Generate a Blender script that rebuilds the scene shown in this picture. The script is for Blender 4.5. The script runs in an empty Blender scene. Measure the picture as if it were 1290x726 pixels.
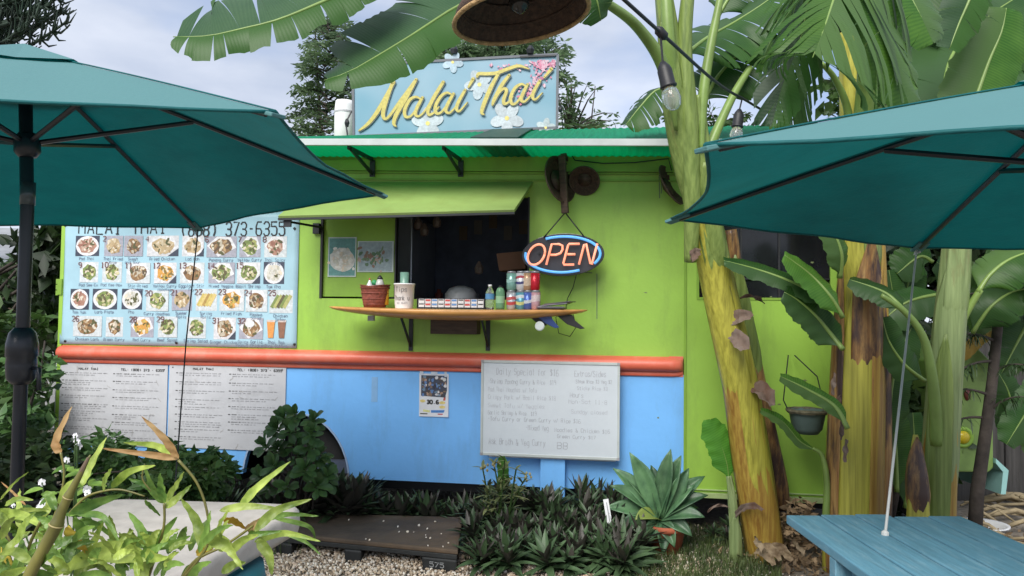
import bpy, math, random
import numpy as np
from mathutils import Vector, Matrix, noise as mnoise
R = math.radians
S = bpy.context.scene
COL = S.collection
rnd = random.Random(7)

# ---------------------------------------------------------------- camera
H0 = 1.38; FPX = 950.0; CX = 645.0; CY = 363.0
PITCH = math.atan(37/950.0); ROLL = .012
camd = bpy.data.cameras.new('camera'); cam = bpy.data.objects.new('camera', camd); COL.objects.link(cam)
camd.sensor_width = 36; camd.lens = 36*FPX/1290.0; camd.clip_end = 2000; camd.clip_start = .02
cam.matrix_world = Matrix.Translation((0, 0, H0)) @ Matrix.Rotation(math.pi/2+PITCH, 4, 'X') @ Matrix.Rotation(ROLL, 4, 'Z')
S.camera = cam
# ---------------------------------------------------------------- light
SUN_EL, SUN_AZ = R(42), R(-158)       # azimuth from +Y, clockwise: the sun is behind the viewer, to the left
w = bpy.data.worlds.new('World'); S.world = w; w.use_nodes = True
nt = w.node_tree; N = nt.nodes; LK = nt.links; N.clear()
out = N.new('ShaderNodeOutputWorld'); bg = N.new('ShaderNodeBackground'); bg.inputs[1].default_value = .1
sky = N.new('ShaderNodeTexSky'); sky.sky_type = 'NISHITA'; sky.sun_disc = False
sky.sun_elevation = SUN_EL; sky.sun_rotation = SUN_AZ
tc = N.new('ShaderNodeTexCoord'); mp = N.new('ShaderNodeMapping'); mp.inputs['Scale'].default_value = (1, 1, 2.6)
mp.inputs['Location'].default_value = (.35, .2, .1)
nz = N.new('ShaderNodeTexNoise'); nz.inputs['Scale'].default_value = 1.7; nz.inputs['Detail'].default_value = 7; nz.inputs['Roughness'].default_value = .5
rp = N.new('ShaderNodeValToRGB'); rp.color_ramp.elements[0].position = .30; rp.color_ramp.elements[1].position = .52
nz2 = N.new('ShaderNodeTexNoise'); nz2.inputs['Scale'].default_value = 2.6; nz2.inputs['Detail'].default_value = 8
cr = N.new('ShaderNodeValToRGB'); cr.color_ramp.elements[0].position = .3; cr.color_ramp.elements[1].position = .72
cr.color_ramp.elements[0].color = (2.9, 3.5, 4.7, 1); cr.color_ramp.elements[1].color = (7.2, 7.4, 8.0, 1)
mx = N.new('ShaderNodeMix'); mx.data_type = 'RGBA'
sm = N.new('ShaderNodeMix'); sm.data_type = 'RGBA'; sm.inputs['Factor'].default_value = .6
sm.inputs[7].default_value = (2.3, 3.4, 6.0, 1)
LK.new(tc.outputs['Generated'], mp.inputs[0]); LK.new(mp.outputs[0], nz.inputs['Vector']); LK.new(mp.outputs[0], nz2.inputs['Vector'])
LK.new(nz.outputs[0], rp.inputs[0]); LK.new(nz2.outputs[0], cr.inputs[0]); LK.new(sky.outputs[0], sm.inputs[6])
LK.new(sm.outputs[2], mx.inputs[6]); LK.new(cr.outputs[0], mx.inputs[7]); LK.new(rp.outputs[0], mx.inputs[0])
LK.new(mx.outputs[2], bg.inputs[0]); LK.new(bg.outputs[0], out.inputs[0])
sl = bpy.data.lights.new('sun', 'SUN'); so = bpy.data.objects.new('sun', sl); COL.objects.link(so)
sl.energy = 3.2; sl.angle = R(38); sl.color = (1, .96, .9)
sd = Vector((math.sin(SUN_AZ)*math.cos(SUN_EL), math.cos(SUN_AZ)*math.cos(SUN_EL), math.sin(SUN_EL)))
so.rotation_euler = sd.to_track_quat('Z', 'Y').to_euler(); so.location = sd*20
S.view_settings.view_transform = 'Standard'; S.view_settings.look = 'None'
S.view_settings.exposure = 0.62; S.view_settings.gamma = 1
S.cycles.max_bounces = 6; S.cycles.transparent_max_bounces = 6

# ---------------------------------------------------------------- places
CM = cam.matrix_world.to_3x3(); EYE = Vector((0, 0, H0))
def ray(px, py): return CM @ Vector(((px-CX)/FPX, -(py-CY)/FPX, -1))
def P(px, py, d):
    """the point of the place seen in direction (px, py), d metres in front"""
    r = ray(px, py); return EYE + r*(d/r.y)
def G(px, py, z=0.0):
    r = ray(px, py); return EYE + r*((z-H0)/r.z)
PHI = math.atan(.153); FO = Vector((0, 5.057, 0)); FN = Vector((-math.sin(PHI), -math.cos(PHI), 0))
FU = Vector((math.cos(PHI), -math.sin(PHI), 0)); FV = -FN
def U(px, py, off=0.0):
    """facade coordinates (along, into the wall, up) of a point off metres in front of the wall"""
    r = ray(px, py); t = ((FO-EYE).dot(FN)+off)/r.dot(FN); X = EYE+r*t-FO
    return Vector((X.dot(FU), -off, X.z))
def F2W(p): p = Vector(p); return FO+FU*p.x+FV*p.y+Vector((0, 0, p.z))

# ---------------------------------------------------------------- mesh helpers
class M:
    def __init__(s): s.v = []; s.f = []; s.uv = None; s.c = None; s.mi = []
    def add(s, vs, fs, col=None, mi=0):
        o = len(s.v); s.v += [tuple(v) for v in vs]; s.f += [tuple(i+o for i in f) for f in fs]
        s.mi += [mi]*len(fs)
        if col is not None:
            if s.c is None: s.c = {}
            for k in range(len(s.f)-len(fs), len(s.f)): s.c[k] = col
        return s
    def box(s, a, b, col=None, mi=0, tw=0):
        x0, x1 = sorted((a[0], b[0])); y0, y1 = sorted((a[1], b[1])); z0, z1 = sorted((a[2], b[2]))
        vs = [(x0, y0, z0), (x1, y0, z0), (x1, y1, z0), (x0, y1, z0), (x0+tw, y0+tw, z1), (x1-tw, y0+tw, z1), (x1-tw, y1-tw, z1), (x0+tw, y1-tw, z1)]
        return s.add(vs, [(0, 3, 2, 1), (4, 5, 6, 7), (0, 1, 5, 4), (1, 2, 6, 5), (2, 3, 7, 6), (3, 0, 4, 7)], col, mi)
    def obox(s, c, ax, ay, az, col=None, mi=0):
        c = Vector(c); vs = [c+ax*i+ay*j+az*k for k in (-1, 1) for (i, j) in ((-1, -1), (1, -1), (1, 1), (-1, 1))]
        return s.add(vs, [(0, 3, 2, 1), (4, 5, 6, 7), (0, 1, 5, 4), (1, 2, 6, 5), (2, 3, 7, 6), (3, 0, 4, 7)], col, mi)
    def beam(s, a, b, wd, th, up=(0, 0, 1)):
        a = Vector(a); b = Vector(b); t = (b-a); l = t.length; t.normalize(); x = t.cross(Vector(up)).normalized(); y = x.cross(t)
        return s.obox((a+b)/2, x*wd/2, y*th/2, t*l/2)
    def tube(s, pts, r, n=8, cap=True, col=None, flat=1.0, mi=0):
        pts = [Vector(p) for p in pts]; k = len(pts)
        rr = r if isinstance(r, (list, tuple)) else [r]*k
        prev = None; rings = []
        for i, p in enumerate(pts):
            t = (pts[min(i+1, k-1)]-pts[max(i-1, 0)]).normalized()
            if prev is None:
                x = t.cross(Vector((0, 0, 1)));
                if x.length < .05: x = t.cross(Vector((0, 1, 0)))
            else: x = prev - t*prev.dot(t)
            x.normalize(); prev = x; y = t.cross(x)
            rings.append([p+(x*math.cos(a)+y*math.sin(a)*flat)*rr[i] for a in (2*math.pi*j/n for j in range(n))])
        vs = [q for g in rings for q in g]
        fs = [(i*n+j, i*n+(j+1) % n, (i+1)*n+(j+1) % n, (i+1)*n+j) for i in range(k-1) for j in range(n)]
        if cap: fs += [tuple(range(n-1, -1, -1)), tuple(range((k-1)*n, k*n))]
        return s.add(vs, fs, col, mi)
    def lathe(s, c, prof, n=24, ax=None, col=None, cap=True, mi=0, flat=1):
        """prof: (radius, height) from bottom to top"""
        c = Vector(c); az = Vector(ax).normalized() if ax is not None else Vector((0, 0, 1))
        x = az.cross(Vector((0, 1, 0)));
        if x.length < .05: x = az.cross(Vector((1, 0, 0)))
        x.normalize(); y = az.cross(x); k = len(prof)
        vs = [c+az*h+(x*math.cos(a)+y*math.sin(a)*flat)*r for (r, h) in prof for a in (2*math.pi*j/n for j in range(n))]
        fs = [(i*n+j, i*n+(j+1) % n, (i+1)*n+(j+1) % n, (i+1)*n+j) for i in range(k-1) for j in range(n)]
        if cap: fs += [tuple(range(n-1, -1, -1)), tuple(range((k-1)*n, k*n))]
        return s.add(vs, fs, col, mi)
    def prism(s, poly, d0, d1, mapf, col=None):
        """poly in 2-D, mapf(a, b, depth) -> point"""
        n = len(poly); vs = [mapf(a, b, d0) for a, b in poly]+[mapf(a, b, d1) for a, b in poly]
        return s.add(vs, [tuple(range(n)), tuple(range(2*n-1, n-1, -1))]+[(i, i+n, (i+1) % n+n, (i+1) % n) for i in range(n)], col)
    def stroke(s, pts, wd, mapf, d=0.0, col=None):
        """a flat brush line in 2-D, wd a width or one per point"""
        k = len(pts); ws = wd if isinstance(wd, (list, tuple)) else [wd]*k; vs = []
        for i, p in enumerate(pts):
            a = pts[max(i-1, 0)]; b = pts[min(i+1, k-1)]; dx, dy = b[0]-a[0], b[1]-a[1]; l = math.hypot(dx, dy) or 1
            nx, ny = -dy/l*ws[i]/2, dx/l*ws[i]/2
            vs += [mapf(p[0]+nx, p[1]+ny, d), mapf(p[0]-nx, p[1]-ny, d)]
        return s.add(vs, [(2*i, 2*i+1, 2*i+3, 2*i+2) for i in range(k-1)], col)
    def disc(s, cx, cy, rx, ry, mapf, d=0.0, n=12, col=None, jit=0, rot=0):
        vs = []
        for j in range(n):
            a = 2*math.pi*j/n; q = 1+jit*(rnd.random()*2-1)
            x, y = rx*q*math.cos(a), ry*q*math.sin(a)
            vs.append(mapf(cx+x*math.cos(rot)-y*math.sin(rot), cy+x*math.sin(rot)+y*math.cos(rot), d))
        return s.add(vs, [tuple(range(n))], col)

def meshdata(name, m, mat, org=Vector((0, 0, 0)), smooth=False):
    me = bpy.data.meshes.new(name); ox, oy, oz = org
    me.from_pydata([(v[0]-ox, v[1]-oy, v[2]-oz) for v in m.v], [], m.f)
    for k in (mat if isinstance(mat, (list, tuple)) else [mat]): me.materials.append(k)
    if isinstance(mat, (list, tuple)): me.polygons.foreach_set('material_index', m.mi)
    if m.uv is not None:
        ul = me.uv_layers.new(name='UVMap'); li = np.empty(len(me.loops), dtype=np.int32); me.loops.foreach_get('vertex_index', li)
        ul.data.foreach_set('uv', np.array(m.uv, dtype=np.float32)[li].ravel())
    if m.c is not None:
        ca = me.color_attributes.new('Col', 'FLOAT_COLOR', 'CORNER'); arr = np.ones((len(me.loops), 4), dtype=np.float32)
        for p in me.polygons: arr[p.loop_start:p.loop_start+p.loop_total, :3] = m.c.get(p.index, (1, 1, 1))
        ca.data.foreach_set('color', arr.ravel())
    if smooth: me.polygons.foreach_set('use_smooth', [True]*len(me.polygons))
    me.update(); return me
SP = {}
def reg(o, org, sp): SP[o.name] = (Vector(org), sp)
def tag(o, label=None, cat=None, group=None, kind=None):
    if label: o['label'] = label
    if cat: o['category'] = cat
    if group: o['group'] = group
    if kind: o['kind'] = kind
    return o
def place(o, org, sp):
    if sp == 'F': o.location = F2W(org); o.rotation_euler = (0, 0, -PHI)
    else: o.location = org
def thing(name, label, cat, org=(0, 0, 0), sp='W', group=None):
    o = bpy.data.objects.new(name, None); COL.objects.link(o); o.empty_display_size = .1
    place(o, Vector(org), sp); reg(o, org, sp); return tag(o, label, cat, group)
def part(name, m, mat, parent, smooth=False, label=None, bevel=0, solid=0, kind=None):
    org, sp = SP[parent.name]
    o = bpy.data.objects.new(name, meshdata(name, m, mat, org, smooth)); COL.objects.link(o); o.parent = parent
    SP[o.name] = (org, sp); mods(o, bevel, solid)
    return tag(o, label, kind=kind)
def mods(o, bevel, solid):
    if solid: md = o.modifiers.new('Solid', 'SOLIDIFY'); md.thickness = solid; md.offset = 0
    if bevel: md = o.modifiers.new('Bevel', 'BEVEL'); md.width = bevel; md.segments = 2; md.limit_method = 'ANGLE'; md.angle_limit = R(40)
def solo(name, m, mat, label, cat, org=(0, 0, 0), sp='W', group=None, smooth=False, bevel=0, solid=0, kind=None):
    o = bpy.data.objects.new(name, meshdata(name, m, mat, Vector(org), smooth)); COL.objects.link(o)
    place(o, Vector(org), sp); reg(o, org, sp); mods(o, bevel, solid); return tag(o, label, cat, group, kind)
def setting(name, m, mat, smooth=False, kind='structure', label=None):
    o = bpy.data.objects.new(name, meshdata(name, m, mat, Vector((0, 0, 0)), smooth)); COL.objects.link(o); return tag(o, label, kind=kind)
def dup(root, loc, rotz=0, label=None, scale=1, group=None):
    r = root.copy(); COL.objects.link(r); r.location = loc; r.rotation_euler = (0, 0, rotz); r.scale = (scale,)*3
    if label: r['label'] = label
    if group: r['group'] = group
    for ch in list(root.children):
        c = ch.copy(); COL.objects.link(c); c.parent = r
        for g in list(ch.children):
            d = g.copy(); COL.objects.link(d); d.parent = c
    return r
def fmap(off0=0.0):
    return lambda px, py, d: U(px, py, off0+d)

# ---------------------------------------------------------------- materials
def lin(r, g, b, k=1.0):
    f = lambda x: (x/255/12.92 if x <= 10 else ((x/255+.055)/1.055)**2.4)
    return (f(r)*k, f(g)*k, f(b)*k)
def mat(name, col, rough=.5, var=.12, scale=6, col2=None, bump=0, bscale=50, trans=0, metal=0, spec=.5, dirt=None, dscale=2.2, damt=.5, dstretch=(1, 1, 1),
        emis=0, attr=False, stretch=(1, 1, 1), back=None, glass=0, tcol=None, uv=False, objrand=0, detail=5):
    m = bpy.data.materials.new(name); m.use_nodes = True; t = m.node_tree; n = t.nodes; l = t.links; n.clear()
    o = n.new('ShaderNodeOutputMaterial'); b = n.new('ShaderNodeBsdfPrincipled')
    tc = n.new('ShaderNodeTexCoord'); mp = n.new('ShaderNodeMapping'); mp.inputs['Scale'].default_value = stretch
    l.new(tc.outputs['UV' if uv else 'Object'], mp.inputs[0])
    nz = n.new('ShaderNodeTexNoise'); nz.inputs['Scale'].default_value = scale; nz.inputs['Detail'].default_value = detail; nz.inputs['Roughness'].default_value = .6
    l.new(mp.outputs[0], nz.inputs['Vector'])
    rp = n.new('ShaderNodeValToRGB'); rp.color_ramp.elements[0].position = .32; rp.color_ramp.elements[1].position = .68
    c0 = [max(0, x*(1-var)) for x in col]; c1 = [x*(1+var) for x in col] if col2 is None else list(col2)
    rp.color_ramp.elements[0].color = (*c0, 1); rp.color_ramp.elements[1].color = (*c1, 1)
    l.new(nz.outputs[0], rp.inputs[0]); cur = rp.outputs[0]
    def mixn(f, a, bb, mode='MIX'):
        k = n.new('ShaderNodeMix'); k.data_type = 'RGBA'; k.blend_type = mode
        for sock, v in ((0, f), (6, a), (7, bb)):
            if hasattr(v, 'links') or hasattr(v, 'is_linked'): l.new(v, k.inputs[sock])
            else: k.inputs[sock].default_value = v if sock == 0 else (*v[:3], 1)
        return k.outputs[2]
    if attr:
        a = n.new('ShaderNodeVertexColor'); a.layer_name = 'Col'; cur = mixn(1.0, cur, a.outputs[0], 'MULTIPLY')
    if objrand:
        oi = n.new('ShaderNodeObjectInfo'); mr = n.new('ShaderNodeMapRange'); mr.inputs[3].default_value = 1-objrand; mr.inputs[4].default_value = 1+objrand
        l.new(oi.outputs['Random'], mr.inputs[0]); hs = n.new('ShaderNodeHueSaturation'); l.new(mr.outputs[0], hs.inputs['Value']); l.new(cur, hs.inputs['Color']); cur = hs.outputs[0]
    if dirt:
        dn = n.new('ShaderNodeTexNoise'); dn.inputs['Scale'].default_value = dscale; dn.inputs['Detail'].default_value = 9; dn.inputs['Roughness'].default_value = .72
        dm = n.new('ShaderNodeMapping'); dm.inputs['Scale'].default_value = dstretch; l.new(tc.outputs['Object'], dm.inputs[0]); l.new(dm.outputs[0], dn.inputs['Vector'])
        dr = n.new('ShaderNodeMapRange'); dr.inputs[1].default_value = .5; dr.inputs[2].default_value = .72; dr.inputs[3].default_value = 0; dr.inputs[4].default_value = damt
        l.new(dn.outputs[0], dr.inputs[0]); cur = mixn(dr.outputs[0], cur, dirt)
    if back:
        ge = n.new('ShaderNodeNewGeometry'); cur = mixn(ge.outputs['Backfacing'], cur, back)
    l.new(cur, b.inputs['Base Color']); b.inputs['Roughness'].default_value = rough; b.inputs['Metallic'].default_value = metal
    b.inputs['Specular IOR Level'].default_value = spec
    if glass: b.inputs['Transmission Weight'].default_value = glass; b.inputs['IOR'].default_value = 1.3
    if emis: l.new(cur, b.inputs['Emission Color']); b.inputs['Emission Strength'].default_value = emis
    if bump:
        bn = n.new('ShaderNodeTexNoise'); bn.inputs['Scale'].default_value = bscale; bn.inputs['Detail'].default_value = 4; l.new(mp.outputs[0], bn.inputs['Vector'])
        bp = n.new('ShaderNodeBump'); bp.inputs['Strength'].default_value = bump; bp.inputs['Distance'].default_value = .01
        l.new(bn.outputs[0], bp.inputs['Height']); l.new(bp.outputs[0], b.inputs['Normal'])
    sh = b.outputs[0]
    if trans:
        tr = n.new('ShaderNodeBsdfTranslucent'); ms = n.new('ShaderNodeMixShader'); ms.inputs[0].default_value = trans
        if tcol: tr.inputs[0].default_value = (*tcol, 1)
        else: l.new(cur, tr.inputs[0])
        l.new(sh, ms.inputs[1]); l.new(tr.outputs[0], ms.inputs[2]); sh = ms.outputs[0]
    l.new(sh, o.inputs[0]); return m

def leafmat(name, col, col2, veins=90, rough=.42, trans=.3, spot=None, back=None):
    """leaf with side veins running across: UV x along the rib, y outward"""
    m = bpy.data.materials.new(name); m.use_nodes = True; t = m.node_tree; n = t.nodes; l = t.links; n.clear()
    o = n.new('ShaderNodeOutputMaterial'); b = n.new('ShaderNodeBsdfPrincipled'); tc = n.new('ShaderNodeTexCoord')
    wv = n.new('ShaderNodeTexWave'); wv.inputs['Scale'].default_value = veins/6.3; wv.inputs['Distortion'].default_value = .6; wv.inputs['Detail'].default_value = 2
    mp = n.new('ShaderNodeMapping'); mp.inputs['Scale'].default_value = (1, .12, 1)
    l.new(tc.outputs['UV'], mp.inputs[0]); l.new(mp.outputs[0], wv.inputs['Vector'])
    nz = n.new('ShaderNodeTexNoise'); nz.inputs['Scale'].default_value = 5; nz.inputs['Detail'].default_value = 6; l.new(tc.outputs['Object'], nz.inputs['Vector'])
    ad = n.new('ShaderNodeMath'); ad.operation = 'MULTIPLY_ADD'; ad.inputs[1].default_value = .16; l.new(wv.outputs['Fac'], ad.inputs[0]); l.new(nz.outputs[0], ad.inputs[2])
    rp = n.new('ShaderNodeValToRGB'); e = rp.color_ramp.elements; e[0].position = .4; e[1].position = .95
    e[0].color = (*col, 1); e[1].color = (*col2, 1); l.new(ad.outputs[0], rp.inputs[0]); cur = rp.outputs[0]
    oi = n.new('ShaderNodeObjectInfo'); mr = n.new('ShaderNodeMapRange'); mr.inputs[3].default_value = .75; mr.inputs[4].default_value = 1.25
    l.new(oi.outputs['Random'], mr.inputs[0]); hs = n.new('ShaderNodeHueSaturation'); l.new(mr.outputs[0], hs.inputs['Value']); l.new(cur, hs.inputs['Color']); cur = hs.outputs[0]
    if back:
        ge = n.new('ShaderNodeNewGeometry'); k = n.new('ShaderNodeMix'); k.data_type = 'RGBA'; l.new(ge.outputs['Backfacing'], k.inputs[0]); l.new(cur, k.inputs[6]); k.inputs[7].default_value = (*back, 1); cur = k.outputs[2]
    if spot:
        sn = n.new('ShaderNodeTexNoise'); sn.inputs['Scale'].default_value = 9; sn.inputs['Detail'].default_value = 8; sn.inputs['Roughness'].default_value = .8; l.new(tc.outputs['Object'], sn.inputs['Vector'])
        sr = n.new('ShaderNodeMapRange'); sr.inputs[1].default_value = .6; sr.inputs[2].default_value = .68; l.new(sn.outputs[0], sr.inputs[0])
        k = n.new('ShaderNodeMix'); k.data_type = 'RGBA'; l.new(sr.outputs[0], k.inputs[0]); l.new(cur, k.inputs[6]); k.inputs[7].default_value = (*spot, 1); cur = k.outputs[2]
    l.new(cur, b.inputs['Base Color']); b.inputs['Roughness'].default_value = rough; b.inputs['Specular IOR Level'].default_value = .3
    bp = n.new('ShaderNodeBump'); bp.inputs['Strength'].default_value = .12; bp.inputs['Distance'].default_value = .002
    l.new(wv.outputs['Fac'], bp.inputs['Height']); l.new(bp.outputs[0], b.inputs['Normal'])
    tr = n.new('ShaderNodeBsdfTranslucent'); ms = n.new('ShaderNodeMixShader'); ms.inputs[0].default_value = trans
    l.new(cur, tr.inputs[0]); l.new(b.outputs[0], ms.inputs[1]); l.new(tr.outputs[0], ms.inputs[2]); l.new(ms.outputs[0], o.inputs[0])
    return m

GREEN = mat('green_paint', (.285, .49, .065), .45, .07, 2.5, bump=.12, bscale=30, dirt=(.13, .2, .05), dscale=2.6, damt=.45, dstretch=(1.6, 1, .45))
GREEN2 = mat('green_paint_dull', (.20, .36, .035), .5, .1, 3, bump=.1, bscale=30, dirt=(.1, .15, .04), damt=.4)
AWN = mat('awning_paint', (.245, .345, .10), .5, .08, 3, dirt=(.20, .24, .06), dscale=3, damt=.6, bump=.1, stretch=(1, 1, 4))
BLUE = mat('blue_paint', (.175, .46, .88), .45, .05, 2.5, bump=.12, bscale=26, dirt=(.13, .27, .47), dscale=2.6, damt=.45, dstretch=(1.6, 1, .45))
ORANGE = mat('orange_paint', (.66, .13, .075), .42, .1, 5, bump=.15, bscale=24, dirt=(.5, .26, .2), dscale=5, damt=.5)
BLACK = mat('black_paint', (.012, .012, .014), .5, .2)
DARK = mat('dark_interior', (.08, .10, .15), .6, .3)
METALD = mat('dark_metal', (.03, .032, .035), .45, .25, metal=.4)
GREYM = mat('grey_metal', (.30, .31, .33), .4, .12, metal=.5)
WHITE = mat('white_paint', (.74, .75, .76), .45, .06, 4, dirt=(.42, .42, .40), damt=.4)
WHITEP = mat('white_plastic', (.80, .80, .80), .35, .04)
WBOARD = mat('whiteboard_surface', (.56, .61, .65), .25, .03, 3, dirt=(.49, .55, .60), dscale=1.4, damt=.5)
MENUP = mat('menu_sheet', (.50, .51, .535), .45, .07, 4, dirt=(.33, .33, .34), dscale=3.2, damt=.75)
BANNER = mat('banner_vinyl', (.34, .53, .62), .4, .1, 3, bump=.15, bscale=5)
PRINT = mat('printed_colours', (1, 1, 1), .45, .18, 60, attr=True)
PRINTF = mat('food_print', (.93, .93, .93), .45, .16, 45, attr=True, detail=3)
TEALF = mat('umbrella_fabric', (.006, .125, .13), .65, .24, 5, stretch=(1, 1, 3), bump=.22, bscale=60, trans=.25, tcol=(.0, .165, .16), spec=.4, back=(.11, .265, .27))  # back: wet sky glare on the upper side, painted in as paler teal
CORR = mat('corrugated_plastic', (.008, .30, .17), .6, .25, 14, trans=.55, stretch=(6, .3, 1), tcol=(.0, .62, .35))
ALU = mat('white_aluminium', (.46, .50, .49), .4, .08, 6, dirt=(.35, .4, .36))
POLE = mat('black_blue_pole', (.012, .016, .024), .32, .25)
WOODB = mat('surfboard_wood', (.60, .30, .09), .35, .22, 5, stretch=(.6, 8, 8), dirt=(.3, .12, .03), dscale=4)
WOODD = mat('dark_wood', (.07, .045, .03), .7, .35, 9, stretch=(1, 1, 6), bump=.3)
BROWNW = mat('woven_brown', (.055, .03, .018), .8, .5, 60, bump=.6, bscale=140)
TANW = mat('woven_tan', (.36, .23, .10), .8, .35, 60, bump=.6, bscale=140)
BASK = mat('wicker', (.22, .06, .04), .6, .35, 50, bump=.3)
TBLUE = mat('table_blue', (.10, .245, .33), .55, .16, 5, stretch=(12, 1, 1), bump=.3, bscale=9, dirt=(.26, .40, .46), dscale=9, damt=.5, dstretch=(6, 1, 3))
CREAM = mat('cream_cloth', (.52, .48, .44), .8, .14, 9, bump=.5, bscale=14, dirt=(.32, .30, .26), dscale=5, damt=.6)
TEALP = mat('teal_plastic', (.01, .10, .13), .45, .1)
RUBBER = mat('rubber', (.02, .02, .02), .8, .3)
PALLET = mat('pallet_plastic', (.020, .022, .022), .6, .3, 10)
PALTOP = mat('pallet_deck', (.085, .060, .040), .75, .35, 5, bump=.4, bscale=30, dirt=(.17, .11, .06), dscale=3, damt=.6)
TERRA = mat('terracotta', (.38, .10, .045), .8, .15)
SOIL = mat('soil', (.05, .035, .025), .95, .5, 14, bump=.5, dirt=(.16, .13, .10), dscale=7)
GRAVB = mat('gravel_ground', (.22, .19, .155), .95, .4, 40, bump=.6, bscale=60, dirt=(.07, .055, .04), dscale=1.2, damt=.6)
PEB = mat('pebble', (1, 1, 1), .8, .12, 30, attr=True)
BARK = mat('bark', (.05, .04, .033), .9, .4, 12, bump=.7, bscale=30)
DRY = mat('dry_leaf', (.22, .14, .07), .8, .4, 20, col2=(.42, .32, .2), trans=.15)
HUSK = mat('dry_sheath', (.34, .27, .22), .85, .4, 9, col2=(.10, .05, .03), stretch=(1, 1, .3), bump=.4)
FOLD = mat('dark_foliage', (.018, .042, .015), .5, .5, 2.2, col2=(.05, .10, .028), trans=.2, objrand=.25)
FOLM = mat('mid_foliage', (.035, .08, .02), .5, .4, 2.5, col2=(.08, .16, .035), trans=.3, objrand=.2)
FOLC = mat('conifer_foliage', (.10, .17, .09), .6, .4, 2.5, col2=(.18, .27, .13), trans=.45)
OYS = mat('oyster_leaf', (.028, .065, .026), .5, .5, 6, col2=(.075, .13, .055), back=(.06, .055, .045), objrand=.3, spec=.5)
BUSH = mat('bush_leaf', (.05, .125, .035), .42, .3, 8, col2=(.10, .20, .055), trans=.2, objrand=.3)
AGA = mat('agave_leaf', (.04, .11, .055), .42, .3, 9, col2=(.11, .22, .10), objrand=.3)
YLW = mat('bamboo_leaf', (.20, .36, .035), .42, .5, 22, col2=(.52, .64, .14), trans=.4, objrand=.22)
YLW2 = mat('bamboo_leaf_yellow', (.62, .36, .03), .5, .3, 12, col2=(.75, .6, .1), trans=.35)
ORL = mat('bamboo_leaf_dried', (.50, .25, .08), .6, .35, 14, col2=(.62, .45, .22), trans=.3)
DGL = mat('bamboo_leaf_green', (.08, .20, .035), .4, .35, 22, col2=(.26, .42, .08), trans=.35, objrand=.2)
CANE = mat('bamboo_cane', (.085, .085, .022), .4, .35, 8, col2=(.26, .24, .06), stretch=(1, 1, .4))
GRASS = mat('grass_blade', (.06, .11, .03), .6, .4, 5, col2=(.15, .2, .06), trans=.25)
PETAL = mat('white_petal', (.85, .85, .88), .6, .03, trans=.3)
BANL = leafmat('banana_leaf', (.038, .12, .018), (.115, .24, .035), back=(.095, .18, .05), trans=.42)
BANS = leafmat('young_leaf', (.05, .17, .02), (.11, .30, .035), trans=.3)
BAND = leafmat('banana_leaf_dark', (.022, .075, .015), (.065, .15, .03), back=(.05, .11, .035), trans=.35)
BANY = leafmat('banana_leaf_light', (.06, .18, .025), (.14, .30, .045), trans=.4)
BANG = leafmat('banana_leaf_grey', (.032, .08, .032), (.058, .115, .048), back=(.045, .12, .022), trans=.35)
RIB = mat('banana_rib', (.17, .26, .06), .4, .15, 8)
NEONO = mat('neon_orange', (.95, .33, .20), .3, .03, emis=.55)
NEONB = mat('neon_blue', (.10, .36, .80), .3, .03, emis=.5)
GLASS = mat('bulb_glass', (.9, .92, .92), .05, .02, glass=.9)
PETG = mat('bottle_clear', (.75, .8, .85), .08, .02, glass=.85)
FENCE = mat('weathered_boards', (.06, .057, .054), .9, .4, 4, stretch=(8, 8, .5), bump=.4)
def trunkmat(name, base, c2, brown, lo, hi, bz=1.0):
    """banana stem: long streaks, and brown old sheaths between two heights"""
    m = mat(name, base, .42, .3, 3.5, col2=c2, stretch=(16, 16, .5), bump=.15, bscale=4)
    t = m.node_tree; n = t.nodes; l = t.links; b = [x for x in n if x.type == 'BSDF_PRINCIPLED'][0]
    src = b.inputs['Base Color'].links[0].from_socket; tc = [x for x in n if x.type == 'TEX_COORD'][0]
    mp = n.new('ShaderNodeMapping'); mp.inputs['Scale'].default_value = (4.5, 4.5, .9); l.new(tc.outputs['Object'], mp.inputs[0])
    nz = n.new('ShaderNodeTexNoise'); nz.inputs['Scale'].default_value = 2.2; nz.inputs['Detail'].default_value = 7; nz.inputs['Roughness'].default_value = .68; l.new(mp.outputs[0], nz.inputs['Vector'])
    r = n.new('ShaderNodeMapRange'); r.inputs[1].default_value = lo; r.inputs[2].default_value = hi; l.new(nz.outputs[0], r.inputs[0])
    k = n.new('ShaderNodeMix'); k.data_type = 'RGBA'; l.new(r.outputs[0], k.inputs[0]); l.new(src, k.inputs[6]); k.inputs[7].default_value = (*brown, 1)
    l.new(k.outputs[2], b.inputs['Base Color']); return m
TRY = trunkmat('stem_yellow', (.34, .32, .04), (.50, .47, .07), (.30, .17, .05), .66, .82)
TRO = trunkmat('stem_ochre', (.34, .17, .03), (.46, .32, .06), (.18, .075, .03), .56, .70)
TRG = trunkmat('stem_green', (.16, .24, .05), (.24, .32, .085), (.22, .15, .05), .60, .75)
TRP = trunkmat('stem_pale', (.20, .28, .10), (.27, .35, .145), (.17, .16, .06), .58, .72)
SHB = trunkmat('sheath_brown', (.30, .13, .035), (.42, .26, .09), (.055, .03, .025), .44, .58)

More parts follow.
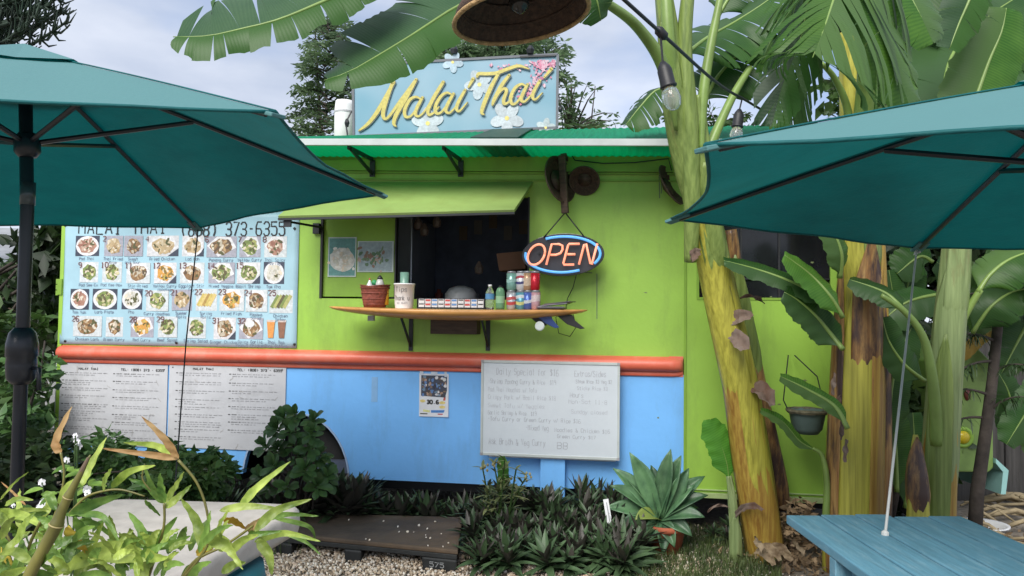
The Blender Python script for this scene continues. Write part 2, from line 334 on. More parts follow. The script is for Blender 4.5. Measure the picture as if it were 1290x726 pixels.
# ================================================================ GROUND
g = M(); nx = 60
xs = [-60, -20, -8]+[-5+i*.2 for i in range(51)]+[8, 20, 60]; ys = [-20, -4]+[0+i*.2 for i in range(46)]+[12, 20, 60, 160]
for y in ys:
    for x in xs:
        inn = abs(x) < 6 and 0 < y < 9.5
        z = (mnoise.noise(Vector((x*1.3, y*1.3, 0)))*.02) if inn else 0
        g.v.append((x, y, z-.012))
for j in range(len(ys)-1):
    for i in range(len(xs)-1):
        a = j*len(xs)+i; g.f.append((a, a+1, a+1+len(xs), a+len(xs)))
setting('ground', g, GRAVB, True)

def npmesh(name, V, F, mats, cols=None, label=None, kind='stuff', smooth=False, nside=None):
    me = bpy.data.meshes.new(name); k = F.shape[1]
    me.vertices.add(len(V)); me.vertices.foreach_set('co', V.astype(np.float32).ravel())
    me.loops.add(F.size); me.loops.foreach_set('vertex_index', F.astype(np.int32).ravel())
    me.polygons.add(len(F)); me.polygons.foreach_set('loop_start', np.arange(0, F.size, k, dtype=np.int32))
    me.materials.append(mats)
    if cols is not None:
        ca = me.color_attributes.new('Col', 'FLOAT_COLOR', 'POINT'); ca.data.foreach_set('color', cols.astype(np.float32).ravel())
    me.update(calc_edges=True); me.validate()
    if smooth: me.polygons.foreach_set('use_smooth', [True]*len(me.polygons))
    return me
rs = np.random.default_rng(3)
ICO_V = []; ph = (1+5**.5)/2
for a, b in ((1, ph), (1, -ph), (-1, ph), (-1, -ph)): ICO_V += [(0, a, b), (a, b, 0), (b, 0, a)]
ICO_V = np.array(ICO_V)/np.linalg.norm((1, ph))
def hull_faces(Vs):
    F = []
    n = len(Vs)
    for i in range(n):
        for j in range(i+1, n):
            for k in range(j+1, n):
                nn = np.cross(Vs[j]-Vs[i], Vs[k]-Vs[i]); d = (Vs-Vs[i])@nn
                if (d < 1e-6).all(): F.append((i, j, k))
                elif (d > -1e-6).all(): F.append((i, k, j))
    return np.array(F)
ICO_F = hull_faces(ICO_V)
def pebbles(name, cx, cy, n, size, kindcol, label, keep=None, zf=None):
    n = len(cx); s = size*(.5+rs.random(n))
    q = rs.normal(size=(n, 3, 3)); q, _ = np.linalg.qr(q)
    sc = np.stack([s, s*(.6+.4*rs.random(n)), s*(.45+.35*rs.random(n))], 1)
    V = ICO_V[None]*(1+rs.normal(size=(n, 12, 1))*.13)
    V = np.einsum('nij,nkj->nki', q, V*sc[:, None, :])
    V[..., 0] += cx[:, None]; V[..., 1] += cy[:, None]; V[..., 2] += (zf if zf is not None else s*.3)[:, None] if True else 0
    F = (ICO_F[None]+12*np.arange(n)[:, None, None]).reshape(-1, 3)
    c = kindcol[rs.integers(0, len(kindcol), n)]*(.75+.5*rs.random((n, 1)))
    cols = np.ones((n, 12, 4)); cols[..., :3] = c[:, None, :]
    me = npmesh(name, V.reshape(-1, 3), F, PEB, cols.reshape(-1, 4))
    o = bpy.data.objects.new(name, me); COL.objects.link(o); return tag(o, label, kind='stuff')
pc = np.array([lin(216, 200, 176), lin(202, 182, 156), lin(232, 220, 202), lin(176, 156, 132), lin(212, 192, 170), lin(134, 116, 96), lin(240, 232, 218)])
n = 42000; cx = rs.uniform(-2.6, 1.6, n); cy = rs.uniform(3.6, 5.2, n)
ok = rs.random(n) < np.clip(1.35-(cy-4.2)*1.1-np.clip(cx-.55, 0, 1)*1.5, .06, 1)
pebbles('gravel', cx[ok], cy[ok], n, .0085, pc, 'pale crushed gravel spread in front of the food trailer')

# ================================================================ FOOD TRAILER
uL = U(76, 500).x; uR = U(863, 450).x; uE = U(1082, 450).x
zB = U(640, 612).z; zTop = U(470, 202).z; zR1 = U(470, 442.5).z; zR0 = U(470, 466).z
DEPTH = 2.2
def zline(y0, y1, off=0, x0=400, x1=840):
    a, b = U(x0, y0, off), U(x1, y1, off); return lambda u: a.z+(b.z-a.z)*(u-a.x)/(b.x-a.x)
def shear(m, f):
    m.v = [(v[0], v[1], v[2]+f(v[0])) for v in m.v]; return m
tr = thing('food_trailer', 'green and blue food trailer with orange rail and serving window', 'food trailer', (uL, 0, 0), 'F')
def rect(x0, y0, x1, y1, off=0):
    xm, ym = (x0+x1)/2, (y0+y1)/2
    return U(x0, ym, off).x, U(x1, ym, off).x, U(xm, y0, off).z, U(xm, y1, off).z
o0, o1, oz1, oz0 = rect(404, 250, 667, 377)
oD = U(497, 320).x
m = M()
m.box((uL, 0, zR1-.01), (o0, .05, zTop)); m.box((o1, 0, zR1-.01), (uR, .05, zTop))
m.box((o0, 0, zR1-.01), (o1, .05, oz0)); m.box((o0, 0, oz1), (o1, .05, zTop))
part('upper_wall', m, GREEN, tr)
# the sliding shutter fills the left part of the opening
m = M().box((o0+.012, .022, oz0+.012), (oD, .045, oz1-.01)); part('sliding_shutter', m, GREEN2, tr, bevel=.003)
m = M(); t = .014
m.box((o0-.002, -.004, oz0), (o0+t, .047, oz1)); m.box((oD, .001, oz0), (oD+.01, .047, oz1)); m.box((o1-.012, .001, oz0), (o1+.002, .047, oz1))
part('window_frame', m, BLACK, tr)
# blue lower panel with the wheel arch cut out
ax, az_ = U(372, 605).x, U(372, 605).z; ar = U(440, 600).x-ax; ah = U(395, 525).z-az_+.02
poly = [(uL, zB), (ax-ar, zB)]+[(ax-ar*math.cos(a), max(zB, az_+ah*math.sin(a))) for a in [math.pi*k/20 for k in range(1, 20)]]+[(ax+ar, zB), (uR, zB), (uR, zR0+.01), (uL, zR0+.01)]
m = M().prism(poly, 0, .05, lambda a, b, d: (a, d, b)); part('lower_panel', m, BLUE, tr)
a_ = U(472, 488); part('tape_patch', M().box((a_.x-.022, -.002, a_.z-.10), (a_.x+.022, -.0008, a_.z+.07)), mat('tape_patch', (.22, .42, .68), .3), tr)
m = M().stroke([(ax-ar*math.cos(a), az_+ah*math.sin(a)) for a in [math.pi*k/24 for k in range(1, 25)]], .012, lambda a, b, d: (a, d, b), -.004)
part('wheel_arch_edge', m, mat('arch_edge', (.3, .42, .6), .5), tr, solid=.004)
wc = Vector((ax, .22, .31))
wt = part('tyre', M().lathe(wc, [(.20, -.09), (.29, -.09), (.315, -.06), (.315, .06), (.29, .09), (.20, .09)], 28, (0, 1, 0)), RUBBER, tr, True)
part('rim', M().lathe(wc, [(.05, -.07), (.17, -.06), (.21, -.085), (.21, .05)], 20, (0, 1, 0)), GREYM, wt, True)
part('wheel_well', M().box((ax-ar-.05, .06, zB), (ax+ar+.05, .1, zB+.02)).box((ax-ar-.05, .36, .15), (ax+ar+.05, .4, zB+ah)), BLACK, tr)
# orange rail: round bumper above a flat band
pr = [(0, zR1)]; hR = zR1-zR0; rb = hR*.36
for k in range(9):
    a = math.pi/2-math.pi*k/8; pr.append((-.012-math.cos(a)*rb*1.1, zR1-.006-rb+math.sin(a)*rb))
pr += [(-.016, zR1-.012-2*rb), (-.016, zR0+.006), (-.010, zR0), (0, zR0)]
m = M(); us = [uL-.002, uL+.01]+[uL+.2*k for k in range(1, 22) if uL+.2*k < uR-.1]+[uR-.09]
rows = [(u, 1) for u in us]+[(uR-.09+.075*math.sin(a), .35+.65*math.cos(a)) for a in (.3, .6, .9, 1.2, 1.5)]
for (u, sc) in rows: m.v += [(u, y*sc, zR0+(z-zR0-hR/2)*min(1, .55+sc*.45)+hR/2) for y, z in pr]
k = len(pr)
for i in range(len(rows)-1):
    for j in range(k-1): m.f.append((i*k+j, i*k+j+1, (i+1)*k+j+1, (i+1)*k+j))
m.f.append(tuple(range(k-1, -1, -1))); m.f.append(tuple(range((len(rows)-1)*k, len(rows)*k)))
part('orange_rail', m, ORANGE, tr, True).data.polygons.foreach_set('use_smooth', [True]*len(m.f))
# the orange strip behind it down to the right corner
m = M().box((uR-.10, -.003, zR0), (uR-.012, .001, zR1+.004)); part('rail_backing', m, ORANGE, tr)
# trims
zt = U(470, 226).z; m = M()
ztr = zline(225.5, 228, .01); zfa = zline(217, 219.5, .02); zca = zline(198, 199.5, .03)
m.box((uL, -.012, -.006), (uR, -.0005, .006)); part('wall_trim', shear(m, ztr), GREEN2, tr, bevel=.002)
m = M().box((uL, -.018, -.004), (uR, -.0005, .010)); part('wall_trim', shear(m, zfa), GREEN2, tr, bevel=.002)
m = M(); m.add([(u, y, zfa(u)+.012 if k == 0 else zca(u)+.01) for u in (uL, uE) for y in (-.03, -.001) for k in (0, 1)], [(0, 4, 5, 1), (2, 3, 7, 6), (0, 2, 6, 4), (1, 5, 7, 3), (0, 1, 3, 2), (4, 6, 7, 5)])
part('fascia', m, GREEN2, tr)
m = M().box((uL-.03, -.01, zB), (uL, .06, zTop)); part('corner_trim', m, GREEN, tr)
m = M().box((uR-.008, -.008, zB-.02), (uR+.008, .0, zTop-.1)); part('seam_trim', m, GREEN2, tr, bevel=.002)
m = M(); hz = U(72, 362).z
for k in range(3): m.lathe((uL-.045, -.004, hz-.06+.042*k), [(.016, 0), (.016, .036)], 10)
m.box((uL-.04, -.02, hz-.055), (uL-.005, -.005, hz+.06)); part('hinge', m, GREEN2, tr)
# right hand section with its dark window
w0, w1, wz1, wz0 = rect(880, 255, 1046, 376)
m = M(); zb2 = zB-.005
m.box((uR, 0, zb2), (w0, .05, zTop)); m.box((w1, 0, zb2), (uE, .05, zTop)); m.box((w0, 0, zb2), (w1, .05, wz0)); m.box((w0, 0, wz1), (w1, .05, zTop))
part('front_panel', m, GREEN, tr)
m = M().box((uR+.01, -.02, zb2-.012), (uE, 0, zb2+.02)).box((uR+.01, -.012, zb2+.034), (uE, 0, zb2+.042)); part('sill', m, mat('sill_paint', (.40, .52, .22), .5, .15), tr, bevel=.002)
win = part('side_window', M().box((w0, .02, wz0), (w1, .03, wz1)), mat('dark_glass', (.012, .013, .016), .12, .4, 4), tr)
m = M()
for q in (.33, .62): m.box((w0+(w1-w0)*q-.006, .008, wz0), (w0+(w1-w0)*q+.006, .019, wz1))
m.box((w0, .006, wz0+.12), (w1, .016, wz0+.13)); part('window_bar', m, METALD, win)
part('window_frame', M().box((w0-.01, -.004, wz0-.012), (w1+.01, .018, wz0+.004)).box((w0-.012, -.004, wz0), (w0+.004, .018, wz1)), GREEN2, win)
# body, floor, roof
m = M().box((uL, .05, zB), (uL+.04, DEPTH, zTop)).box((uE-.04, .05, zB), (uE, DEPTH, zTop)).box((uL, DEPTH-.04, zB), (uE, DEPTH, zTop))
part('rear_walls', m, GREEN2, tr)
part('roof', M().box((uL-.03, -.03, zTop), (uE, DEPTH, zTop+.05)), GREEN2, tr)
part('chassis', M().box((uL+.05, .07, zB-.07), (ax-ar-.06, DEPTH-.1, zB-.002)).box((ax+ar+.06, .07, zB-.07), (uE-.05, DEPTH-.1, zB-.002)), BLACK, tr)
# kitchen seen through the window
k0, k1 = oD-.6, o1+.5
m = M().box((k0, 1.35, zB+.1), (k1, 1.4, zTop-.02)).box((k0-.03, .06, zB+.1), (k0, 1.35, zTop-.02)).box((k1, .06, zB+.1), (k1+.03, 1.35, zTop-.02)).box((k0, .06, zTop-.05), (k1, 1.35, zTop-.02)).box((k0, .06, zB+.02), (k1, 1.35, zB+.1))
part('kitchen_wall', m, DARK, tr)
m = M().box((k0+.2, .9, zR1+.32), (k1-.1, 1.3, zR1+.35)); part('kitchen_shelf', m, METALD, tr)
for i in range(14):
    m = M(); u = k0+.3+i*.11+rnd.random()*.04; h = .07+rnd.random()*.12
    m.lathe((u, 1.0+rnd.random()*.15, zR1+.35), [(.03, 0), (.034, h*.7), (.018, h*.8), (.018, h)], 10, col=rnd.choice([(.25, .06, .04), (.1, .12, .16), (.3, .26, .2), (.06, .12, .06), (.2, .2, .24)]))
    part('jar', m, PRINT, tr, True)
m = M().box((oD+.02, .2, oz0-.12), (k1-.05, .75, oz0-.09)); part('work_surface', m, METALD, tr)
p0 = U(575, 371, -.3)
part('scale_dish', M().lathe((p0.x, .35, oz0-.02), [(.02, -.07), (.02, 0), (.075, .012), (.08, .03), (.07, .03)], 16), mat('dull_steel', (.5, .5, .52), .3, metal=.8), tr, True)
for (px, py) in ((462, 288), (470, 296), (486, 285), (540, 345)):
    c = U(px+60, py, -.5); part('hanging_ladle', M().lathe((c.x, .6, c.z), [(.01, 0), (.03, .01), (.035, .05), (.01, .1)], 8, col=(.2, .15, .12)), PRINT, tr)

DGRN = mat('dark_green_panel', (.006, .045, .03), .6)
part('back_counter', M().box((oD+.02, .95, zB+.1), (k1-.05, 1.34, zR1+.16)).box((oD+.05, .93, zR1+.17), (k1-.3, .949, zR1+.305)), mat('steel_front', (.30, .33, .38), .35, .2, metal=.4), tr)
part('rice_cooker', M().lathe((oD+.35, .55, oz0-.085), [(.10, 0), (.12, .03), (.12, .14), (.09, .18), (.03, .20)], 20), WHITEP, tr, True)
part('sauce_tub', M().lathe((oD+.62, .45, oz0-.085), [(.05, 0), (.055, .11), (.04, .12)], 16), mat('tub_red', (.4, .05, .03), .4), tr, True)
part('refrigerator', M().box((k0+.1, .6, zB+.1), (oD-.05, 1.3, zTop-.3)), mat('fridge_steel', (.35, .38, .42), .3, metal=.5), tr, bevel=.01)
for k in range(6): u = oD+.15+k*.13; part('paper_note', M().box((u, 1.34, zTop-.42+.05*(k % 3)), (u+.07, 1.348, zTop-.30+.05*(k % 3))), mat('note_dim', (.16, .15, .13)) if k % 2 else mat('note_tan', (.14, .10, .06)), tr)
part('lamp_pendant', M().lathe((oD+.30, .5, zTop-.26), [(.07, 0), (.05, .05), (.012, .07), (.012, .2)], 16), mat('pendant_brown', (.3, .2, .12), .6), tr, True)
# canopy of corrugated green plastic, a little lower at its right end
zed = zline(179.5, 180, .46); zsb = zline(181.2, 181.7, .46); zup = zline(171, 160, -.42); zwl = zline(198, 199.5, .0)
m = M().box((uL+.3, -.475, -.021), (uE, -.455, .021)); part('canopy_edge', shear(m, zed), ALU, tr, bevel=.002)
def corr(u0, u1, y0, zf0, y1, zf1, pitch=.05, amp=.0035, crown=0.0, seg=8):
    m = M(); nu = int((u1-u0)/(pitch/6))
    for j in range(seg+1):
        q = j/seg; y = y0+(y1-y0)*q
        for i in range(nu+1):
            u = u0+(u1-u0)*i/nu; z = zf0(u)+(zf1(u)-zf0(u))*q+crown*math.sin(math.pi*q)
            m.v.append((u, y, z+amp*math.sin(2*math.pi*u/pitch)+.005*math.sin(u*1.7+y*3)))
    for j in range(seg):
        for i in range(nu): a = j*(nu+1)+i; m.f.append((a, a+1, a+nu+2, a+nu+1))
    return m
part('corrugated_sheet', corr(uL+.3, uE, -.452, zsb, -.032, zwl), CORR, tr, True)
part('corrugated_sheet', corr(uL+.3, uE, -.452, lambda u: zed(u)+.012, .43, zup, crown=.01), CORR, tr, True)
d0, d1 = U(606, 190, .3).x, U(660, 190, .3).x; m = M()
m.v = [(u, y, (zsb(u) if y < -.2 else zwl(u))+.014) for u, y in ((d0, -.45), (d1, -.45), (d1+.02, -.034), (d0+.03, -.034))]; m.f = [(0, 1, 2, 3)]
part('dark_canopy_patch', m, DGRN, tr, solid=.006)  # dark green patch of the corrugated canopy, one piece on each sheet
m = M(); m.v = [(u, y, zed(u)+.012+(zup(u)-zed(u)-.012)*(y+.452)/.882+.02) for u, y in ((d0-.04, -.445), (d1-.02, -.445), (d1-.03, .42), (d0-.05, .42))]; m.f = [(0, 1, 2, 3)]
part('dark_canopy_patch', m, DGRN, tr, solid=.006)
def bracket(px):
    b = U(px+8, 206, .03); m = M(); z = zsb(b.x)-.012; zl = U(px+8, 221, .04).z
    m.beam((b.x, -.045, zl+.01), (b.x-.02, -.40, z-.01), .026, .010, (1, 0, 0)); m.beam((b.x, -.04, z-.002), (b.x-.03, -.43, z-.002), .028, .010, (1, 0, 0))
    m.box((b.x-.018, -.048, zl-.01), (b.x+.018, -.034, z-.005)); return m
for px in (462, 573): part('canopy_bracket', bracket(px), METALD, tr)
# awning flap propped over the serving window
A = [U(404, 229, .02), U(671, 229, .02)]; B = [U(350, 272, .42), U(648, 264, .42)]
q0, q1, f1, f0 = A[0], A[1], B[1], B[0]
m = M(); vs = []
for th in (0, .018): vs += [Vector(p)+Vector((0, .6*th, -th)) for p in (q0, q1, f1, f0)]
m.add(vs, [(0, 3, 2, 1), (4, 5, 6, 7), (0, 1, 5, 4), (1, 2, 6, 5), (2, 3, 7, 6), (3, 0, 4, 7)])
aw = part('awning_flap', m, AWN, tr, bevel=.002)
m = M().beam(Vector(f0)+Vector((0, .012, -.022)), Vector(f1)+Vector((0, .012, -.022)), .02, .014); part('flap_edge', m, METALD, aw)
m = M().beam(Vector(f0)+Vector((.03, .03, -.03)), (o0+.01, -.005, U(404, 287).z), .014, .014, (1, 0, 0)).box((o0-.05, -.03, U(404, 295).z), (o0-.004, 0, U(404, 282).z))
m.box((f0[0]+.03, -.40, f0[2]-.07), (f0[0]+.08, -.385, f0[2]-.02)); part('flap_stay', m, METALD, aw)
# small marks on the wall
m = M()
for k in range(12):
    px = rnd.uniform(700, 1030); py = rnd.uniform(300, 560)
    if 600 < px < 790 and py > 440: continue
    c = U(px, py); m.disc(c.x, c.z, .006+.01*rnd.random(), .003+.004*rnd.random(), lambda a, b, d: (a, -.001-d, b), 0, 8, (.16, .2, .08), .4)
for (xa, ya, xb, yb) in ((752, 345, 752, 402), (733, 343, 746, 344), (700, 336, 712, 337), (830, 205, 831, 250), (834, 205, 833, 244)):
    a, b = U(xa, ya), U(xb, yb); m.stroke([(a.x, a.z), (b.x, b.z)], .006, lambda p_, q_, d: (p_, -.0012-d, q_), 0, (.10, .15, .08))
part('paint_specks', m, PRINT, tr, kind='stuff')

# ================================================================ SIGNS AND SHEETS
# --- handwriting: one-line glyphs, pairs of grid digits (x, y), 'x' 'y' below the line
GL = dict(A="00 26 40;12 32", B="00 06 36 45 44 33 03;33 42 41 30 00", C="45 36 16 05 01 10 30 41", D="00 06 26 44 42 20 00", E="40 00 06 46;03 33", F="00 06 46;03 33",
 G="45 36 16 05 01 10 30 41 43 23", H="00 06;40 46;03 43", I="10 30;20 26;16 36", J="01 10 20 31 36", K="00 06;46 03 40", L="06 00 40", M="00 06 23 46 40", N="00 06 40 46",
 O="10 01 05 16 36 45 41 30 10", P="00 06 36 45 44 33 03", R="00 06 36 45 44 33 03;23 40", S="45 36 16 05 04 13 33 42 41 30 10 01", T="06 46;26 20", U="06 01 10 30 41 46",
 V="06 20 46", W="06 10 23 30 46", X="00 46;06 40", Y="06 23 46;23 20", Z="06 46 00 40",
 a="44 14 03 01 10 30 41;44 40", b="06 00 30 41 43 34 04", c="43 34 14 03 01 10 30 41", d="46 40 10 01 03 14 44", e="02 42 43 34 14 03 01 10 41", f="36 26 15 10;04 34",
 g="44 14 03 01 10 40;44 4x 3y 1y", h="06 00;03 14 34 43 40", i="24 20;25 26", j="24 2x 1y;25 26", k="06 00;34 02 40", l="26 21 30", m="00 04 24 20;24 44 40", n="00 04 34 43 40",
 o="10 01 03 14 34 43 41 30 10", p="0y 04 34 43 41 30 00", q="4y 44 14 03 01 10 40", r="00 04;03 14 34", s="43 34 14 03 41 30 10 01", t="26 21 30 40;04 44", u="04 01 10 30 41;44 40",
 v="04 20 44", w="04 10 23 30 44", x="00 44;04 40", y="04 20;44 0y", z="04 44 00 40")
GL.update({'0': "10 01 05 16 36 45 41 30 10", '1': "15 26 20;10 30", '2': "05 16 36 45 44 00 40", '3': "05 16 36 45 44 33 13;33 42 41 30 10 01", '4': "30 36 02 42", '5': "46 06 04 34 43 41 30 10 01",
 '6': "46 16 04 01 10 30 41 42 33 03", '7': "06 46 10", '8': "13 04 05 16 36 45 44 33 13 02 01 10 30 41 42 33", '9': "43 13 04 05 16 36 45 41 20", '(': "26 14 12 20", ')': "26 34 32 20",
 '-': "13 33", '/': "00 46", '$': "45 16 04 33 41 10 01;26 20", ':': "21 22;24 25", '.': "20 21", '=': "02 42;04 44", '&': "40 05 16 25 01 10 30 43"})
def hand(m, s, x, y, h, mapf, wd=None, d=0.0, col=(.02, .02, .02), jit=.06, slant=0.0, tight=.92, width=None):
    """write s from (x, y) = left end of its base line, capital height h"""
    k = h/6; adv = 5.6*k*tight
    if width: adv = width/max(1, len(s)); k2 = adv/5.6
    else: k2 = k*tight
    for ch in s:
        if ch in GL:
            dy = (rnd.random()-.5)*jit*h
            for st in GL[ch].split(';'):
                pts = []
                for pq in st.split():
                    gy = {'x': -1, 'y': -2}.get(pq[1]); gy = int(pq[1]) if gy is None else gy
                    pts.append((x+int(pq[0])*k2+gy*k*slant+(rnd.random()-.5)*jit*h*.4, y+dy+gy*k+(rnd.random()-.5)*jit*h*.4))
                m.stroke(pts, wd or h*.12, mapf, d, col)
        x += adv
    return x
def fplane(off):
    return lambda a, b, d: (a, -off-d, b)
# --- picture menu banner
b0, b1, bz1, bz0 = rect(79, 268, 376, 436)
bn = thing('menu_banner', 'large pale blue vinyl menu banner printed with rows of dishes', 'menu banner', ((b0+b1)/2, -.01, bz0), 'F')
m = M(); nxx, nzz = 40, 22
for j in range(nzz+1):
    for i in range(nxx+1):
        u = b0+(b1-b0)*i/nxx; z = bz0+(bz1-bz0)*j/nzz; m.v.append((u, -.006-.002*(1+math.sin(u*9+z*6)), z))
for j in range(nzz):
    for i in range(nxx): a = j*(nxx+1)+i; m.f.append((a, a+1, a+nxx+2, a+nxx+1))
part('banner_sheet', m, BANNER, bn, True, solid=.001)
BF = fplane(.0118)
def bp(px, py): c = U(px, py, .012); return c.x, c.z
pxw = U(201, 350, .012).x-U(200, 350, .012).x
m = M(); x, z = bp(99, 295); hand(m, 'MALAI THAI', x, z, 15*pxw, BF, 1.6*pxw, width=(bp(212, 295)[0]-x))
x, z = bp(228, 297); hand(m, '(808) 373-6355', x, z-.5*pxw, 15.5*pxw, BF, 1.8*pxw, jit=.04, width=(bp(361, 297)[0]-x))
part('heading_lettering', m, PRINT, bn, kind='stuff')
WHT = (.72, .72, .74); DKB = (.05, .06, .09); GRB = (.36, .36, .42)
pal = dict(r=[(.40, .22, .16), (.50, .36, .28), (.30, .14, .10)], t=[(.50, .38, .22), (.60, .50, .34), (.36, .24, .12)], g=[(.20, .26, .08), (.42, .42, .16), (.12, .10, .05), (.55, .50, .30)],
           b=[(.26, .15, .07), (.44, .30, .16), (.12, .08, .05), (.50, .44, .34)], o=[(.66, .34, .08), (.50, .40, .10), (.24, .16, .04)], w=[(.62, .60, .54), (.50, .48, .40), (.66, .64, .60)], y=[(.58, .46, .14), (.66, .52, .2), (.40, .26, .08)])
# px, py (centre), w, h, backdrop, palette, plate, number, caption lines
foods = [(110, 310, 31, 24, 1, 'r', 1, '', ['Pad Thai']), (143, 310, 24, 24, 2, 't', 0, '2', ['Thai Fried', 'Rice']), (168, 310, 24, 24, 2, 'b', 0, '', ['Sweet', 'and Sour']), (205, 310, 40, 24, 3, 't', 2, '4', ['Fried Chicken']),
 (243, 310, 27, 24, 3, 't', 1, '', ['Lad Nah']), (279, 311, 37, 24, 2, 'b', 2, '6', ['Panang Curry']), (315, 311, 26, 24, 2, 'g', 2, '7', ['Yellow Curry']), (347, 311, 27, 24, 0, 'r', 2, '8', ['Thai Spicy', 'Shrimp']),
 (112, 343, 24, 24, 0, 'g', 2, '9', ['Pad See-Ew']), (141, 343, 25, 24, 0, 'g', 0, '10', ['Pad Kee-Mow']), (174, 344, 30, 24, 0, 'b', 2, '11', ['Stir-Fried', 'Cashew']), (208, 344, 28, 24, 3, 'o', 2, '12', ['Yellow Curry', 'Noodles']),
 (242, 344, 30, 24, 0, 'b', 2, '13', ['Eggplant Stir', 'Fry']), (279, 344, 32, 24, 2, 'g', 2, '14', ['Mixed Veggie']), (313, 344, 28, 24, 3, 'g', 2, '15', ['Basil Shrimp']), (345, 344, 25, 25, 1, 'w', 1, '', ['Tom Kha']),
 (100, 377, 24, 24, 1, 'r', 1, '', ['Tom Yum']), (132, 377, 32, 24, 1, 'g', 1, '', ['Larb Plate']), (166, 377, 26, 24, 1, 'w', 1, '', ['Pho']), (198, 379, 28, 24, 0, 'g', 0, '20', ['Curry Noodles']),
 (229, 378, 25, 24, 2, 't', 0, '21', ['Summer', 'Rolls']), (260, 378, 26, 25, 0, 'y', 3, '22', ['Spring', 'Rolls']), (292, 378, 30, 25, 0, 'o', 2, '23', ['Fried Fish']), (323, 379, 26, 25, 0, 'b', 2, '24', ['Papaya', 'Salad']),
 (354, 380, 28, 26, 0, 'g', 3, '25', ['Chicken', 'Satay']),
 (110, 411, 37, 24, 0, 'b', 0, '26', ['Chicken Larb']), (144, 412, 22, 23, 0, 'b', 0, '', ['Green Curry']), (179, 412, 29, 24, 2, 'o', 2, '28', ['Red Curry']), (211, 412, 24, 24, 0, 'g', 0, '29', ['Beef Salad']),
 (247, 413, 24, 24, 0, 'g', 0, '', ['Shrimp Salad']), (283, 414, 27, 25, 3, 'b', 2, '31', ['Ginger Chicken']), (316, 414, 29, 24, 2, 'b', 4, '32', ['Spicy Garlic', 'Peanut Chicken']), (348, 415, 26, 23, 0, '', 0, '', ['Thai Tea', 'Thai Coffee'])]
BF2 = fplane(.0105); L = .0003
for (px, py, fw, fh, bd, pl, plate, num, cap) in foods:
    m = M(); x, z = bp(px, py); W, H = fw*pxw/2, fh*pxw/2
    bc = [(.58, .62, .64), DKB, GRB, (.62, .62, .64)][bd]
    if bd or pl: m.add([BF2(x-W, z-H, 0), BF2(x+W, z-H, 0), BF2(x+W, z+H, 0), BF2(x-W, z+H, 0)], [(0, 1, 2, 3)], bc)
    if bd == 3: m.add([BF2(x+W*.3, z-H, L), BF2(x+W, z-H, L), BF2(x+W, z-H*.2, L)], [(0, 1, 2)], DKB)
    if plate == 1: m.disc(x, z, W*.96, H*.98, BF2, L*2, 20, WHT)
    if plate in (2, 4): m.add([BF2(x+a*W, z+b*H, L*2) for a, b in ((-.98, .1), (-.2, -.96), (.98, -.1), (.6, .9), (-.3, .97))], [(0, 1, 2, 3, 4)], WHT)
    if plate == 3:
        for k in range(5):
            q = -.5+k*.26; m.stroke([(x+W*(q-.3), z-H*.55), (x+W*(q+.28), z+H*.55)], 4.2*pxw, BF2, L*(3+k*.2), pal[pl][k % 3])
    elif pl:
        m.disc(x, z, W*.72, H*.74, BF2, L*3, 14, pal[pl][0], .12)
        for k in range(34):
            a = rnd.random()*6.28; r_ = rnd.random()**.5*.66; q = rnd.uniform(.10, .26)
            m.disc(x+W*r_*math.cos(a), z+H*r_*math.sin(a), W*q, H*q*.6, BF2, L*(4+k*.1), 6, rnd.choice(pal[pl]+[(.7, .62, .5), (.10, .10, .04)]), .2, rnd.random()*3)
        if plate == 4: m.disc(x-W*.1, z+H*.45, W*.4, H*.36, BF2, L*9, 14, WHT)
    else:
        for sx, cc in ((-.5, (.70, .30, .08)), (.5, (.26, .13, .08))):
            m.add([BF2(x+W*(sx+a), z+H*b, L*3) for a, b in ((-.25, -.85), (.22, -.85), (.36, .7), (-.38, .7))], [(0, 1, 2, 3)], cc)
            m.add([BF2(x+W*(sx+a), z+H*b, L*3) for a, b in ((-.40, .7), (.38, .7), (.4, .9), (-.4, .9))], [(0, 1, 2, 3)], (.6, .5, .45))
    part('food_photo_print', m, PRINTF, bn, kind='stuff')
    m = M()
    if num: hand(m, num, x-W-1.5*pxw, z+H-6.5*pxw, 6*pxw, BF2, 1.0*pxw, L*14, (.16, .07, .07))
    for i, c in enumerate(cap):
        hh = 3.3*pxw; wd = len(c)*2.5*pxw; hand(m, c, x-wd/2, z-H-4.6*pxw-i*4.2*pxw, hh, BF2, .5*pxw, L*4, (.16, .20, .28), .04, width=wd)
    part('caption_lettering', m, PRINT, bn, kind='stuff')
m = M()
for px, py in ((82, 430), (222, 432), (371, 434), (82, 284), (371, 288)): x, z = bp(px, py); m.lathe((x, -.010, z), [(1.5*pxw, 0), (1.5*pxw, .005), (.8*pxw, .008)], 10, (0, -1, 0))
part('screw', m, BLACK, bn)
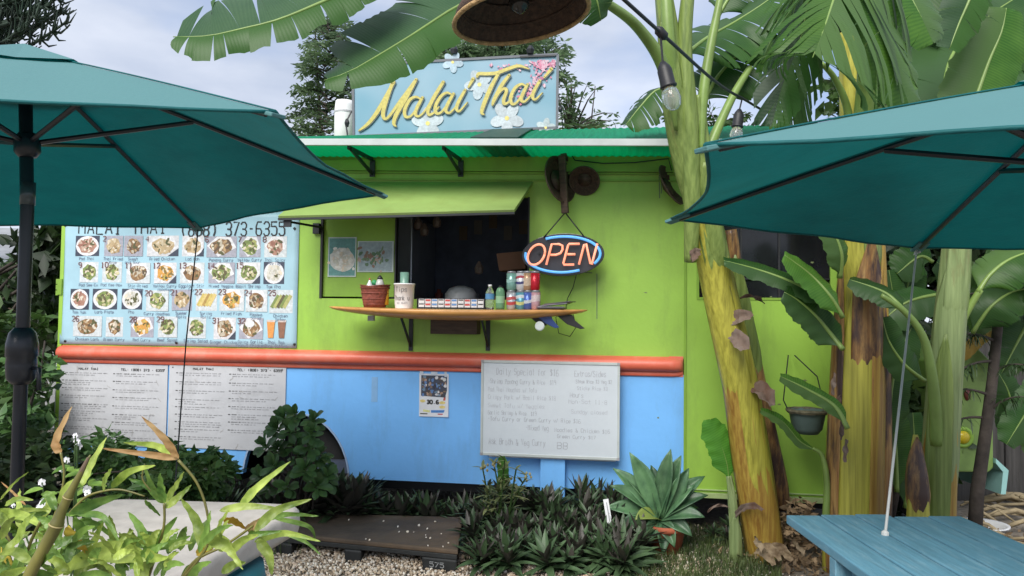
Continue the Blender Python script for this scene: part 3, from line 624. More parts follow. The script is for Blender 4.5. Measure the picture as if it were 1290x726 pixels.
# --- the two white text menus below the rail
def textmenu(px0, py0, px1, py1, label, seed):
    r0, r1, z1, z0 = rect(px0, py0, px1, py1); rr = random.Random(seed)
    t = thing('printed_menu', label, 'menu sheet', ((r0+r1)/2, -.004, z0), 'F', 'printed menu sheets below the orange rail')
    part('sheet', M().box((r0, -.009, z0), (r1, -.003, z1)), MENUP, t)
    m = M(); W = r1-r0; H = z1-z0; f = fplane(.0102)
    for q, s in ((.30, 'MALAY THAI'), (.78, 'TEL: (808) 373 - 6355')):
        wd = len(s)*.0135*W*1.35; hand(m, s, r0+W*q-wd/2, z1-H*.075, H*.026, f, H*.0075, 0, (.03, .03, .03), .0, width=wd)
    for c in (0, 1):
        x0 = r0+W*(.09+.46*c); y = z1-H*.115; nrow = 0
        while y > z0+H*.07 and nrow < 40:
            m.stroke([(x0-W*.03, y), (x0-W*.012, y)], H*.011, f, 0, (.08, .08, .08))
            for li in range(rr.choice((2, 2, 2, 3))):
                x = x0; end = x0+W*(.36 if li == 0 else rr.uniform(.14, .37)); first = li == 0; y0_ = y-li*H*.0255
                while x < end:
                    wl = W*rr.uniform(.012, .045)*(1.3 if first else 1)
                    for kk in range(max(2, int(wl/(W*.0075)))):      # letter-sized ticks
                        hh = H*rr.choice((.009, .009, .013)); xx = x+kk*W*.0075
                        m.stroke([(xx, y0_-hh/2), (xx+W*.0052*rr.choice((1, -.2)), y0_+hh/2)], W*(.0050 if first else .0034), f, 0, (.16, .16, .17) if first else (.28, .28, .30))
                        m.stroke([(xx, y0_), (xx+W*.006, y0_)], H*.005, f, 0, (.2, .2, .2) if first else (.32, .32, .34))
                    x += wl+W*.008; first = first and rr.random() < .45
            y -= H*rr.choice((.088, .094, .105)); nrow += 1
            if c and y < z0+H*.16 and seed == 5: break
    part('small_lettering', m, PRINT, t, kind='stuff')
    m = M()
    for k in range(16 if seed == 4 else 9):
        cx_ = r0+W*rr.random(); cz_ = z0+H*rr.random()**1.5; a = rr.random()*3
        m.stroke([(cx_+math.cos(a)*.02*k2, cz_+.035*math.sin(a)*k2+.004*math.sin(k2*5)) for k2 in (0, .5, 1, 1.4)], .0022+.003*rr.random(), f, .0003, (.38, .37, .36))
    part('scuff_stain', m, PRINT, t, kind='stuff')
    m = M()
    for a, b in ((.03, .95), (.97, .95)): m.lathe((r0+W*a, -.008, z0+H*b), [(.005, 0), (.004, .004)], 8, (0, -1, 0))
    part('screw', m, METALD, t); return t
textmenu(70, 459, 211, 561, 'weathered white menu sheet of small print, the left one below the rail', 4)
textmenu(213, 459, 360, 566, 'white menu sheet of small print beside the leafy bush', 5)
# --- event flyer
r0, r1, z1, z0 = rect(528, 471, 565, 525); fl = thing('event_flyer', 'small colourful flyer taped to the blue panel', 'flyer', ((r0+r1)/2, -.003, z0), 'F')
W = r1-r0; H = z1-z0; f = fplane(.0045)
m = M()
for j in range(7):
    for i in range(6): u = r0+W*i/5; m.v.append((u+.003*(1-j/6), -.003-.004*(i == 5)*(1-j/6)-.002*(j == 0), z0+H*j/6))
for j in range(6):
    for i in range(5): a = j*6+i; m.f.append((a, a+1, a+7, a+6))
part('paper', m, mat('flyer_paper', (.66, .68, .72), .5), fl, solid=.001)
m = M(); m.add([f(r0+W*a, z0+H*b, 0) for a, b in ((.07, .48), (.95, .45), (.95, .96), (.07, .96))], [(0, 1, 2, 3)], (.05, .06, .09))
for k in range(90):
    m.disc(r0+W*rnd.uniform(.12, .9), z0+H*rnd.uniform(.5, .93), W*rnd.uniform(.02, .07), H*rnd.uniform(.015, .05), f, .0003+.00001*k, 6, rnd.choice([(.1, .2, .42), (.06, .05, .05), (.4, .26, .18), (.2, .14, .1), (.6, .6, .62), (.14, .22, .3), (.03, .03, .05)]), .3)
m.disc(r0+W*.86, z0+H*.87, W*.06, W*.06, f, .002, 10, (.6, .62, .6))
for a, b, w_, c in ((.13, .36, .16, (.68, .56, .2)), (.8, .33, .18, (.68, .56, .2)), (.8, .23, .18, (.68, .56, .2))): m.disc(r0+W*a, z0+H*b, W*w_*.6, H*.035, f, .0004, 10, c)
hand(m, '30.6', r0+W*.28, z0+H*.30, H*.08, f, W*.045, .0005, (.03, .03, .03), 0, width=W*.42)
m.stroke([(r0+W*.42, z0+H*.12), (r0+W*.88, z0+H*.13)], H*.06, f, .0004, (.06, .2, .5)); m.stroke([(r0+W*.65, z0+H*.06), (r0+W*.85, z0+H*.06)], H*.03, f, .0004, (.5, .06, .1))
m.stroke([(r0+W*.05, z0+H*.05), (r0+W*.3, z0+H*.05)], H*.05, f, .0004, (.03, .04, .03)); m.stroke([(r0+W*.15, z0+H*.14), (r0+W*.38, z0+H*.12)], H*.05, f, .0004, (.6, .6, .25))
m.add([f(r0+W*a, z0+H*b, 0) for a, b in ((.82, .38), (.95, .38), (.95, .47), (.85, .47))], [(0, 1, 2, 3)], (.5, .1, .08))
part('flyer_print', m, PRINT, fl, kind='stuff')
part('tape', M().box((r0+W*.02, -.006, z1-.01), (r0+W*.14, -.0052, z1+.03)).box((r0+W*.86, -.006, z1-.02), (r0+W*.94, -.0052, z1+.035)).box((r0+W*.4, -.006, z1-.008), (r0+W*.62, -.0052, z1+.014)), mat('tape', (.55, .62, .7), .3), fl)
# --- whiteboard on a blue post
wo = .10
r0, r1, z1, z0 = rect(606.5, 456, 780, 576, wo); wb = thing('whiteboard', 'framed whiteboard with faded handwriting on a blue post', 'whiteboard', ((r0+r1)/2, -wo, 0), 'F')
part('post', M().box((U(681, 590, .06).x, -.075, .02), (U(712, 590, .06).x, -.038, z0+.3)), BLUE, wb, bevel=.003)
part('board', M().box((r0, -wo-.004, z0), (r1, -wo+.012, z1)), WBOARD, wb)
m = M(); q = .014
m.box((r0-.004, -wo-.010, z1-q), (r1+.004, -wo+.014, z1+.003)); m.box((r0-.004, -wo-.010, z0-.004), (r1+.004, -wo+.014, z0+q))
m.box((r0-.004, -wo-.009, z0+q), (r0+q-.002, -wo+.014, z1-q)); m.box((r1-q+.002, -wo-.009, z0+q), (r1+.004, -wo+.014, z1-q))
part('frame', m, ALU, wb, bevel=.002)
part('backing_sheet', M().box((r0+.05, -wo+.02, z0-.016), (r1-.02, -wo+.03, z1-.02)), WHITE, wb)
m = M()
for a in (r0-.004, r1-.014):
    for b in (z0-.004, z1-.014): m.box((a, -wo-.013, b), (a+.018, -wo-.0095, b+.018))
part('frame_corner', m, mat('grey_plastic', (.3, .3, .31)), wb)
m = M(); W = r1-r0; H = z1-z0; f = fplane(wo+.0055)
lines = [(.11, .86, .068, 'Daily Special for $16', .46, .55), (.05, .765, .048, '-Shrimp Panang Curry & Rice  $19', .50, .62), (.05, .68, .045, 'Pad Thai Noodles w/ Tofu', .36, .55), (.05, .60, .046, 'Crispy Pork w/ Basil Rice $18', .50, .55),
 (.05, .51, .044, 'Sweet Tofu w/ Veggies', .42, .5), (.05, .435, .042, 'Garlic Shrimp & Rice  $19', .36, .62), (.05, .37, .042, '-Tofu Curry or Green Curry w/ Rice $16', .68, .72), (.33, .28, .055, '-Mixed Veg', .17, .75), (.54, .275, .04, 'Noodles & Chicken $16', .40, .72),
 (.56, .21, .036, 'Green Curry $17', .28, .72), (.06, .12, .065, 'Ask Broth & Veg Curry', .42, .6), (.56, .10, .065, 'BBQ', .13, .8), (.68, .86, .06, 'Extras/Sides', .23, .62), (.69, .79, .038, 'Steam Rice $3 Veg $2', .26, .68), (.70, .72, .036, 'Sticky Rice $3', .22, .55),
 (.65, .64, .05, 'Hours', .10, .66), (.64, .575, .042, 'Mon-Sat 11-8', .28, .6), (.66, .47, .042, 'Sunday closed', .26, .5)]
for (a, b, h, s, wd, dk) in lines:
    v = .60-dk*.37; hand(m, s, r0+W*a, z0+H*b-.004, H*h, f, .0019 if h < .06 else .0026, 0, (v, v*1.02, v*1.12), .14, width=W*wd)
part('marker_lettering', m, PRINT, wb, kind='stuff')
# --- roof sign
so_ = -.38
c4 = [U(447, 173, so_), U(702, 162, so_), U(703, 70, so_), U(446, 84, so_)]
sg = thing('roof_sign', 'blue roof sign with flowers and gold Malai Thai script lettering', 'sign', ((c4[0].x+c4[1].x)/2, .38, zTop+.05), 'F')
def sgm(zx, zy, d):
    """a point of the sign board from its place on the enlarged view of the photograph"""
    return U(440+zx/4.607, 60+zy/4.607, so_+.026+d)
m = M(); m.add([p+Vector((0, dd, 0)) for dd in (-.02, .03) for p in c4], [(0, 1, 2, 3), (7, 6, 5, 4), (0, 4, 5, 1), (1, 5, 6, 2), (2, 6, 7, 3), (3, 7, 4, 0)])
part('sign_board', m, mat('sign_blue', (.13, .29, .38), .6, .0, 1.6, col2=(.27, .39, .47), detail=2), sg)
m = M()
for a, b in ((0, 1), (1, 2), (2, 3), (3, 0)): m.beam(c4[a]+Vector((0, -.02, 0)), c4[b]+Vector((0, -.02, 0)), .018, .016, (0, 1, 0))
part('frame', m, mat('sign_frame', (.12, .13, .15), .6), sg)
m = M()
for px in (460, 690): p = U(px, 100, so_); m.box((p.x-.02, .42, zTop+.05), (p.x+.02, .46, p.z))
part('stand_leg', m, METALD, sg)
m = M()
def flower(zx, zy, r, rot, cc=(.44, .50, .53), n=5):
    for k in range(n):
        a = rot+k*6.283/n; ex, ey = zx+math.cos(a)*r*.55, zy+math.sin(a)*r*.55
        pts = [(zx, zy)]+[(ex+math.cos(a)*r*.5*math.cos(b)-math.sin(a)*r*.34*math.sin(b), ey+math.sin(a)*r*.5*math.cos(b)+math.cos(a)*r*.34*math.sin(b)) for b in [-1.9+.38*i for i in range(11)]]
        m.add([sgm(x, y, .0006+.0002*k) for x, y in pts], [tuple(range(len(pts)))], tuple(v*(.86+.1*(k % 3)) for v in cc))
    m.disc(zx, zy, r*.14, r*.14, sgm, .0022, 10, (.66, .55, .16))
flower(455, 440, 92, .9); flower(600, 85, 60, .2, (.34, .45, .52)); flower(755, 215, 85, .5, (.40, .48, .52)); flower(915, 410, 95, .3); flower(1140, 465, 55, 1.1, (.40, .47, .49))
for k in range(150):
    q = rnd.random(); zx = 1130-q*130+rnd.gauss(0, 26) if k % 2 else 1140+rnd.gauss(0, 42); zy = 120+q*190+rnd.gauss(0, 22) if k % 2 else 95+rnd.gauss(0, 16)
    zx = min(1190, max(800, zx)); zy = max(78, zy)
    if k % 7 == 0: zx, zy = 820+rnd.random()*240, 112+rnd.gauss(0, 10)
    m.disc(zx, zy, rnd.uniform(5, 13), rnd.uniform(4, 9), sgm, .0026+.00001*k, 6, rnd.choice([(.48, .15, .24), (.50, .27, .35), (.40, .12, .20), (.52, .36, .42)]), .3, rnd.random()*3)
part('flower_print', m, PRINT, sg, kind='stuff')
script = [([(55, 482), (110, 440), (170, 360), (258, 200)], (8, 20, 24, 18)), ([(250, 205), (207, 330), (196, 395), (222, 408), (300, 305), (388, 185)], (18, 24, 22, 14, 20, 16)), ([(388, 185), (330, 290), (272, 390), (258, 440), (272, 458)], (16, 24, 24, 20, 5)),
 ([(412, 298), (385, 286), (350, 305), (322, 360), (326, 400), (358, 396), (400, 340), (424, 290)], (8, 14, 18, 20, 18, 12, 14, 14)), ([(424, 290), (392, 350), (384, 388), (405, 398), (440, 365), (480, 300)], (16, 20, 18, 12, 10, 10)),
 ([(480, 300), (545, 200)], (10, 18)), ([(545, 200), (490, 290), (458, 360), (462, 390), (490, 378), (520, 345)], (18, 22, 20, 16, 12, 8)),
 ([(592, 272), (565, 262), (530, 285), (500, 340), (505, 380), (535, 374), (578, 318), (604, 268)], (8, 14, 18, 20, 18, 12, 14, 14)), ([(604, 268), (570, 330), (560, 368), (584, 378), (625, 335)], (16, 20, 18, 12, 8)),
 ([(672, 246), (632, 318), (622, 356), (640, 368), (684, 318)], (16, 20, 18, 12, 6)), ([(692, 228), (718, 182)], (12, 20)),
 ([(742, 168), (752, 152), (800, 152), (860, 146), (930, 120), (985, 106), (1042, 124)], (14, 20, 20, 20, 20, 18, 5)), ([(866, 150), (822, 230), (784, 320), (768, 375), (782, 388)], (16, 24, 24, 20, 6)),
 ([(928, 160), (880, 225), (842, 300), (830, 332)], (16, 22, 22, 12)), ([(830, 332), (870, 262), (900, 238), (912, 252), (896, 300), (898, 326), (922, 318), (948, 285)], (8, 12, 16, 18, 20, 18, 12, 8)),
 ([(1022, 222), (998, 212), (962, 235), (936, 290), (944, 326), (972, 318), (1010, 262), (1034, 214)], (8, 14, 18, 20, 18, 12, 14, 14)), ([(1034, 214), (1004, 275), (998, 306), (1020, 312), (1060, 270)], (16, 20, 18, 12, 8)),
 ([(1106, 192), (1070, 256), (1064, 290), (1082, 300), (1120, 262)], (16, 20, 18, 12, 5)), ([(1132, 172), (1172, 124)], (12, 20))]
def smooth(pts, ws, n=5):
    P_, W_ = [], []
    for i in range(len(pts)-1):
        a = pts[max(i-1, 0)]; b = pts[i]; c = pts[i+1]; d = pts[min(i+2, len(pts)-1)]
        for k in range(n):
            t = k/n; cr_ = lambda w, x, y, z: .5*((2*x)+(-w+y)*t+(2*w-5*x+4*y-z)*t*t+(-w+3*x-3*y+z)*t**3)
            P_.append(tuple(cr_(a[j], b[j], c[j], d[j]) for j in range(len(b)))); W_.append(ws[i]+(ws[i+1]-ws[i])*t)
    P_.append(tuple(pts[-1])); W_.append(ws[-1]); return P_, W_
for nm, dx, dw, dd, cc in (('lettering_shadow', 3, 5, .006, (.11, .14, .13)), ('gold_lettering', 0, 0, .009, (.48, .41, .10))):
    m = M()
    for si, (pts, ws) in enumerate(script):
        a, b = smooth(pts, ws); m.stroke([(x+dx, y+dx) for x, y in a], [max(3, v+dw) for v in b], sgm, dd+.0002*si, cc)
        for e in (0, -1): m.disc(a[e][0]+dx, a[e][1]+dx, (b[e]+dw)/2, (b[e]+dw)/2, sgm, dd+.0002*si, 10, cc)
    part(nm, m, PRINT, sg)
m = M()
for px in (572, 668): p = U(px, 68, so_+.03); m.lathe(p, [(.022, 0), (.03, .03), (.012, .06)], 10)
m.beam(U(655, 72, so_+.03), U(700, 70, so_+.03), .012, .012); part('spot_fitting', m, METALD, sg)
# water tank behind the sign
p = U(434, 150, -.7); r_ = U(446, 150, -.7).x-p.x
wt = thing('water_tank', 'white round tank on the roof behind the sign', 'tank', (p.x, .7, zTop+.05), 'F')
zz = U(434, 128, -.7).z; part('tank_body', M().lathe((p.x, .7, zTop+.05), [(r_, 0), (r_, zz-zTop-.12), (r_*.95, zz-zTop-.085), (r_*.9, zz-zTop-.05)], 24), WHITEP, wt, True)
part('tank_rim', M().lathe((p.x, .7, zz-.10), [(r_*1.03, 0), (r_*1.03, .015)], 24), mat('grey_band', (.4, .4, .42)), wt)
m = M().tube([U(443, 140, -.4), U(438, 150, -.38), U(436, 158, -.36), U(438, 172, -.3)], .006, 6).lathe(U(437, 160, -.36), [(.012, 0), (.02, .03), (.01, .06)], 8)
part('tank_cable', m, BLACK, wt)
# pictures on the shutter
for (a, b, c, d, lab, kind) in ((413.5, 299, 449, 349, 'taped picture of a pale dish on teal, left on the shutter', 0), (450.5, 304, 496, 343, 'taped picture of herbs and meat beside the window opening', 1)):
    r0, r1, z1, z0 = rect(a, b, c, d, -.02); t = thing('dish_picture', lab, 'picture', ((r0+r1)/2, .02, z0), 'F', 'pictures taped on the shutter')
    part('paper', M().box((r0, .016, z0), (r1, .0215, z1)), mat('picture_paper', (.42, .5, .48), .4), t)
    m = M(); f = fplane(-.0155); W = r1-r0; H = z1-z0; lo = [(.10, .26, .25), (.25, .33, .36)][kind]
    m.add([f(r0+W*a_, z0+H*b_, 0) for a_, b_ in ((.04, .03), (.96, .03), (.96, .97), (.04, .97))], [(0, 1, 2, 3)], lo)
    if kind == 0: m.disc(r0+W*.5, z0+H*.42, W*.45, H*.3, f, .0003, 14, (.55, .56, .52), .08)
    for k in range(60):
        cc = rnd.choice([(.66, .66, .6), (.5, .5, .42), (.6, .52, .4), (.7, .7, .66)] if kind == 0 else [(.08, .16, .08), (.2, .12, .08), (.12, .2, .1), (.4, .3, .24), (.3, .4, .42)])
        m.disc(r0+W*(.5+rnd.gauss(0, .17)), z0+H*((.42 if kind == 0 else .45)+rnd.gauss(0, .13)), W*rnd.uniform(.03, .1), H*rnd.uniform(.02, .07), f, .0005+.00002*k, 7, cc, .3, rnd.random()*3)
    part('picture_print', m, PRINTF, t, kind='stuff')
# --- OPEN neon sign
no = .16; C = U(709, 321, no); k_ = U(710, 321, no).x-C.x
ns = thing('neon_sign', 'oval OPEN neon sign with orange letters and blue border', 'neon sign', (C.x, -no, C.z), 'F')
tl = R(-2)
def nm_(x, y, d=0): x, y = x*k_, -y*k_; return (C.x+x*math.cos(tl)-y*math.sin(tl), -no-d, C.z-x*math.sin(-tl)*1+y*math.cos(tl)+x*.045)
el = [(52*math.cos(a)*1.0, 27*math.sin(a)) for a in [6.2832*i/48 for i in range(48)]]
part('backing', M().prism(el, -.012, .0, lambda a, b, d: nm_(a, b, d)), mat('black_acrylic', (.035, .035, .04), .22, .2), ns, bevel=.003)
ar1 = lambda a0, a1, n=22: [nm_(47*math.cos(R(a0+(a1-a0)*i/n)), 22.5*math.sin(R(a0+(a1-a0)*i/n)), .018) for i in range(n+1)]
m = M().tube(ar1(-118, 32), .0085, 8).tube(ar1(62, 188), .0085, 8); part('blue_tube', m, NEONB, ns, True)
def tubes(lst):
    m = M()
    for pts in lst: m.tube([nm_(x, y, .022) for x, y in pts], .0075, 8)
    return m
sl_ = .22
def sx(x, y): return (x-(y)*sl_, y)
oo = [sx(-33+10.5*math.cos(a), 13*math.sin(a)) for a in [6.2832*i/20 for i in range(21)]]
part('letter_tube', tubes([oo]), NEONO, ns, True)
part('letter_tube', tubes([[sx(-17, 13), sx(-17, -13), sx(-8, -13), sx(-3, -11), sx(-1.5, -6), sx(-3, -1.5), sx(-8, .5), sx(-15, .5)]]), NEONO, ns, True)
part('letter_tube', tubes([[sx(18, -13), sx(5, -13), sx(4, -11), sx(4, 11), sx(5, 13), sx(18, 13)], [sx(6, 0), sx(16, 0)]]), NEONO, ns, True)
part('letter_tube', tubes([[sx(24, 13), sx(24, -12), sx(26, -13), sx(38, 12), sx(40, 13), sx(40, -13)]]), NEONO, ns, True)
m = M()
h0 = U(712, 268, .12); m.tube([nm_(-25, -22, .005), h0], .0045, 6).tube([h0, nm_(26, -22, .005)], .0045, 6)
m.tube([nm_(18, 26), U(722, 362, .03), U(715, 376, .03), U(712, 392, .03), U(700, 400, .05), U(704, 420, .05), U(718, 424, .05), U(726, 412, .05), U(722, 396, .03)], .0028, 6)
part('cord', m, BLACK, ns, True)
m = M()
for x in (-31, -14, 10, 33): m.box(nm_(x, -3, .0), nm_(x+2.5, -.5, .02))
part('tube_clip', m, METALD, ns)

# ================================================================ COUNTER AND WHAT STANDS ON IT
SY = .235                                             # the counter's middle, in front of the wall
s0, s1 = U(415, 386, SY).x, U(740, 388, SY).x; sz = U(560, 391, SY).z
sb = thing('surfboard_counter', 'wooden surfboard used as a counter under the serving window', 'counter', ((s0+s1)/2, -SY, sz), 'F')
m = M(); nL, nW = 48, 10; L_ = s1-s0
def sprof(t):                                         # half width, rocker, thickness
    wd = .20*(max(0, math.sin(math.pi*t**.85)))**.62; return wd+.004, .016*(2*t-1)**2*(1 if t > .5 else 1.3), .005+.056*max(0, math.sin(math.pi*t))**.55
for i in range(nL+1):
    t = i/nL; wd, rk, th = sprof(t)
    for j in range(2*nW):
        a = math.pi*2*j/(2*nW); cx_, cz_ = math.cos(a), math.sin(a)
        m.v.append((s0+L_*t, -SY+wd*cx_, sz+rk+(th*.18*abs(cz_)**.7 if cz_ > 0 else -th*1.0*abs(cz_)**.8)-.004))
for i in range(nL):
    for j in range(2*nW): a = i*2*nW+j; b = i*2*nW+(j+1) % (2*nW); m.f.append((a, b, b+2*nW, a+2*nW))
m.f += [tuple(range(2*nW-1, -1, -1)), tuple(range(nL*2*nW, (nL+1)*2*nW))]
part('board', m, WOODB, sb, True)
def fin(px, dx, col, s=1.0, yo=0):
    p = U(px, 404, SY+yo); z = sz-.02; o = .055*s
    return M().prism([(p.x-o, z), (p.x+o*.9, z), (p.x+o*1.2, z-.035*s), (p.x+o*2.0+dx, z-.085*s), (p.x+o*1.5+dx, z-.09*s), (p.x+o*.3, z-.06*s)], -SY-yo-.006, -SY-yo+.006, lambda a, b, d: (a, d, b))
part('fin', fin(711, .02, 0, 1.0, .02), BLACK, sb, bevel=.003); part('fin', fin(684, .0, 0, .95, .03), mat('fin_blue', (.03, .07, .26), .35), sb, bevel=.003)
part('fin', fin(672, .0, 0, .8, .0), BLACK, sb, bevel=.003)
p = U(680, 411, SY+.07); part('white_disc', M().lathe(p, [(.029, 0), (.03, .006), (.024, .010)], 20, (0, -1, 0)), mat('disc_white', (.62, .68, .66), .4), sb)
for px in (518, 615):
    p = U(px, 420, .0); m = M().box((p.x-.014, -.012, U(px, 442, 0).z), (p.x+.014, -.0005, sz-.035)).box((p.x-.014, -.30, sz-.045), (p.x+.014, -.0, sz-.036))
    m.beam((p.x, -.01, U(px, 436, 0).z), (p.x, -.24, sz-.047), .02, .010, (1, 0, 0)); part('bracket', m, METALD, sb)
r0, r1, z1, z0 = rect(545, 403, 603, 421, .1); part('wood_block', M().box((r0, -.16, z0), (r1, -.03, sz-.047)), WOODD, sb, bevel=.003)
part('clamp', M().box((U(468, 404, .2).x-.02, -.22, sz-.075), (U(468, 404, .2).x+.02, -.19, sz-.04)), mat('clamp_grey', (.4, .42, .42)), sb)
def dz(px): t = (U(px, 390, SY).x-s0)/L_; wd, rk, th = sprof(min(1, max(0, t))); return sz+rk+th*.18-.004
def onb(px, off): p = U(px, 390, off); return Vector((p.x, -off, dz(px)))
KP = U(601, 380, .24).x-U(600, 380, .24).x
# wicker basket
b = onb(472, .22); bk = thing('wicker_basket', 'reddish wicker basket of sauce bottles on the counter', 'basket', b, 'F'); hb = 27*KP
m = M(); n = 32; prof = [(.0, 0), (.068, 0), (.078, hb*.3), (.086, hb*.65), (.094, hb*.95), (.102, hb), (.090, hb*.97), (.078, hb*.6), (.066, .012), (0, .012)]
m.lathe(b, prof, n, cap=False); m.v = [(v[0]+(.003 if (k % n) % 2 else 0)*(1 if v[0] > b.x else -1), v[1], v[2]+(.012*abs(math.cos(6.283*(k % n)/n)) if k//n in (4, 5, 6) else 0)) for k, v in enumerate(m.v)]
part('basket_body', m, BASK, bk, True)
for k in range(4): part('weave_band', M().tube([b+Vector((math.cos(6.283*i/24)*(.074+.022*k/3), math.sin(6.283*i/24)*(.074+.022*k/3), hb*(.15+.26*k))) for i in range(25)], .004, 6), BASK, bk, True)
def bottle(name, lab, cat, px, off, prof, mt, capm=None, capz=None, group=None, zadd=.0, lblm=None, lb=None):
    c = onb(px, off)+Vector((0, 0, zadd)); t = thing(name, lab, cat, c, 'F', group); part('bottle_body', M().lathe(c, prof, 18), mt, t, True)
    if capm: part('cap', M().lathe(c, capz, 14), capm, t, True)
    if lb: part('label', M().lathe(c, lb, 18, cap=False), lblm, t, True)
    return t
WB = mat('cloudy_plastic', (.62, .66, .68), .3)
bottle('sauce_bottle', 'white squeeze bottle tipped up inside the wicker basket', 'bottle', 465, .25, [(.022, 0), (.024, .10), (.02, .125), (.008, .15), (.004, .165)], WB, mat('red_cap', (.5, .05, .04)), [(.006, .160), (.004, .172)], zadd=.02)
bottle('sauce_bottle', 'bottle with a green lid inside the wicker basket', 'bottle', 471, .20, [(.02, 0), (.022, .12), (.012, .14)], WB, mat('green_cap', (.03, .28, .10)), [(.02, .13), (.02, .15), (.006, .165)], zadd=.02)
bottle('sauce_bottle', 'tall clear sauce bottle with dark spout inside the wicker basket', 'bottle', 478, .21, [(.026, 0), (.028, .14), (.016, .17)], mat('sauce_clear', (.45, .46, .44), .25), BLACK, [(.018, .168), (.018, .178), (.004, .195)], zadd=.02)
bottle('sauce_bottle', 'small yellow mustard bottle at the right of the wicker basket', 'bottle', 486, .22, [(.018, 0), (.018, .10), (.006, .13)], mat('mustard', (.65, .38, .03)), zadd=.02)
# tips bucket
c = onb(509, .25); rr_ = 12.8*KP; hh = 31*KP; tp = thing('tips_bucket', 'white round tips bucket with handwritten thanks on the counter', 'bucket', c, 'F')
part('bucket_body', M().lathe(c, [(rr_*.86, 0), (rr_*.93, hh*.2), (rr_*.98, hh*.94), (rr_*1.05, hh*.95), (rr_*1.05, hh), (rr_*.93, hh), (rr_*.9, hh*.2), (0, hh*.15)], 28, cap=False), WHITEP, tp, True)
m = M(); cyl = lambda a, z, d: (c.x+(rr_*.985+d)*math.sin(a/rr_), c.y-(rr_*.985+d)*math.cos(a/rr_), z)
hand(m, 'Tips', c.x*0-8*KP, c.z+hh*.66, 6*KP, cyl, .5*KP, .001, (.04, .04, .05), .05, width=16*KP); hand(m, 'Thank u', -10*KP, c.z+hh*.32, 5.5*KP, cyl, .5*KP, .001, (.04, .04, .05), .05, width=21*KP)
hand(m, 'so much', -6*KP, c.z+hh*.18, 3*KP, cyl, .3*KP, .001, (.1, .1, .12), .05, width=14*KP); part('handwritten_lettering', m, PRINT, tp, kind='stuff')
c = onb(509, .17); part('cup_stack', M().lathe(c, [(.026, 0), (.030, .24), (.027, .24), (.024, .05)], 18), mat('cup_green', (.16, .30, .24), .3), thing('cup_stack', 'stack of tall green cups behind the tips bucket', 'cups', c, 'F'), True)
# packets in a display strip
c = onb(567, .27); r0, r1, z1, z0 = rect(525, 376.5, 611, 390.5, .29); z0 = dz(567)+.001; hbx = z1-z0+.002
bx = thing('sauce_packet_rack', 'low black rack of small white, red and blue sauce packets', 'rack', ((r0+r1)/2, -.27, z0), 'F')
part('rack', M().box((r0, -.29, z0), (r1, -.24, z0+.008)).box((r0, -.255, z0+.008), (r1, -.25, z0+hbx)).box((r0, -.29, z0+.008), (r0+.004, -.256, z0+hbx)).box((r1-.004, -.29, z0+.008), (r1, -.256, z0+hbx)), BLACK, bx)
pk = {}
for cc, nm0 in (((.70, .70, .70), 'w'), ((.55, .08, .07), 'r'), ((.12, .26, .52), 'b')): pk[nm0] = mat('packet_'+dict(w='white', r='red', b='blue')[nm0], cc, .4)
for j in range(2):
    for i in range(10):
        u = r0+.008+(r1-r0-.016)*(i+.5)/10; zc = z0+.010+(hbx-.014)*(j+.5)/2; w_ = (r1-r0)/10*.42; h_ = hbx*.19; kk = 'wrbwrbwrbw'[i]
        y = -.283-.002*(j == 0)
        pt = part('packet', M().box((u-w_, y, zc-h_), (u+w_, y+.02, zc+h_)), pk['w'], bx)
        part('packet_label', M().box((u-w_*.85, y-.001, zc-h_*(.1 if kk != 'w' else -.3)), (u+w_*.85, y+.0, zc+h_*.8)), pk[kk] if kk != 'w' else METALD, pt)
# bottles and cans
bottle('water_bottle', 'clear plastic water bottle with a blue label on the counter', 'bottle', 617, .27, [(.026, 0), (.029, .02), (.029, .09), (.027, .11), (.012, .138), (.011, .145)], PETG, WHITEP, [(.0125, .145), (.0125, .158)], lb=[(.0295, .065), (.0295, .10)], lblm=mat('label_blue', (.10, .28, .5)))
bottle('drink_bottle', 'pale green drink bottle between water bottle and cans', 'bottle', 630, .27, [(.026, 0), (.029, .015), (.029, .11), (.022, .132), (.012, .14)], mat('green_pet', (.20, .42, .24), .15, glass=.3), BLACK, [(.013, .14), (.013, .15)], lb=[(.0295, .04), (.0295, .085)], lblm=mat('label_green', (.28, .5, .3)))
def can(px, level, colr, bands, lab):
    c = onb(px, .26)+Vector((0, 0, .122*level)); t = thing('drink_can', lab, 'can', c, 'F', 'drink cans stacked on the counter'); q = 6.1*KP
    part('can_body', M().lathe(c, [(q*.82, 0), (q*.84, .003), (q, .010), (q, .108)], 22), colr, t, True)
    part('can_lid', M().lathe(c, [(q, .108), (q*.84, .118), (q*.84, .1215), (q*.78, .1205)], 22), GREYM, t, True)
    m = M()
    for (za, zb, cc) in bands:
        for a0, a1 in ((-1.3, 1.3),):
            n = 12; vs = [(c.x+(q+.0006)*math.sin(a0+(a1-a0)*i/n), c.y-(q+.0006)*math.cos(a0+(a1-a0)*i/n), c.z+z+.003*math.sin(i*.5+za*60)) for z in (za, zb) for i in range(n+1)]
            m.add(vs, [(i, i+1, n+2+i, n+1+i) for i in range(n)], cc)
    part('can_print', m, PRINT, t)
can(644, 0, mat('can_silver', (.55, .56, .58), .25, metal=.5), [(.03, .05, (.5, .06, .06)), (.06, .08, (.5, .1, .1))], 'silver can with red print, bottom of the leftmost stack')
can(644, 1, mat('can_pale_green', (.22, .42, .36), .25, metal=.4), [(.05, .07, (.3, .5, .45))], 'pale green can, top of the leftmost stack')
can(656, 0, mat('can_teal', (.12, .34, .42), .25, metal=.4), [(.03, .05, (.55, .55, .2)), (.07, .09, (.6, .65, .66))], 'teal and white can, bottom of the second stack from the left')
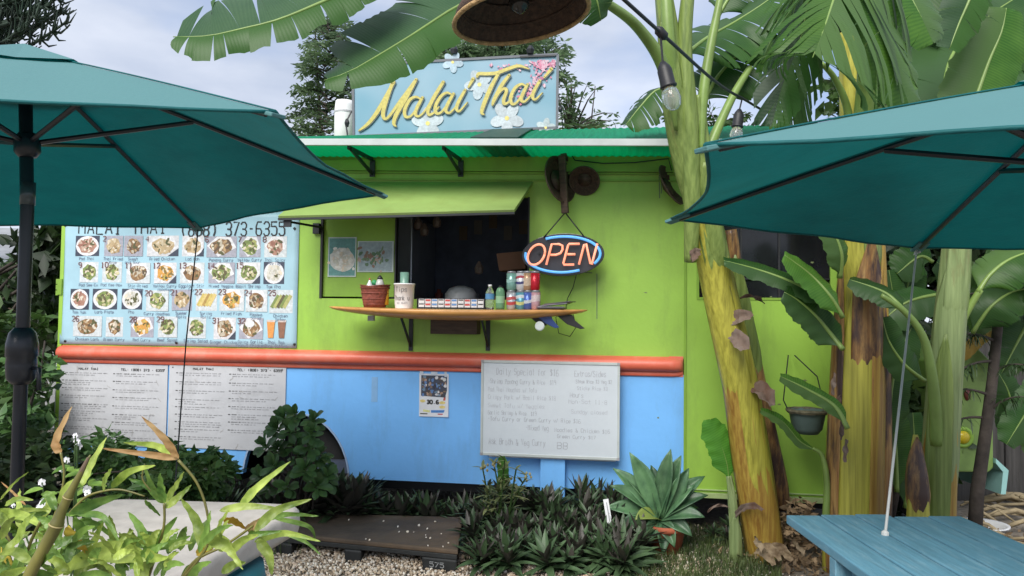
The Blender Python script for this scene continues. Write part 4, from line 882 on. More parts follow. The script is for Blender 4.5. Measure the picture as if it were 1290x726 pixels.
can(656, 1, mat('can_white', (.62, .62, .64), .25, metal=.3), [(.04, .055, (.05, .05, .16)), (.075, .09, (.4, .06, .08))], 'white can with dark blue band, top of the second stack')
can(665, 0, mat('can_blue', (.08, .14, .42), .25, metal=.4), [(.04, .06, (.5, .55, .6))], 'dark blue can, bottom of the third stack')
can(664, 1, mat('can_tan', (.48, .30, .18), .25, metal=.4), [(.03, .08, (.55, .42, .3))], 'tan and copper can, top of the third stack')
can(674.5, 0, mat('can_pink', (.58, .34, .36), .25, metal=.4), [(.05, .09, (.6, .5, .5))], 'pink can, bottom of the rightmost stack')
can(673.5, 1, mat('can_red', (.52, .015, .03), .22, metal=.4), [], 'plain bright red can, top of the rightmost stack')
# leaflets
c = onb(692, .24); lf = thing('leaflet_stack', 'loose stack of dark leaflets at the right end of the counter', 'leaflets', c, 'F')
for k in range(6):
    a = rnd.uniform(-.3, .3); w_, d_ = .085, .06; o_ = c+Vector((rnd.uniform(-.02, .02)+.01*k, rnd.uniform(-.02, .02), .006*k+.004)); tz = .0 if k < 3 else .10
    part('leaflet', M().obox(o_+Vector((0, 0, w_*tz)), Vector((w_*math.cos(a), w_*math.sin(a), w_*tz)), Vector((-d_*math.sin(a), d_*math.cos(a), 0)), Vector((0, 0, .0025))), mat('leaflet_cover', rnd.choice([(.10, .09, .10), (.2, .2, .24), (.05, .06, .05), (.16, .1, .1), (.3, .3, .33)]), .4), lf)
# brown box just inside the window beside the sign
c = U(646, 330, -.25); part('carton', M().obox((c.x, .25, c.z), Vector((.09, .02, .01)), Vector((0, .08, 0)), Vector((-.01, 0, .06))), mat('cardboard', (.16, .08, .045), .8), tr)
# ================================================================ HATS AND SIGN ARM
arm = M(); z_ = zsb(U(709, 190, .4).x); pa, pb_ = U(708, 190, .16), U(712, 269, .12)
arm.beam((pa.x, -.16, z_-.002), (pb_.x, -.12, pb_.z), .05, .02).beam((pa.x+.01, -.16, z_-.004), (pa.x+.01, -.03, z_-.004), .04, .03)
part('sign_arm', arm, WOODD, tr, bevel=.004)
def hat(name, lab, C0, ax, r, h, mt, brim=.0):
    t = thing(name, lab, 'hat', C0, 'F', 'old straw hats hanging under the canopy')
    prof = [(r, 0), (r*.97, .004)]+[(r*(.97-.97*q)**1.0*1.0, h*q**.9) for q in (.15, .3, .45, .6, .75, .9, .99)]
    part('hat_cone', M().lathe(C0, prof, 26, ax, cap=False), mt, t, True, solid=.006)
    part('hat_rim', M().tube([Vector(C0)+v for v in ring(ax, r, 26)], .005, 6), WOODD, t, True)
    part('hat_lining', M().lathe(C0, [(r*.45, h*.35), (r*.4, h*.5)], 18, ax), WOODD, t, True)
def ring(ax, r, n):
    az = Vector(ax).normalized(); x = az.cross(Vector((0, 1, 0)));
    if x.length < .05: x = az.cross(Vector((1, 0, 0)))
    x.normalize(); y = az.cross(x); return [(x*math.cos(6.2832*i/n)+y*math.sin(6.2832*i/n))*r for i in range(n+1)]
c = U(706, 226, .12); hat('straw_hat', 'dark brown straw hat hanging edge-on beside the sign arm', c, (-.55, .35, -.12), .155, .06, BROWNW)
c = U(736, 228, .06); hat('straw_hat', 'round brown straw hat with its inside showing beside the sign arm', c, (.1, .9, .55), .10, .05, BROWNW)
c = U(846, 233, .08); hat('straw_hat', 'brown straw hat hanging behind the leaning banana stem', c, (-.6, .3, -.3), .14, .06, BROWNW)
m = M(); m.tube([U(x, y, .05) for x, y in ((716, 188), (724, 202), (760, 206), (800, 205), (842, 200), (846, 215))], .004, 6); solo('cable', m, BLACK, 'thin black cable sagging along the wall under the canopy', 'cable', U(760, 206, .05), 'F')

# ================================================================ UMBRELLAS
def umbrella(label, cx, cy, z, Rr, rot, tx, ty, rise, hubdrop, seam_at=.0, cord=None):
    """six-ribbed market umbrella; its top leans by tx, ty"""
    t = thing('patio_umbrella', label, 'umbrella', (cx, cy, 0), 'W', 'teal patio umbrellas')
    n = Vector((-tx, -ty, 1)).normalized(); C0 = Vector((cx, cy, z)); AP = C0+n*rise
    tips = [C0+Vector((Rr*math.cos(rot+k*math.pi/3), Rr*math.sin(rot+k*math.pi/3), Rr*(math.cos(rot+k*math.pi/3)*tx+math.sin(rot+k*math.pi/3)*ty))) for k in range(6)]
    def ribp(k, s, o=0): return AP+(tips[k % 6]-AP)*s+n*(.006*math.sin(math.pi*s)-o)
    for k in range(6):
        m = M(); a, b = 16, 12
        for i in range(a+1):
            s_ = .06+.94*i/a
            for j in range(b+1):
                q = j/b; p = ribp(k, s_)*(1-q)+ribp(k+1, s_)*q; sg_ = math.sin(math.pi*q)
                p = p+(AP-p)*(.055*sg_*s_**3)-n*(.030*sg_*s_)+n*(.004*math.sin(q*15+s_*5+k)*s_*sg_+.005*mnoise.noise(p*4.0)*sg_)
                m.v.append(p)
        for i in range(a):
            for j in range(b): c_ = i*(b+1)+j; m.f.append((c_, c_+1, c_+b+2, c_+b+1))
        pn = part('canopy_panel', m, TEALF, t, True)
        h = M(); st = a*(b+1)
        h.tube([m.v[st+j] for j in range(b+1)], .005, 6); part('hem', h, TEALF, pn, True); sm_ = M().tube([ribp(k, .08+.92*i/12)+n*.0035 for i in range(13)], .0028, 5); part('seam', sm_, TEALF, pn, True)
    # vent cap
    m = M(); cap_t = [AP+(tips[k]-AP)*.25+n*.018 for k in range(6)]
    m.v = [AP+n*.035]+[v for k in range(6) for v in (cap_t[k], (cap_t[k]+cap_t[(k+1) % 6])/2-n*.012)]
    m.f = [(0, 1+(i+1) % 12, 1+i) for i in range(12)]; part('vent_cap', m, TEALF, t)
    hub = C0+n*(rise-hubdrop)
    for k in range(6):
        rb = part('rib', M().tube([ribp(k, s, .014) for s in (.03, .2, .4, .6, .8, .97)], .009, 6), POLE, t)
        e = ribp(k, .42, .02); d_ = (e-hub).normalized(); part('strut', M().tube([hub+d_*.03, e], .010, 6), POLE, rb)
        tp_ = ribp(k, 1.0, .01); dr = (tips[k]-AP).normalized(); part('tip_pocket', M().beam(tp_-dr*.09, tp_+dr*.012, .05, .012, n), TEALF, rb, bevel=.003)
    part('runner', M().lathe(hub-n*.05, [(.03, 0), (.045, .02), (.045, .06), (.03, .09)], 16, n), POLE, t, True)
    part('crown_hub', M().lathe(AP-n*.05, [(.03, 0), (.045, .02), (.035, .06)], 16, n), POLE, t, True)
    J = Vector((cx-tx*.0, cy, z-.10)); part('pole', M().tube([(cx-.0, cy, .02), (cx, cy, 1.5), J, AP], .0235, 16), POLE, t, True)
    part('joint_band', M().lathe((cx, cy, 1.50+.28), [(.026, 0), (.026, .085)], 16), mat('joint_grey', (.07, .09, .10), .3, metal=.5), t, True)
    hs = part('crank_housing', M().lathe((cx, cy, 1.11), [(.03, 0), (.048, .02), (.052, .07), (.050, .10), (.054, .105), (.054, .15), (.045, .19), (.028, .21)], 18), POLE, t, True)
    part('crank_handle', M().tube([(cx+.05, cy-.01, 1.17), (cx+.075, cy-.015, 1.17), (cx+.08, cy-.02, 1.09)], .008, 8), POLE, hs, True)
    part('base', M().lathe((cx, cy, 0), [(.24, 0), (.25, .03), (.22, .05), (.05, .07), (.04, .2)], 24), POLE, t, True)
    return tips
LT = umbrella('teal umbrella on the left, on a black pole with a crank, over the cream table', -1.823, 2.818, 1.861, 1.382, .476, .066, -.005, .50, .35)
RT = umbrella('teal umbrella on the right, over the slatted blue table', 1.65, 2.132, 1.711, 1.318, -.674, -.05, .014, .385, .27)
a = LT[1]; e = P(221, 608, 3.6); solo('tie_cord', M().tube([a, a+(e-a)*.5+Vector((-.01, 0, 0)), e, (e.x, e.y, .0)], .0035, 6), BLACK, 'thin black cord hanging from the tip of the left umbrella', 'cord', (e.x, e.y, 0))
a = RT[2]; e = G(1115, 674, .75); solo('white_rope', M().tube([a, e], .0042, 6).tube([a+Vector((0, 0, .01)), a+Vector((.012, 0, -.02)), a+Vector((-.01, 0, -.03)), a+Vector((0, 0, .0))], .006, 6).lathe(e, [(.011, -.003), (.011, .008), (.004, .014)], 8), mat('rope_white', (.5, .5, .48), .8), 'white rope tied from the umbrella tip down to the blue table', 'rope', e)

# ================================================================ TABLES
c = [G(985, 646, .75), G(1216, 652, .75)]; ty0 = (c[0].y+c[1].y)/2
tb = thing('slatted_table', 'blue painted slatted wooden table under the right umbrella', 'table', (1.17, 1.7, 0))
nb = 5; x0 = c[0].x; x1 = c[1].x+.0; W = (x1-x0)/nb; sk = -.05
for k in range(nb):
    a = x0+W*k; yb = ty0+.012*((k*7) % 3-1); q = .0035
    m = M(); m.v = [(a+q, yb, .722), (a+W-q, yb, .722), (a+W-q-sk*0+.03*0, .55, .722), (a+q, .55, .722)]; m.v += [(v[0], v[1], .75) for v in m.v]
    m.f = [(0, 1, 2, 3), (7, 6, 5, 4), (0, 4, 5, 1), (1, 5, 6, 2), (2, 6, 7, 3), (3, 7, 4, 0)]
    part('slat', m, TBLUE, tb, bevel=.004)
    for yy in (ty0-.30, 1.2, .7): pass
m = M(); 
for yy in (ty0-.42, 1.0): m.box((x0+.02, yy-.02, .65), (x1-.02, yy+.02, .7215))
part('cross_batten', m, TBLUE, tb, bevel=.003) if False else None
for yy in (ty0-.42, 1.0): part('cross_batten', M().box((x0+.04, yy-.02, .64), (x1-.04, yy+.02, .7215)), TBLUE, tb, bevel=.003)
for (x, y, dx) in ((x0+.05, ty0-.36, .12), (x1-.05, ty0-.36, -.12), (x0+.05, 1.06, .12), (x1-.05, 1.06, -.12)):
    part('leg', M().beam((x, y, 0), (x, y, .7215), .09, .04, (0, 1, 0)), TBLUE, tb, bevel=.003)
    part('brace', M().beam((x+.01*(1 if dx > 0 else -1), y-.05, .46), (x+dx*1.3, y-.05, .70), .04, .03, (0, 1, 0)), TBLUE, tb, bevel=.003)
# cream table
ct = thing('cloth_covered_table', 'small table under a cream cloth, teal base, behind the bamboo', 'table', (-1.2, 2.2, 0))
cs = [G(118, 629, .735), G(392, 634, .735), G(205, 735, .735), G(-80, 735, .735)]
m = M(); nseg = 10; outl = []
for i in range(4):
    p, pv, nx_ = cs[i], cs[i-1], cs[(i+1) % 4]; r = .13; d1 = (pv-p).normalized()*r; d2 = (nx_-p).normalized()*r
    for k in range(nseg+1): q = k/nseg; outl.append((p+d1)*(1-q)**2+p*2*q*(1-q)+(p+d2)*q*q)
cen = sum(cs, Vector())/4; n = len(outl); rings_ = [(.0, 0)]+[(q/14, 0) for q in range(1, 14)]+[(.955, .0), (.985, -.004), (1.0, -.016), (1.004, -.035), (.998, -.06), (.99, -.075)]
m.v = [cen]; 
for s_, dzz in rings_[1:]:
    for k, p in enumerate(outl): v = cen+(p-cen)*s_; m.v.append((v.x, v.y, v.z+dzz+.009*mnoise.noise(v*4)+.004*mnoise.noise(Vector((v.x*14, v.y*5, 0)))+(.006*math.sin(k*.9) if s_ > .99 else 0)))
m.f = [(0, 1+k, 1+(k+1) % n) for k in range(n)]
for j in range(len(rings_)-2):
    for k in range(n): a = 1+j*n+k; b = 1+j*n+(k+1) % n; m.f.append((a, a+n, b+n, b))
part('table_cloth', m, CREAM, ct, True, solid=.004)
part('table_board', M().lathe((cen.x, cen.y, .64), [(.3, 0), (.3, .04)], 24), TEALP, ct)
bp_ = P(272, 735, 2.15); part('barrel_base', M().lathe((-.93, 2.22, 0), [(.20, 0), (.22, .05), (.235, .3), (.22, .58), (.21, .64)], 26), TEALP, ct, True)

# ================================================================ PLANTS
def leaf_blade(m, rib, wd, up, fold=.25, cols=3, curl=0.0, wave=.0):
    """simple pointed leaf along rib; wd = widths at every rib point; adds UV"""
    if m.uv is None: m.uv = []
    k = len(rib); o = len(m.v); up = Vector(up)
    for i, p in enumerate(rib):
        t = (rib[min(i+1, k-1)]-rib[max(i-1, 0)]).normalized(); s_ = t.cross(up)
        if s_.length < 1e-4: s_ = t.cross(Vector((1, .3, 0)))
        s_.normalize(); n = s_.cross(t)
        for j in range(2*cols+1):
            q = (j-cols)/cols; m.v.append(tuple(p+s_*(wd[i]*q)+n*(wd[i]*(fold*abs(q)-curl*q*q)+wave*math.sin(i*1.7+q*2))))
            m.uv.append((i/(k-1), abs(q)))
    w_ = 2*cols+1
    m.f += [(o+i*w_+j, o+i*w_+j+1, o+(i+1)*w_+j+1, o+(i+1)*w_+j) for i in range(k-1) for j in range(2*cols)]
    m.mi += [0]*((k-1)*2*cols); return m
def curve(p0, d, L_, bend, n=7, side=0):
    """a leaf rib that starts towards d and sags"""
    p = Vector(p0); d = Vector(d).normalized(); out_ = [p.copy()]
    for i in range(n-1):
        d = (d+Vector((0, 0, -bend/n))).normalized(); p = p+d*L_/(n-1); out_.append(p.copy())
    return out_
def lance(n, w_, k=.45): return [max(.02, math.sin(math.pi*min(1, (i/(n-1))**k if k < 1 else i/(n-1)))**.8)*w_ if 0 < i < n-1 else w_*(.35 if i == 0 else .02) for i in range(n)]

# --- banana leaves
def banana_leaf(parent, rib, wl, wr, up, dl, dr, tear, mt, seed, sweep=.10, petw=.016, n=46, ragged=.04, down=.5, shape=None, label=None, ncross=7):
    tears = tear if isinstance(tear, tuple) else (tear, tear)
    rr = random.Random(seed); pts, _ = smooth([tuple(P(*r)) for r in rib], [1]*len(rib), 8); pts = [Vector(p) for p in pts]
    ln = [0]
    for a, b in zip(pts, pts[1:]): ln.append(ln[-1]+(b-a).length)
    Ltot = ln[-1]
    def at(t):
        t = max(0, min(1, t))*Ltot
        for i in range(len(ln)-1):
            if ln[i+1] >= t: q = (t-ln[i])/(ln[i+1]-ln[i]+1e-9); return pts[i]*(1-q)+pts[i+1]*q
        return pts[-1].copy()
    up = Vector(up).normalized()
    def fr(t):
        T = (at(t+.03)-at(t-.03)).normalized(); S_ = T.cross(up).normalized(); return T, S_, S_.cross(T)
    shape = shape or (lambda t: min(1, (t/.16+.02)**.6)*min(1, max(0, (1-t)/.30))**.55)
    m = M(); m.uv = []
    for sg, W_, dr_ in ((-1, wl, dl), (1, wr, dr)):
        tear = tears[0 if sg < 0 else 1]
        cuts = [.015]
        if tear > 0:
            t = .015
            while t < .97: t += rr.uniform(.35, 1.6)*(.13/(.4+tear*2.2)); cuts.append(min(.985, t))
        else: cuts.append(.985)
        for a, b in zip(cuts, cuts[1:]):
            if b-a < .004: continue
            k = max(2, int((b-a)*n)+1); da = rr.gauss(0, .22)*tear; gap = (.10 if tear else 0)*min(1, tear)*(b-a); tl = rr.uniform(-.02, .02)*tear; short = 1-rr.random()**2*.22*min(1, tear)
            o = len(m.v)
            for i in range(k+1):
                q = i/k; t = a+(b-a)*q; wd = W_*shape(t)*short*(1+ragged*rr.uniform(-1, 1)+.03*math.sin(t*40+seed))
                for j in range(ncross+1):
                    s_ = j/ncross; tt = t+sweep*s_*(1-.2*t)+tl*s_+(.5-q)*gap*s_*s_*1.2
                    tt = min(tt, 1.0); T, S_, N_ = fr(min(.97, tt)); ang = (dr_+da)*s_; aa = max(.02, abs(dr_+da)); sgn_ = 1 if dr_+da > 0 else -1
                    dn = (N_*-1*(1-down)+Vector((0, 0, -1))*down); dn = (dn-T*dn.dot(T)*.6)
                    v = at(tt)+S_*sg*wd*math.sin(aa*s_)/aa+dn*wd*sgn_*(1-math.cos(aa*s_))/aa+N_*(.0030*math.sin(t*34+seed)*s_)
                    m.v.append(tuple(v)); m.uv.append((tt*Ltot/ .6, s_))
            m.f += [(o+i*(ncross+1)+j, o+i*(ncross+1)+j+1, o+(i+1)*(ncross+1)+j+1, o+(i+1)*(ncross+1)+j) for i in range(k) for j in range(ncross)]
    lf_ = part('leaf', m, mt, parent, True, label=label)
    rm = M().tube([at(i/18)-up*.002 for i in range(19)], [petw*(1-.85*i/18) for i in range(19)], 8, flat=.8); part('midrib', rm, RIB, lf_, True)
    return lf_
def stalk(parent, pts, rpx, mt=None, name='petiole', n=10):
    a, b = smooth([tuple(P(*p)) for p in pts], [r*p[2]/FPX for r, p in zip(rpx, pts)], 6)
    return part(name, M().tube(a, b, n), mt or RIB, parent, True)
def stem(parent, pts, rpx, mt, sheaths, name='pseudostem'):
    """pts (px, py, depth); sheaths (from, to, azimuth, half angle, material, flare)"""
    a, b = smooth([tuple(P(*p)) for p in pts], [r*p[2]/FPX for r, p in zip(rpx, pts)], 8); a = [Vector(v) for v in a]; k = len(a)
    m = M(); n = 28
    def ringpt(t, ang, ex):
        i = min(k-2, int(t*(k-1))); q = t*(k-1)-i; c = a[i]*(1-q)+a[i+1]*q; r = b[i]*(1-q)+b[i+1]*q
        T = (a[min(i+1, k-1)]-a[max(i-1, 0)]).normalized(); x = T.cross(Vector((0, 1, 0))).normalized(); y = x.cross(T)
        return c+(x*math.cos(ang)+y*math.sin(ang))*(r+ex)
    for i in range(41):
        for j in range(n):
            an = 6.2832*j/n; m.v.append(ringpt(i/40, an, .0035*math.sin(an*3+i*.12)+.002*math.sin(an*7-i*.2)))
    for i in range(40):
        for j in range(n): m.f.append((i*n+j, i*n+(j+1) % n, (i+1)*n+(j+1) % n, (i+1)*n+j))
    m.f += [tuple(range(n-1, -1, -1)), tuple(range(40*n, 41*n))]
    st = part(name, m, mt, parent, True)
    for si, (t0, t1, az, ha, mtt, fl) in enumerate(sheaths):
        s2 = M(); na, nl = 14, 20
        for i in range(nl+1):
            q = i/nl; t = t0+(t1-t0)*q; h = ha*(1-max(0, (q-.62)/.38)**1.3*.93)
            for j in range(na+1):
                u = -1+2*j/na; ex = (.007+.0020*si+.0015*math.sin(j*2.1+i*.4))*min(1, q/.22)-.006*(1-min(1, q/.22))+fl*q**6
                s2.v.append(ringpt(t, az+u*h, ex))
        s2.f = [(i*(na+1)+j, i*(na+1)+j+1, (i+1)*(na+1)+j+1, (i+1)*(na+1)+j) for i in range(nl) for j in range(na)]
        part('sheath', s2, mtt, st, True, solid=.003)
    return st, ringpt
def driedflap(parent, c, d, L_, w_, seed, mt=None):
    rr = random.Random(seed); m = M(); rib = curve(c, d, L_, 1.8, 9); m = leaf_blade(m, rib, [w_*(.4+.6*math.sin(math.pi*i/8))*rr.uniform(.8, 1.2) for i in range(9)], (rr.uniform(-1, 1), -1, .3), .9, 3, .5, .012)
    return part('dried_flap', m, mt or HUSK, parent, True)
FR = -math.pi/2*1.0                                      # the side of a stem that faces the viewer
# leaning plant, nearest the serving side
A_ = thing('banana_plant', 'leaning banana plant with ochre stem between serving side and dark window', 'banana plant', G(955, 682), 'W')
a0 = (968, 716, 4.46)
sA, rp_ = stem(A_, [a0, (946, 580, 4.4), (931, 480, 4.34), (907, 370, 4.28), (889, 290, 4.2), (864, 195, 4.1), (847, 100, 4.0), (838, 20, 3.95)], [24, 22, 20, 19, 18, 16, 14, 11], TRO,
    [(0, .48, -1.3, 1.3, TRO, .0), (.02, .56, -2.2, 1.1, TRY, .004), (.20, .66, -1.0, 1.0, TRY, .010), (.42, .80, -2.0, 1.2, TRG, .012), (.6, .92, -1.1, 1.0, TRG, .014), (.50, .74, -2.6, .8, TRG, .012)])
stem(A_, [(889, 290, 4.2), (866, 195, 4.1), (848, 100, 4.0), (840, 30, 3.95), (830, -50, 3.9)], [18.6, 16.8, 15, 13, 9], TRG, [(.05, .5, -2.2, 1.1, TRG, .014), (.2, .75, -1.0, 1.0, TRG, .014)], name='upper_stem')
stem(A_, [(985, 640, 4.62), (975, 590, 4.6), (960, 520, 4.55), (944, 440, 4.5), (930, 360, 4.45), (920, 290, 4.4)], [11, 12, 12, 11, 9, 7], SHB, [(.0, .55, -1.4, 1.1, SHB, .006), (.5, .9, -1.4, 1.2, TRG, .008)])
stem(A_, [(912, 400, 4.3), (903, 330, 4.2), (893, 260, 4.12), (884, 190, 4.05), (880, 120, 4.0)], [6, 12, 13, 11, 6], TRG, [(.2, .7, -1.4, 1.1, TRG, .010)])
driedflap(A_, P(921, 408, 4.22), (.35, -.3, .75), .14, .04, 3); driedflap(A_, P(921, 424, 4.2), (.2, -.6, .2), .16, .05, 4); driedflap(A_, P(945, 488, 4.28), (.5, -.5, .1), .17, .05, 5); driedflap(A_, P(880, 318, 4.1), (-.4, -.5, .2), .12, .03, 6); driedflap(A_, P(932, 376, 4.3), (.8, -.3, .6), .15, .012, 9)
for k in range(5): driedflap(A_, P(950+rnd.random()*50, 680+rnd.random()*18, 4.2), (rnd.uniform(-.3, 1), -.6, .4), .14, .026, 30+k, DRY)
stalk(A_, [(852, 165, 3.98), (838, 90, 3.85), (808, 40, 3.7), (770, 8, 3.5), (700, -30, 3.4)], [2, 9, 7, 6, 5])
stalk(A_, [(884, 190, 4.0), (886, 120, 4.0), (895, 60, 4.0), (905, 10, 4.0), (915, -40, 4.0)], [3, 7, 6, 5, 4])
stalk(A_, [(888, 200, 4.08), (905, 160, 4.1), (925, 118, 4.15), (945, 85, 4.2)], [8, 6, 5, 4])
stalk(A_, [(846, 120, 4.0), (842, 50, 3.9), (838, -20, 3.9)], [10, 9, 7])
stalk(A_, [(870, 330, 4.16), (872, 250, 4.08), (868, 150, 4.0), (862, 60, 3.95), (868, -20, 3.9)], [8, 11, 12, 10, 8], TRG)
BLUNT = lambda t: min(1, (t/.12+.02)**.6)*min(1, max(0, (1-t)/.12))**.5
banana_leaf(A_, [(500, -60, 3.2), (440, -14, 3.1), (400, 5, 3.05), (350, 25, 3.0), (305, 36, 2.98), (262, 45, 2.95), (218, 46, 2.95)], .12, .36, (0, -.75, .6), .8, .35, .6, BANG, 11, sweep=.02, down=.45, shape=BLUNT)
banana_leaf(A_, [(700, -60, 3.5), (640, -22, 3.4), (578, 7, 3.3), (545, 27, 3.25), (519, 44, 3.2), (479, 68, 3.15), (440, 90, 3.1), (408, 101, 3.1)], .15, .34, (0, -.75, .6), .9, .35, .5, BANG, 12, sweep=.03, down=.45, shape=lambda t: min(1, (t/.12+.02)**.6)*min(1, max(0, (1-t)/.22))**.6)
banana_leaf(A_, [(735, -70, 3.3), (742, -30, 3.3), (752, 0, 3.3), (757, 26, 3.35)], .14, .14, (0, -.8, .6), .6, .6, .3, BAND, 13, down=.3)
banana_leaf(A_, [(886, 130, 4.25), (905, 95, 4.3), (940, 60, 4.3), (975, 35, 4.25), (1015, 20, 4.2)], .26, .24, (.2, -.6, .8), .9, 1.2, .4, BAND, 14, down=.7)
banana_leaf(A_, [(862, 70, 4.1), (890, 48, 4.2), (925, 28, 4.3), (965, 2, 4.3), (990, -20, 4.3)], .24, .26, (.2, -.5, .9), .8, 1.1, .6, BAND, 15, down=.7)
banana_leaf(A_, [(878, 140, 4.4), (858, 118, 4.5), (830, 112, 4.5), (806, 135, 4.5), (788, 158, 4.5)], .18, .16, (0, -.5, .8), 1.2, 1.2, 1.0, BANG, 16, down=.8)
banana_leaf(A_, [(905, 20, 4.5), (925, -10, 4.5), (960, -30, 4.5), (1010, -30, 4.4)], .25, .25, (.1, -.6, .8), .9, 1.2, .4, BAND, 17)
# plant in the middle: two thick trunks
B_ = thing('banana_plant', 'upright banana plant with thick yellow stem and brown torn sheath', 'banana plant', P(1075, 745, 3.6)*1.0-Vector((0, 0, P(1075, 745, 3.6).z)), 'W')
gB = G(1075, 725).y
stem(B_, [(1072, 758, 4.24), (1074, 640, 4.24), (1078, 500, 4.22), (1080, 400, 4.20), (1081, 320, 4.17), (1078, 220, 4.12), (1074, 120, 4.07), (1070, 40, 4.02)], [33, 33, 31, 28, 23, 20, 16, 12], TRY,
     [(0, .62, -1.45, .8, TRY, .004), (.02, .54, -2.45, .75, TRO, .010), (.04, .60, -.35, .32, SHB, .004), (.30, .61, -1.72, .78, SHB, .014), (.5, .8, -1.3, 1.2, TRY, .010), (.52, .74, -2.3, .9, TRG, .012)])
stem(B_, [(1108, 758, 4.34), (1108, 640, 4.34), (1107, 500, 4.32), (1104, 400, 4.30), (1101, 300, 4.27), (1098, 230, 4.22)], [13, 13, 13, 13, 12, 8], TRO, [(.1, .7, -1.3, 1.4, SHB, .002)])
stem(B_, [(1050, 750, 4.42), (1050, 640, 4.42), (1052, 560, 4.40), (1055, 470, 4.37), (1058, 380, 4.32)], [10, 11, 10, 9, 4], TRO, [])
for q in range(4): driedflap(B_, P(1052+q*5, 470+q*28, 4.06), (-.3, -.3, -.8), .12, .012, 50+q)
banana_leaf(B_, [(1088, -100, 3.0), (1068, -50, 2.75), (1050, 0, 2.6), (1040, 30, 2.5), (1028, 62, 2.45), (1024, 72, 2.44)], .34, .30, (.05, -.8, .55), 1.3, 1.5, (1.0, 1.8), BANL, 21, sweep=.55, down=.75, petw=.012, shape=lambda t: (1-max(0, (t-.75)/.25)*.35))
banana_leaf(B_, [(1075, -60, 2.8), (1090, -10, 2.7), (1112, 40, 2.6), (1130, 90, 2.55), (1146, 134, 2.55)], .14, .12, (.3, -.9, .2), .6, .5, .3, BANL, 22, sweep=.15, down=.3, petw=.008)
banana_leaf(B_, [(1120, -70, 2.9), (1140, -20, 2.8), (1160, 20, 2.75), (1176, 55, 2.75)], .15, .14, (.3, -.9, .2), .5, .6, .3, BANL, 23, sweep=.12, down=.3, petw=.008)
banana_leaf(B_, [(1030, -60, 2.9), (1020, -10, 2.8), (1008, 50, 2.7), (985, 110, 2.65), (972, 160, 2.65)], .10, .10, (-.3, -.9, .2), .5, .5, 1.0, BANG, 24, sweep=.2, down=.3, petw=.006)
banana_leaf(B_, [(1045, -40, 3.0), (1035, 20, 2.9), (1015, 80, 2.85), (1000, 130, 2.85), (994, 165, 2.85)], .09, .09, (-.3, -.9, .2), .5, .5, 1.2, BANL, 25, sweep=.3, down=.3, petw=.006)
stalk(B_, [(1078, 230, 4.1), (1090, 120, 3.9), (1092, 0, 3.5), (1088, -100, 3.0)], [14, 12, 9, 6])
stalk(B_, [(1072, 200, 4.1), (1068, 140, 4.0), (1052, 100, 3.9), (1035, 80, 3.8)], [6, 5, 4, 3])
banana_leaf(B_, [(1056, 392, 3.9), (1030, 372, 4.0), (990, 352, 4.05), (950, 338, 4.1), (912, 328, 4.1)], .075, .08, (0, -.75, .7), .5, .5, 0, BAND, 26, down=.3)
banana_leaf(B_, [(1062, 400, 3.9), (1045, 372, 3.9), (1020, 345, 3.95), (988, 321, 3.95)], .10, .09, (.3, -.8, .6), .5, .5, 0, BANY, 27, down=.2)
banana_leaf(B_, [(1062, 440, 3.95), (1050, 425, 4.0), (1028, 398, 4.0), (1005, 378, 4.0), (988, 368, 4.0)], .10, .09, (0, -.9, .3), .4, .4, 0, BAND, 28, down=.2)
banana_leaf(B_, [(1058, 350, 3.95), (1060, 320, 3.9), (1050, 290, 3.9), (1040, 262, 3.9)], .10, .09, (.3, -.8, .6), .5, .5, 0, BANL, 29, down=.2)
banana_leaf(B_, [(1068, 540, 3.9), (1052, 512, 3.95), (1020, 492, 4.0), (983, 474, 4.0)], .055, .05, (0, -.8, .6), .4, .4, 0, BANL, 30, down=.2)
# plant on the right: pale stems
C_ = thing('banana_plant', 'pale green banana plant right of the white rope', 'banana plant', (P(1180, 700, 3.9).x, 3.9, 0), 'W')
stem(C_, [(1178, 752, 3.92), (1180, 650, 3.92), (1186, 520, 3.9), (1193, 420, 3.88), (1200, 340, 3.85), (1206, 250, 3.8), (1212, 160, 3.75)], [20, 20, 19, 18, 16, 13, 9], TRP,
     [(0, .42, -1.2, 1.2, TRO, .001), (.15, .62, -2.1, 1.1, TRP, .004), (.3, .74, -1.2, 1.0, TRP, .005), (.1, .50, -1.0, .7, TRG, .004), (.5, .85, -1.8, 1.1, TRP, .004)])
stem(C_, [(1157, 752, 3.8), (1157, 650, 3.8), (1155, 600, 3.8), (1153, 548, 3.8)], [14, 13, 11, 2], TRY, [(.35, .98, -1.5, 2.2, SHB, .0)])
stalk(C_, [(1180, 560, 3.85), (1176, 490, 3.8), (1165, 430, 3.78), (1142, 395, 3.78), (1110, 372, 3.8)], [8, 7, 5, 4, 3])
stalk(C_, [(1196, 470, 3.88), (1210, 410, 3.85), (1235, 365, 3.8)], [8, 5, 4])
banana_leaf(C_, [(1232, 368, 3.8), (1248, 345, 3.8), (1275, 325, 3.8), (1320, 310, 3.8)], .13, .14, (0, -.6, .8), .6, .8, .2, BANL, 41, down=.3)
banana_leaf(C_, [(1140, 392, 3.85), (1120, 372, 3.9), (1100, 362, 3.95), (1070, 352, 4.0)], .09, .09, (0, -.7, .7), .6, .6, 0, BAND, 42, down=.3)
banana_leaf(C_, [(1165, 480, 4.1), (1140, 460, 4.1), (1120, 430, 4.1), (1112, 400, 4.1)], .09, .1, (0, -1, .2), .4, .4, 0, BAND, 43, down=.2)
banana_leaf(C_, [(1190, 370, 4.3), (1160, 375, 4.3), (1135, 385, 4.3), (1105, 410, 4.3)], .12, .12, (0, -.8, .6), .6, .6, 0, BAND, 44, down=.3)
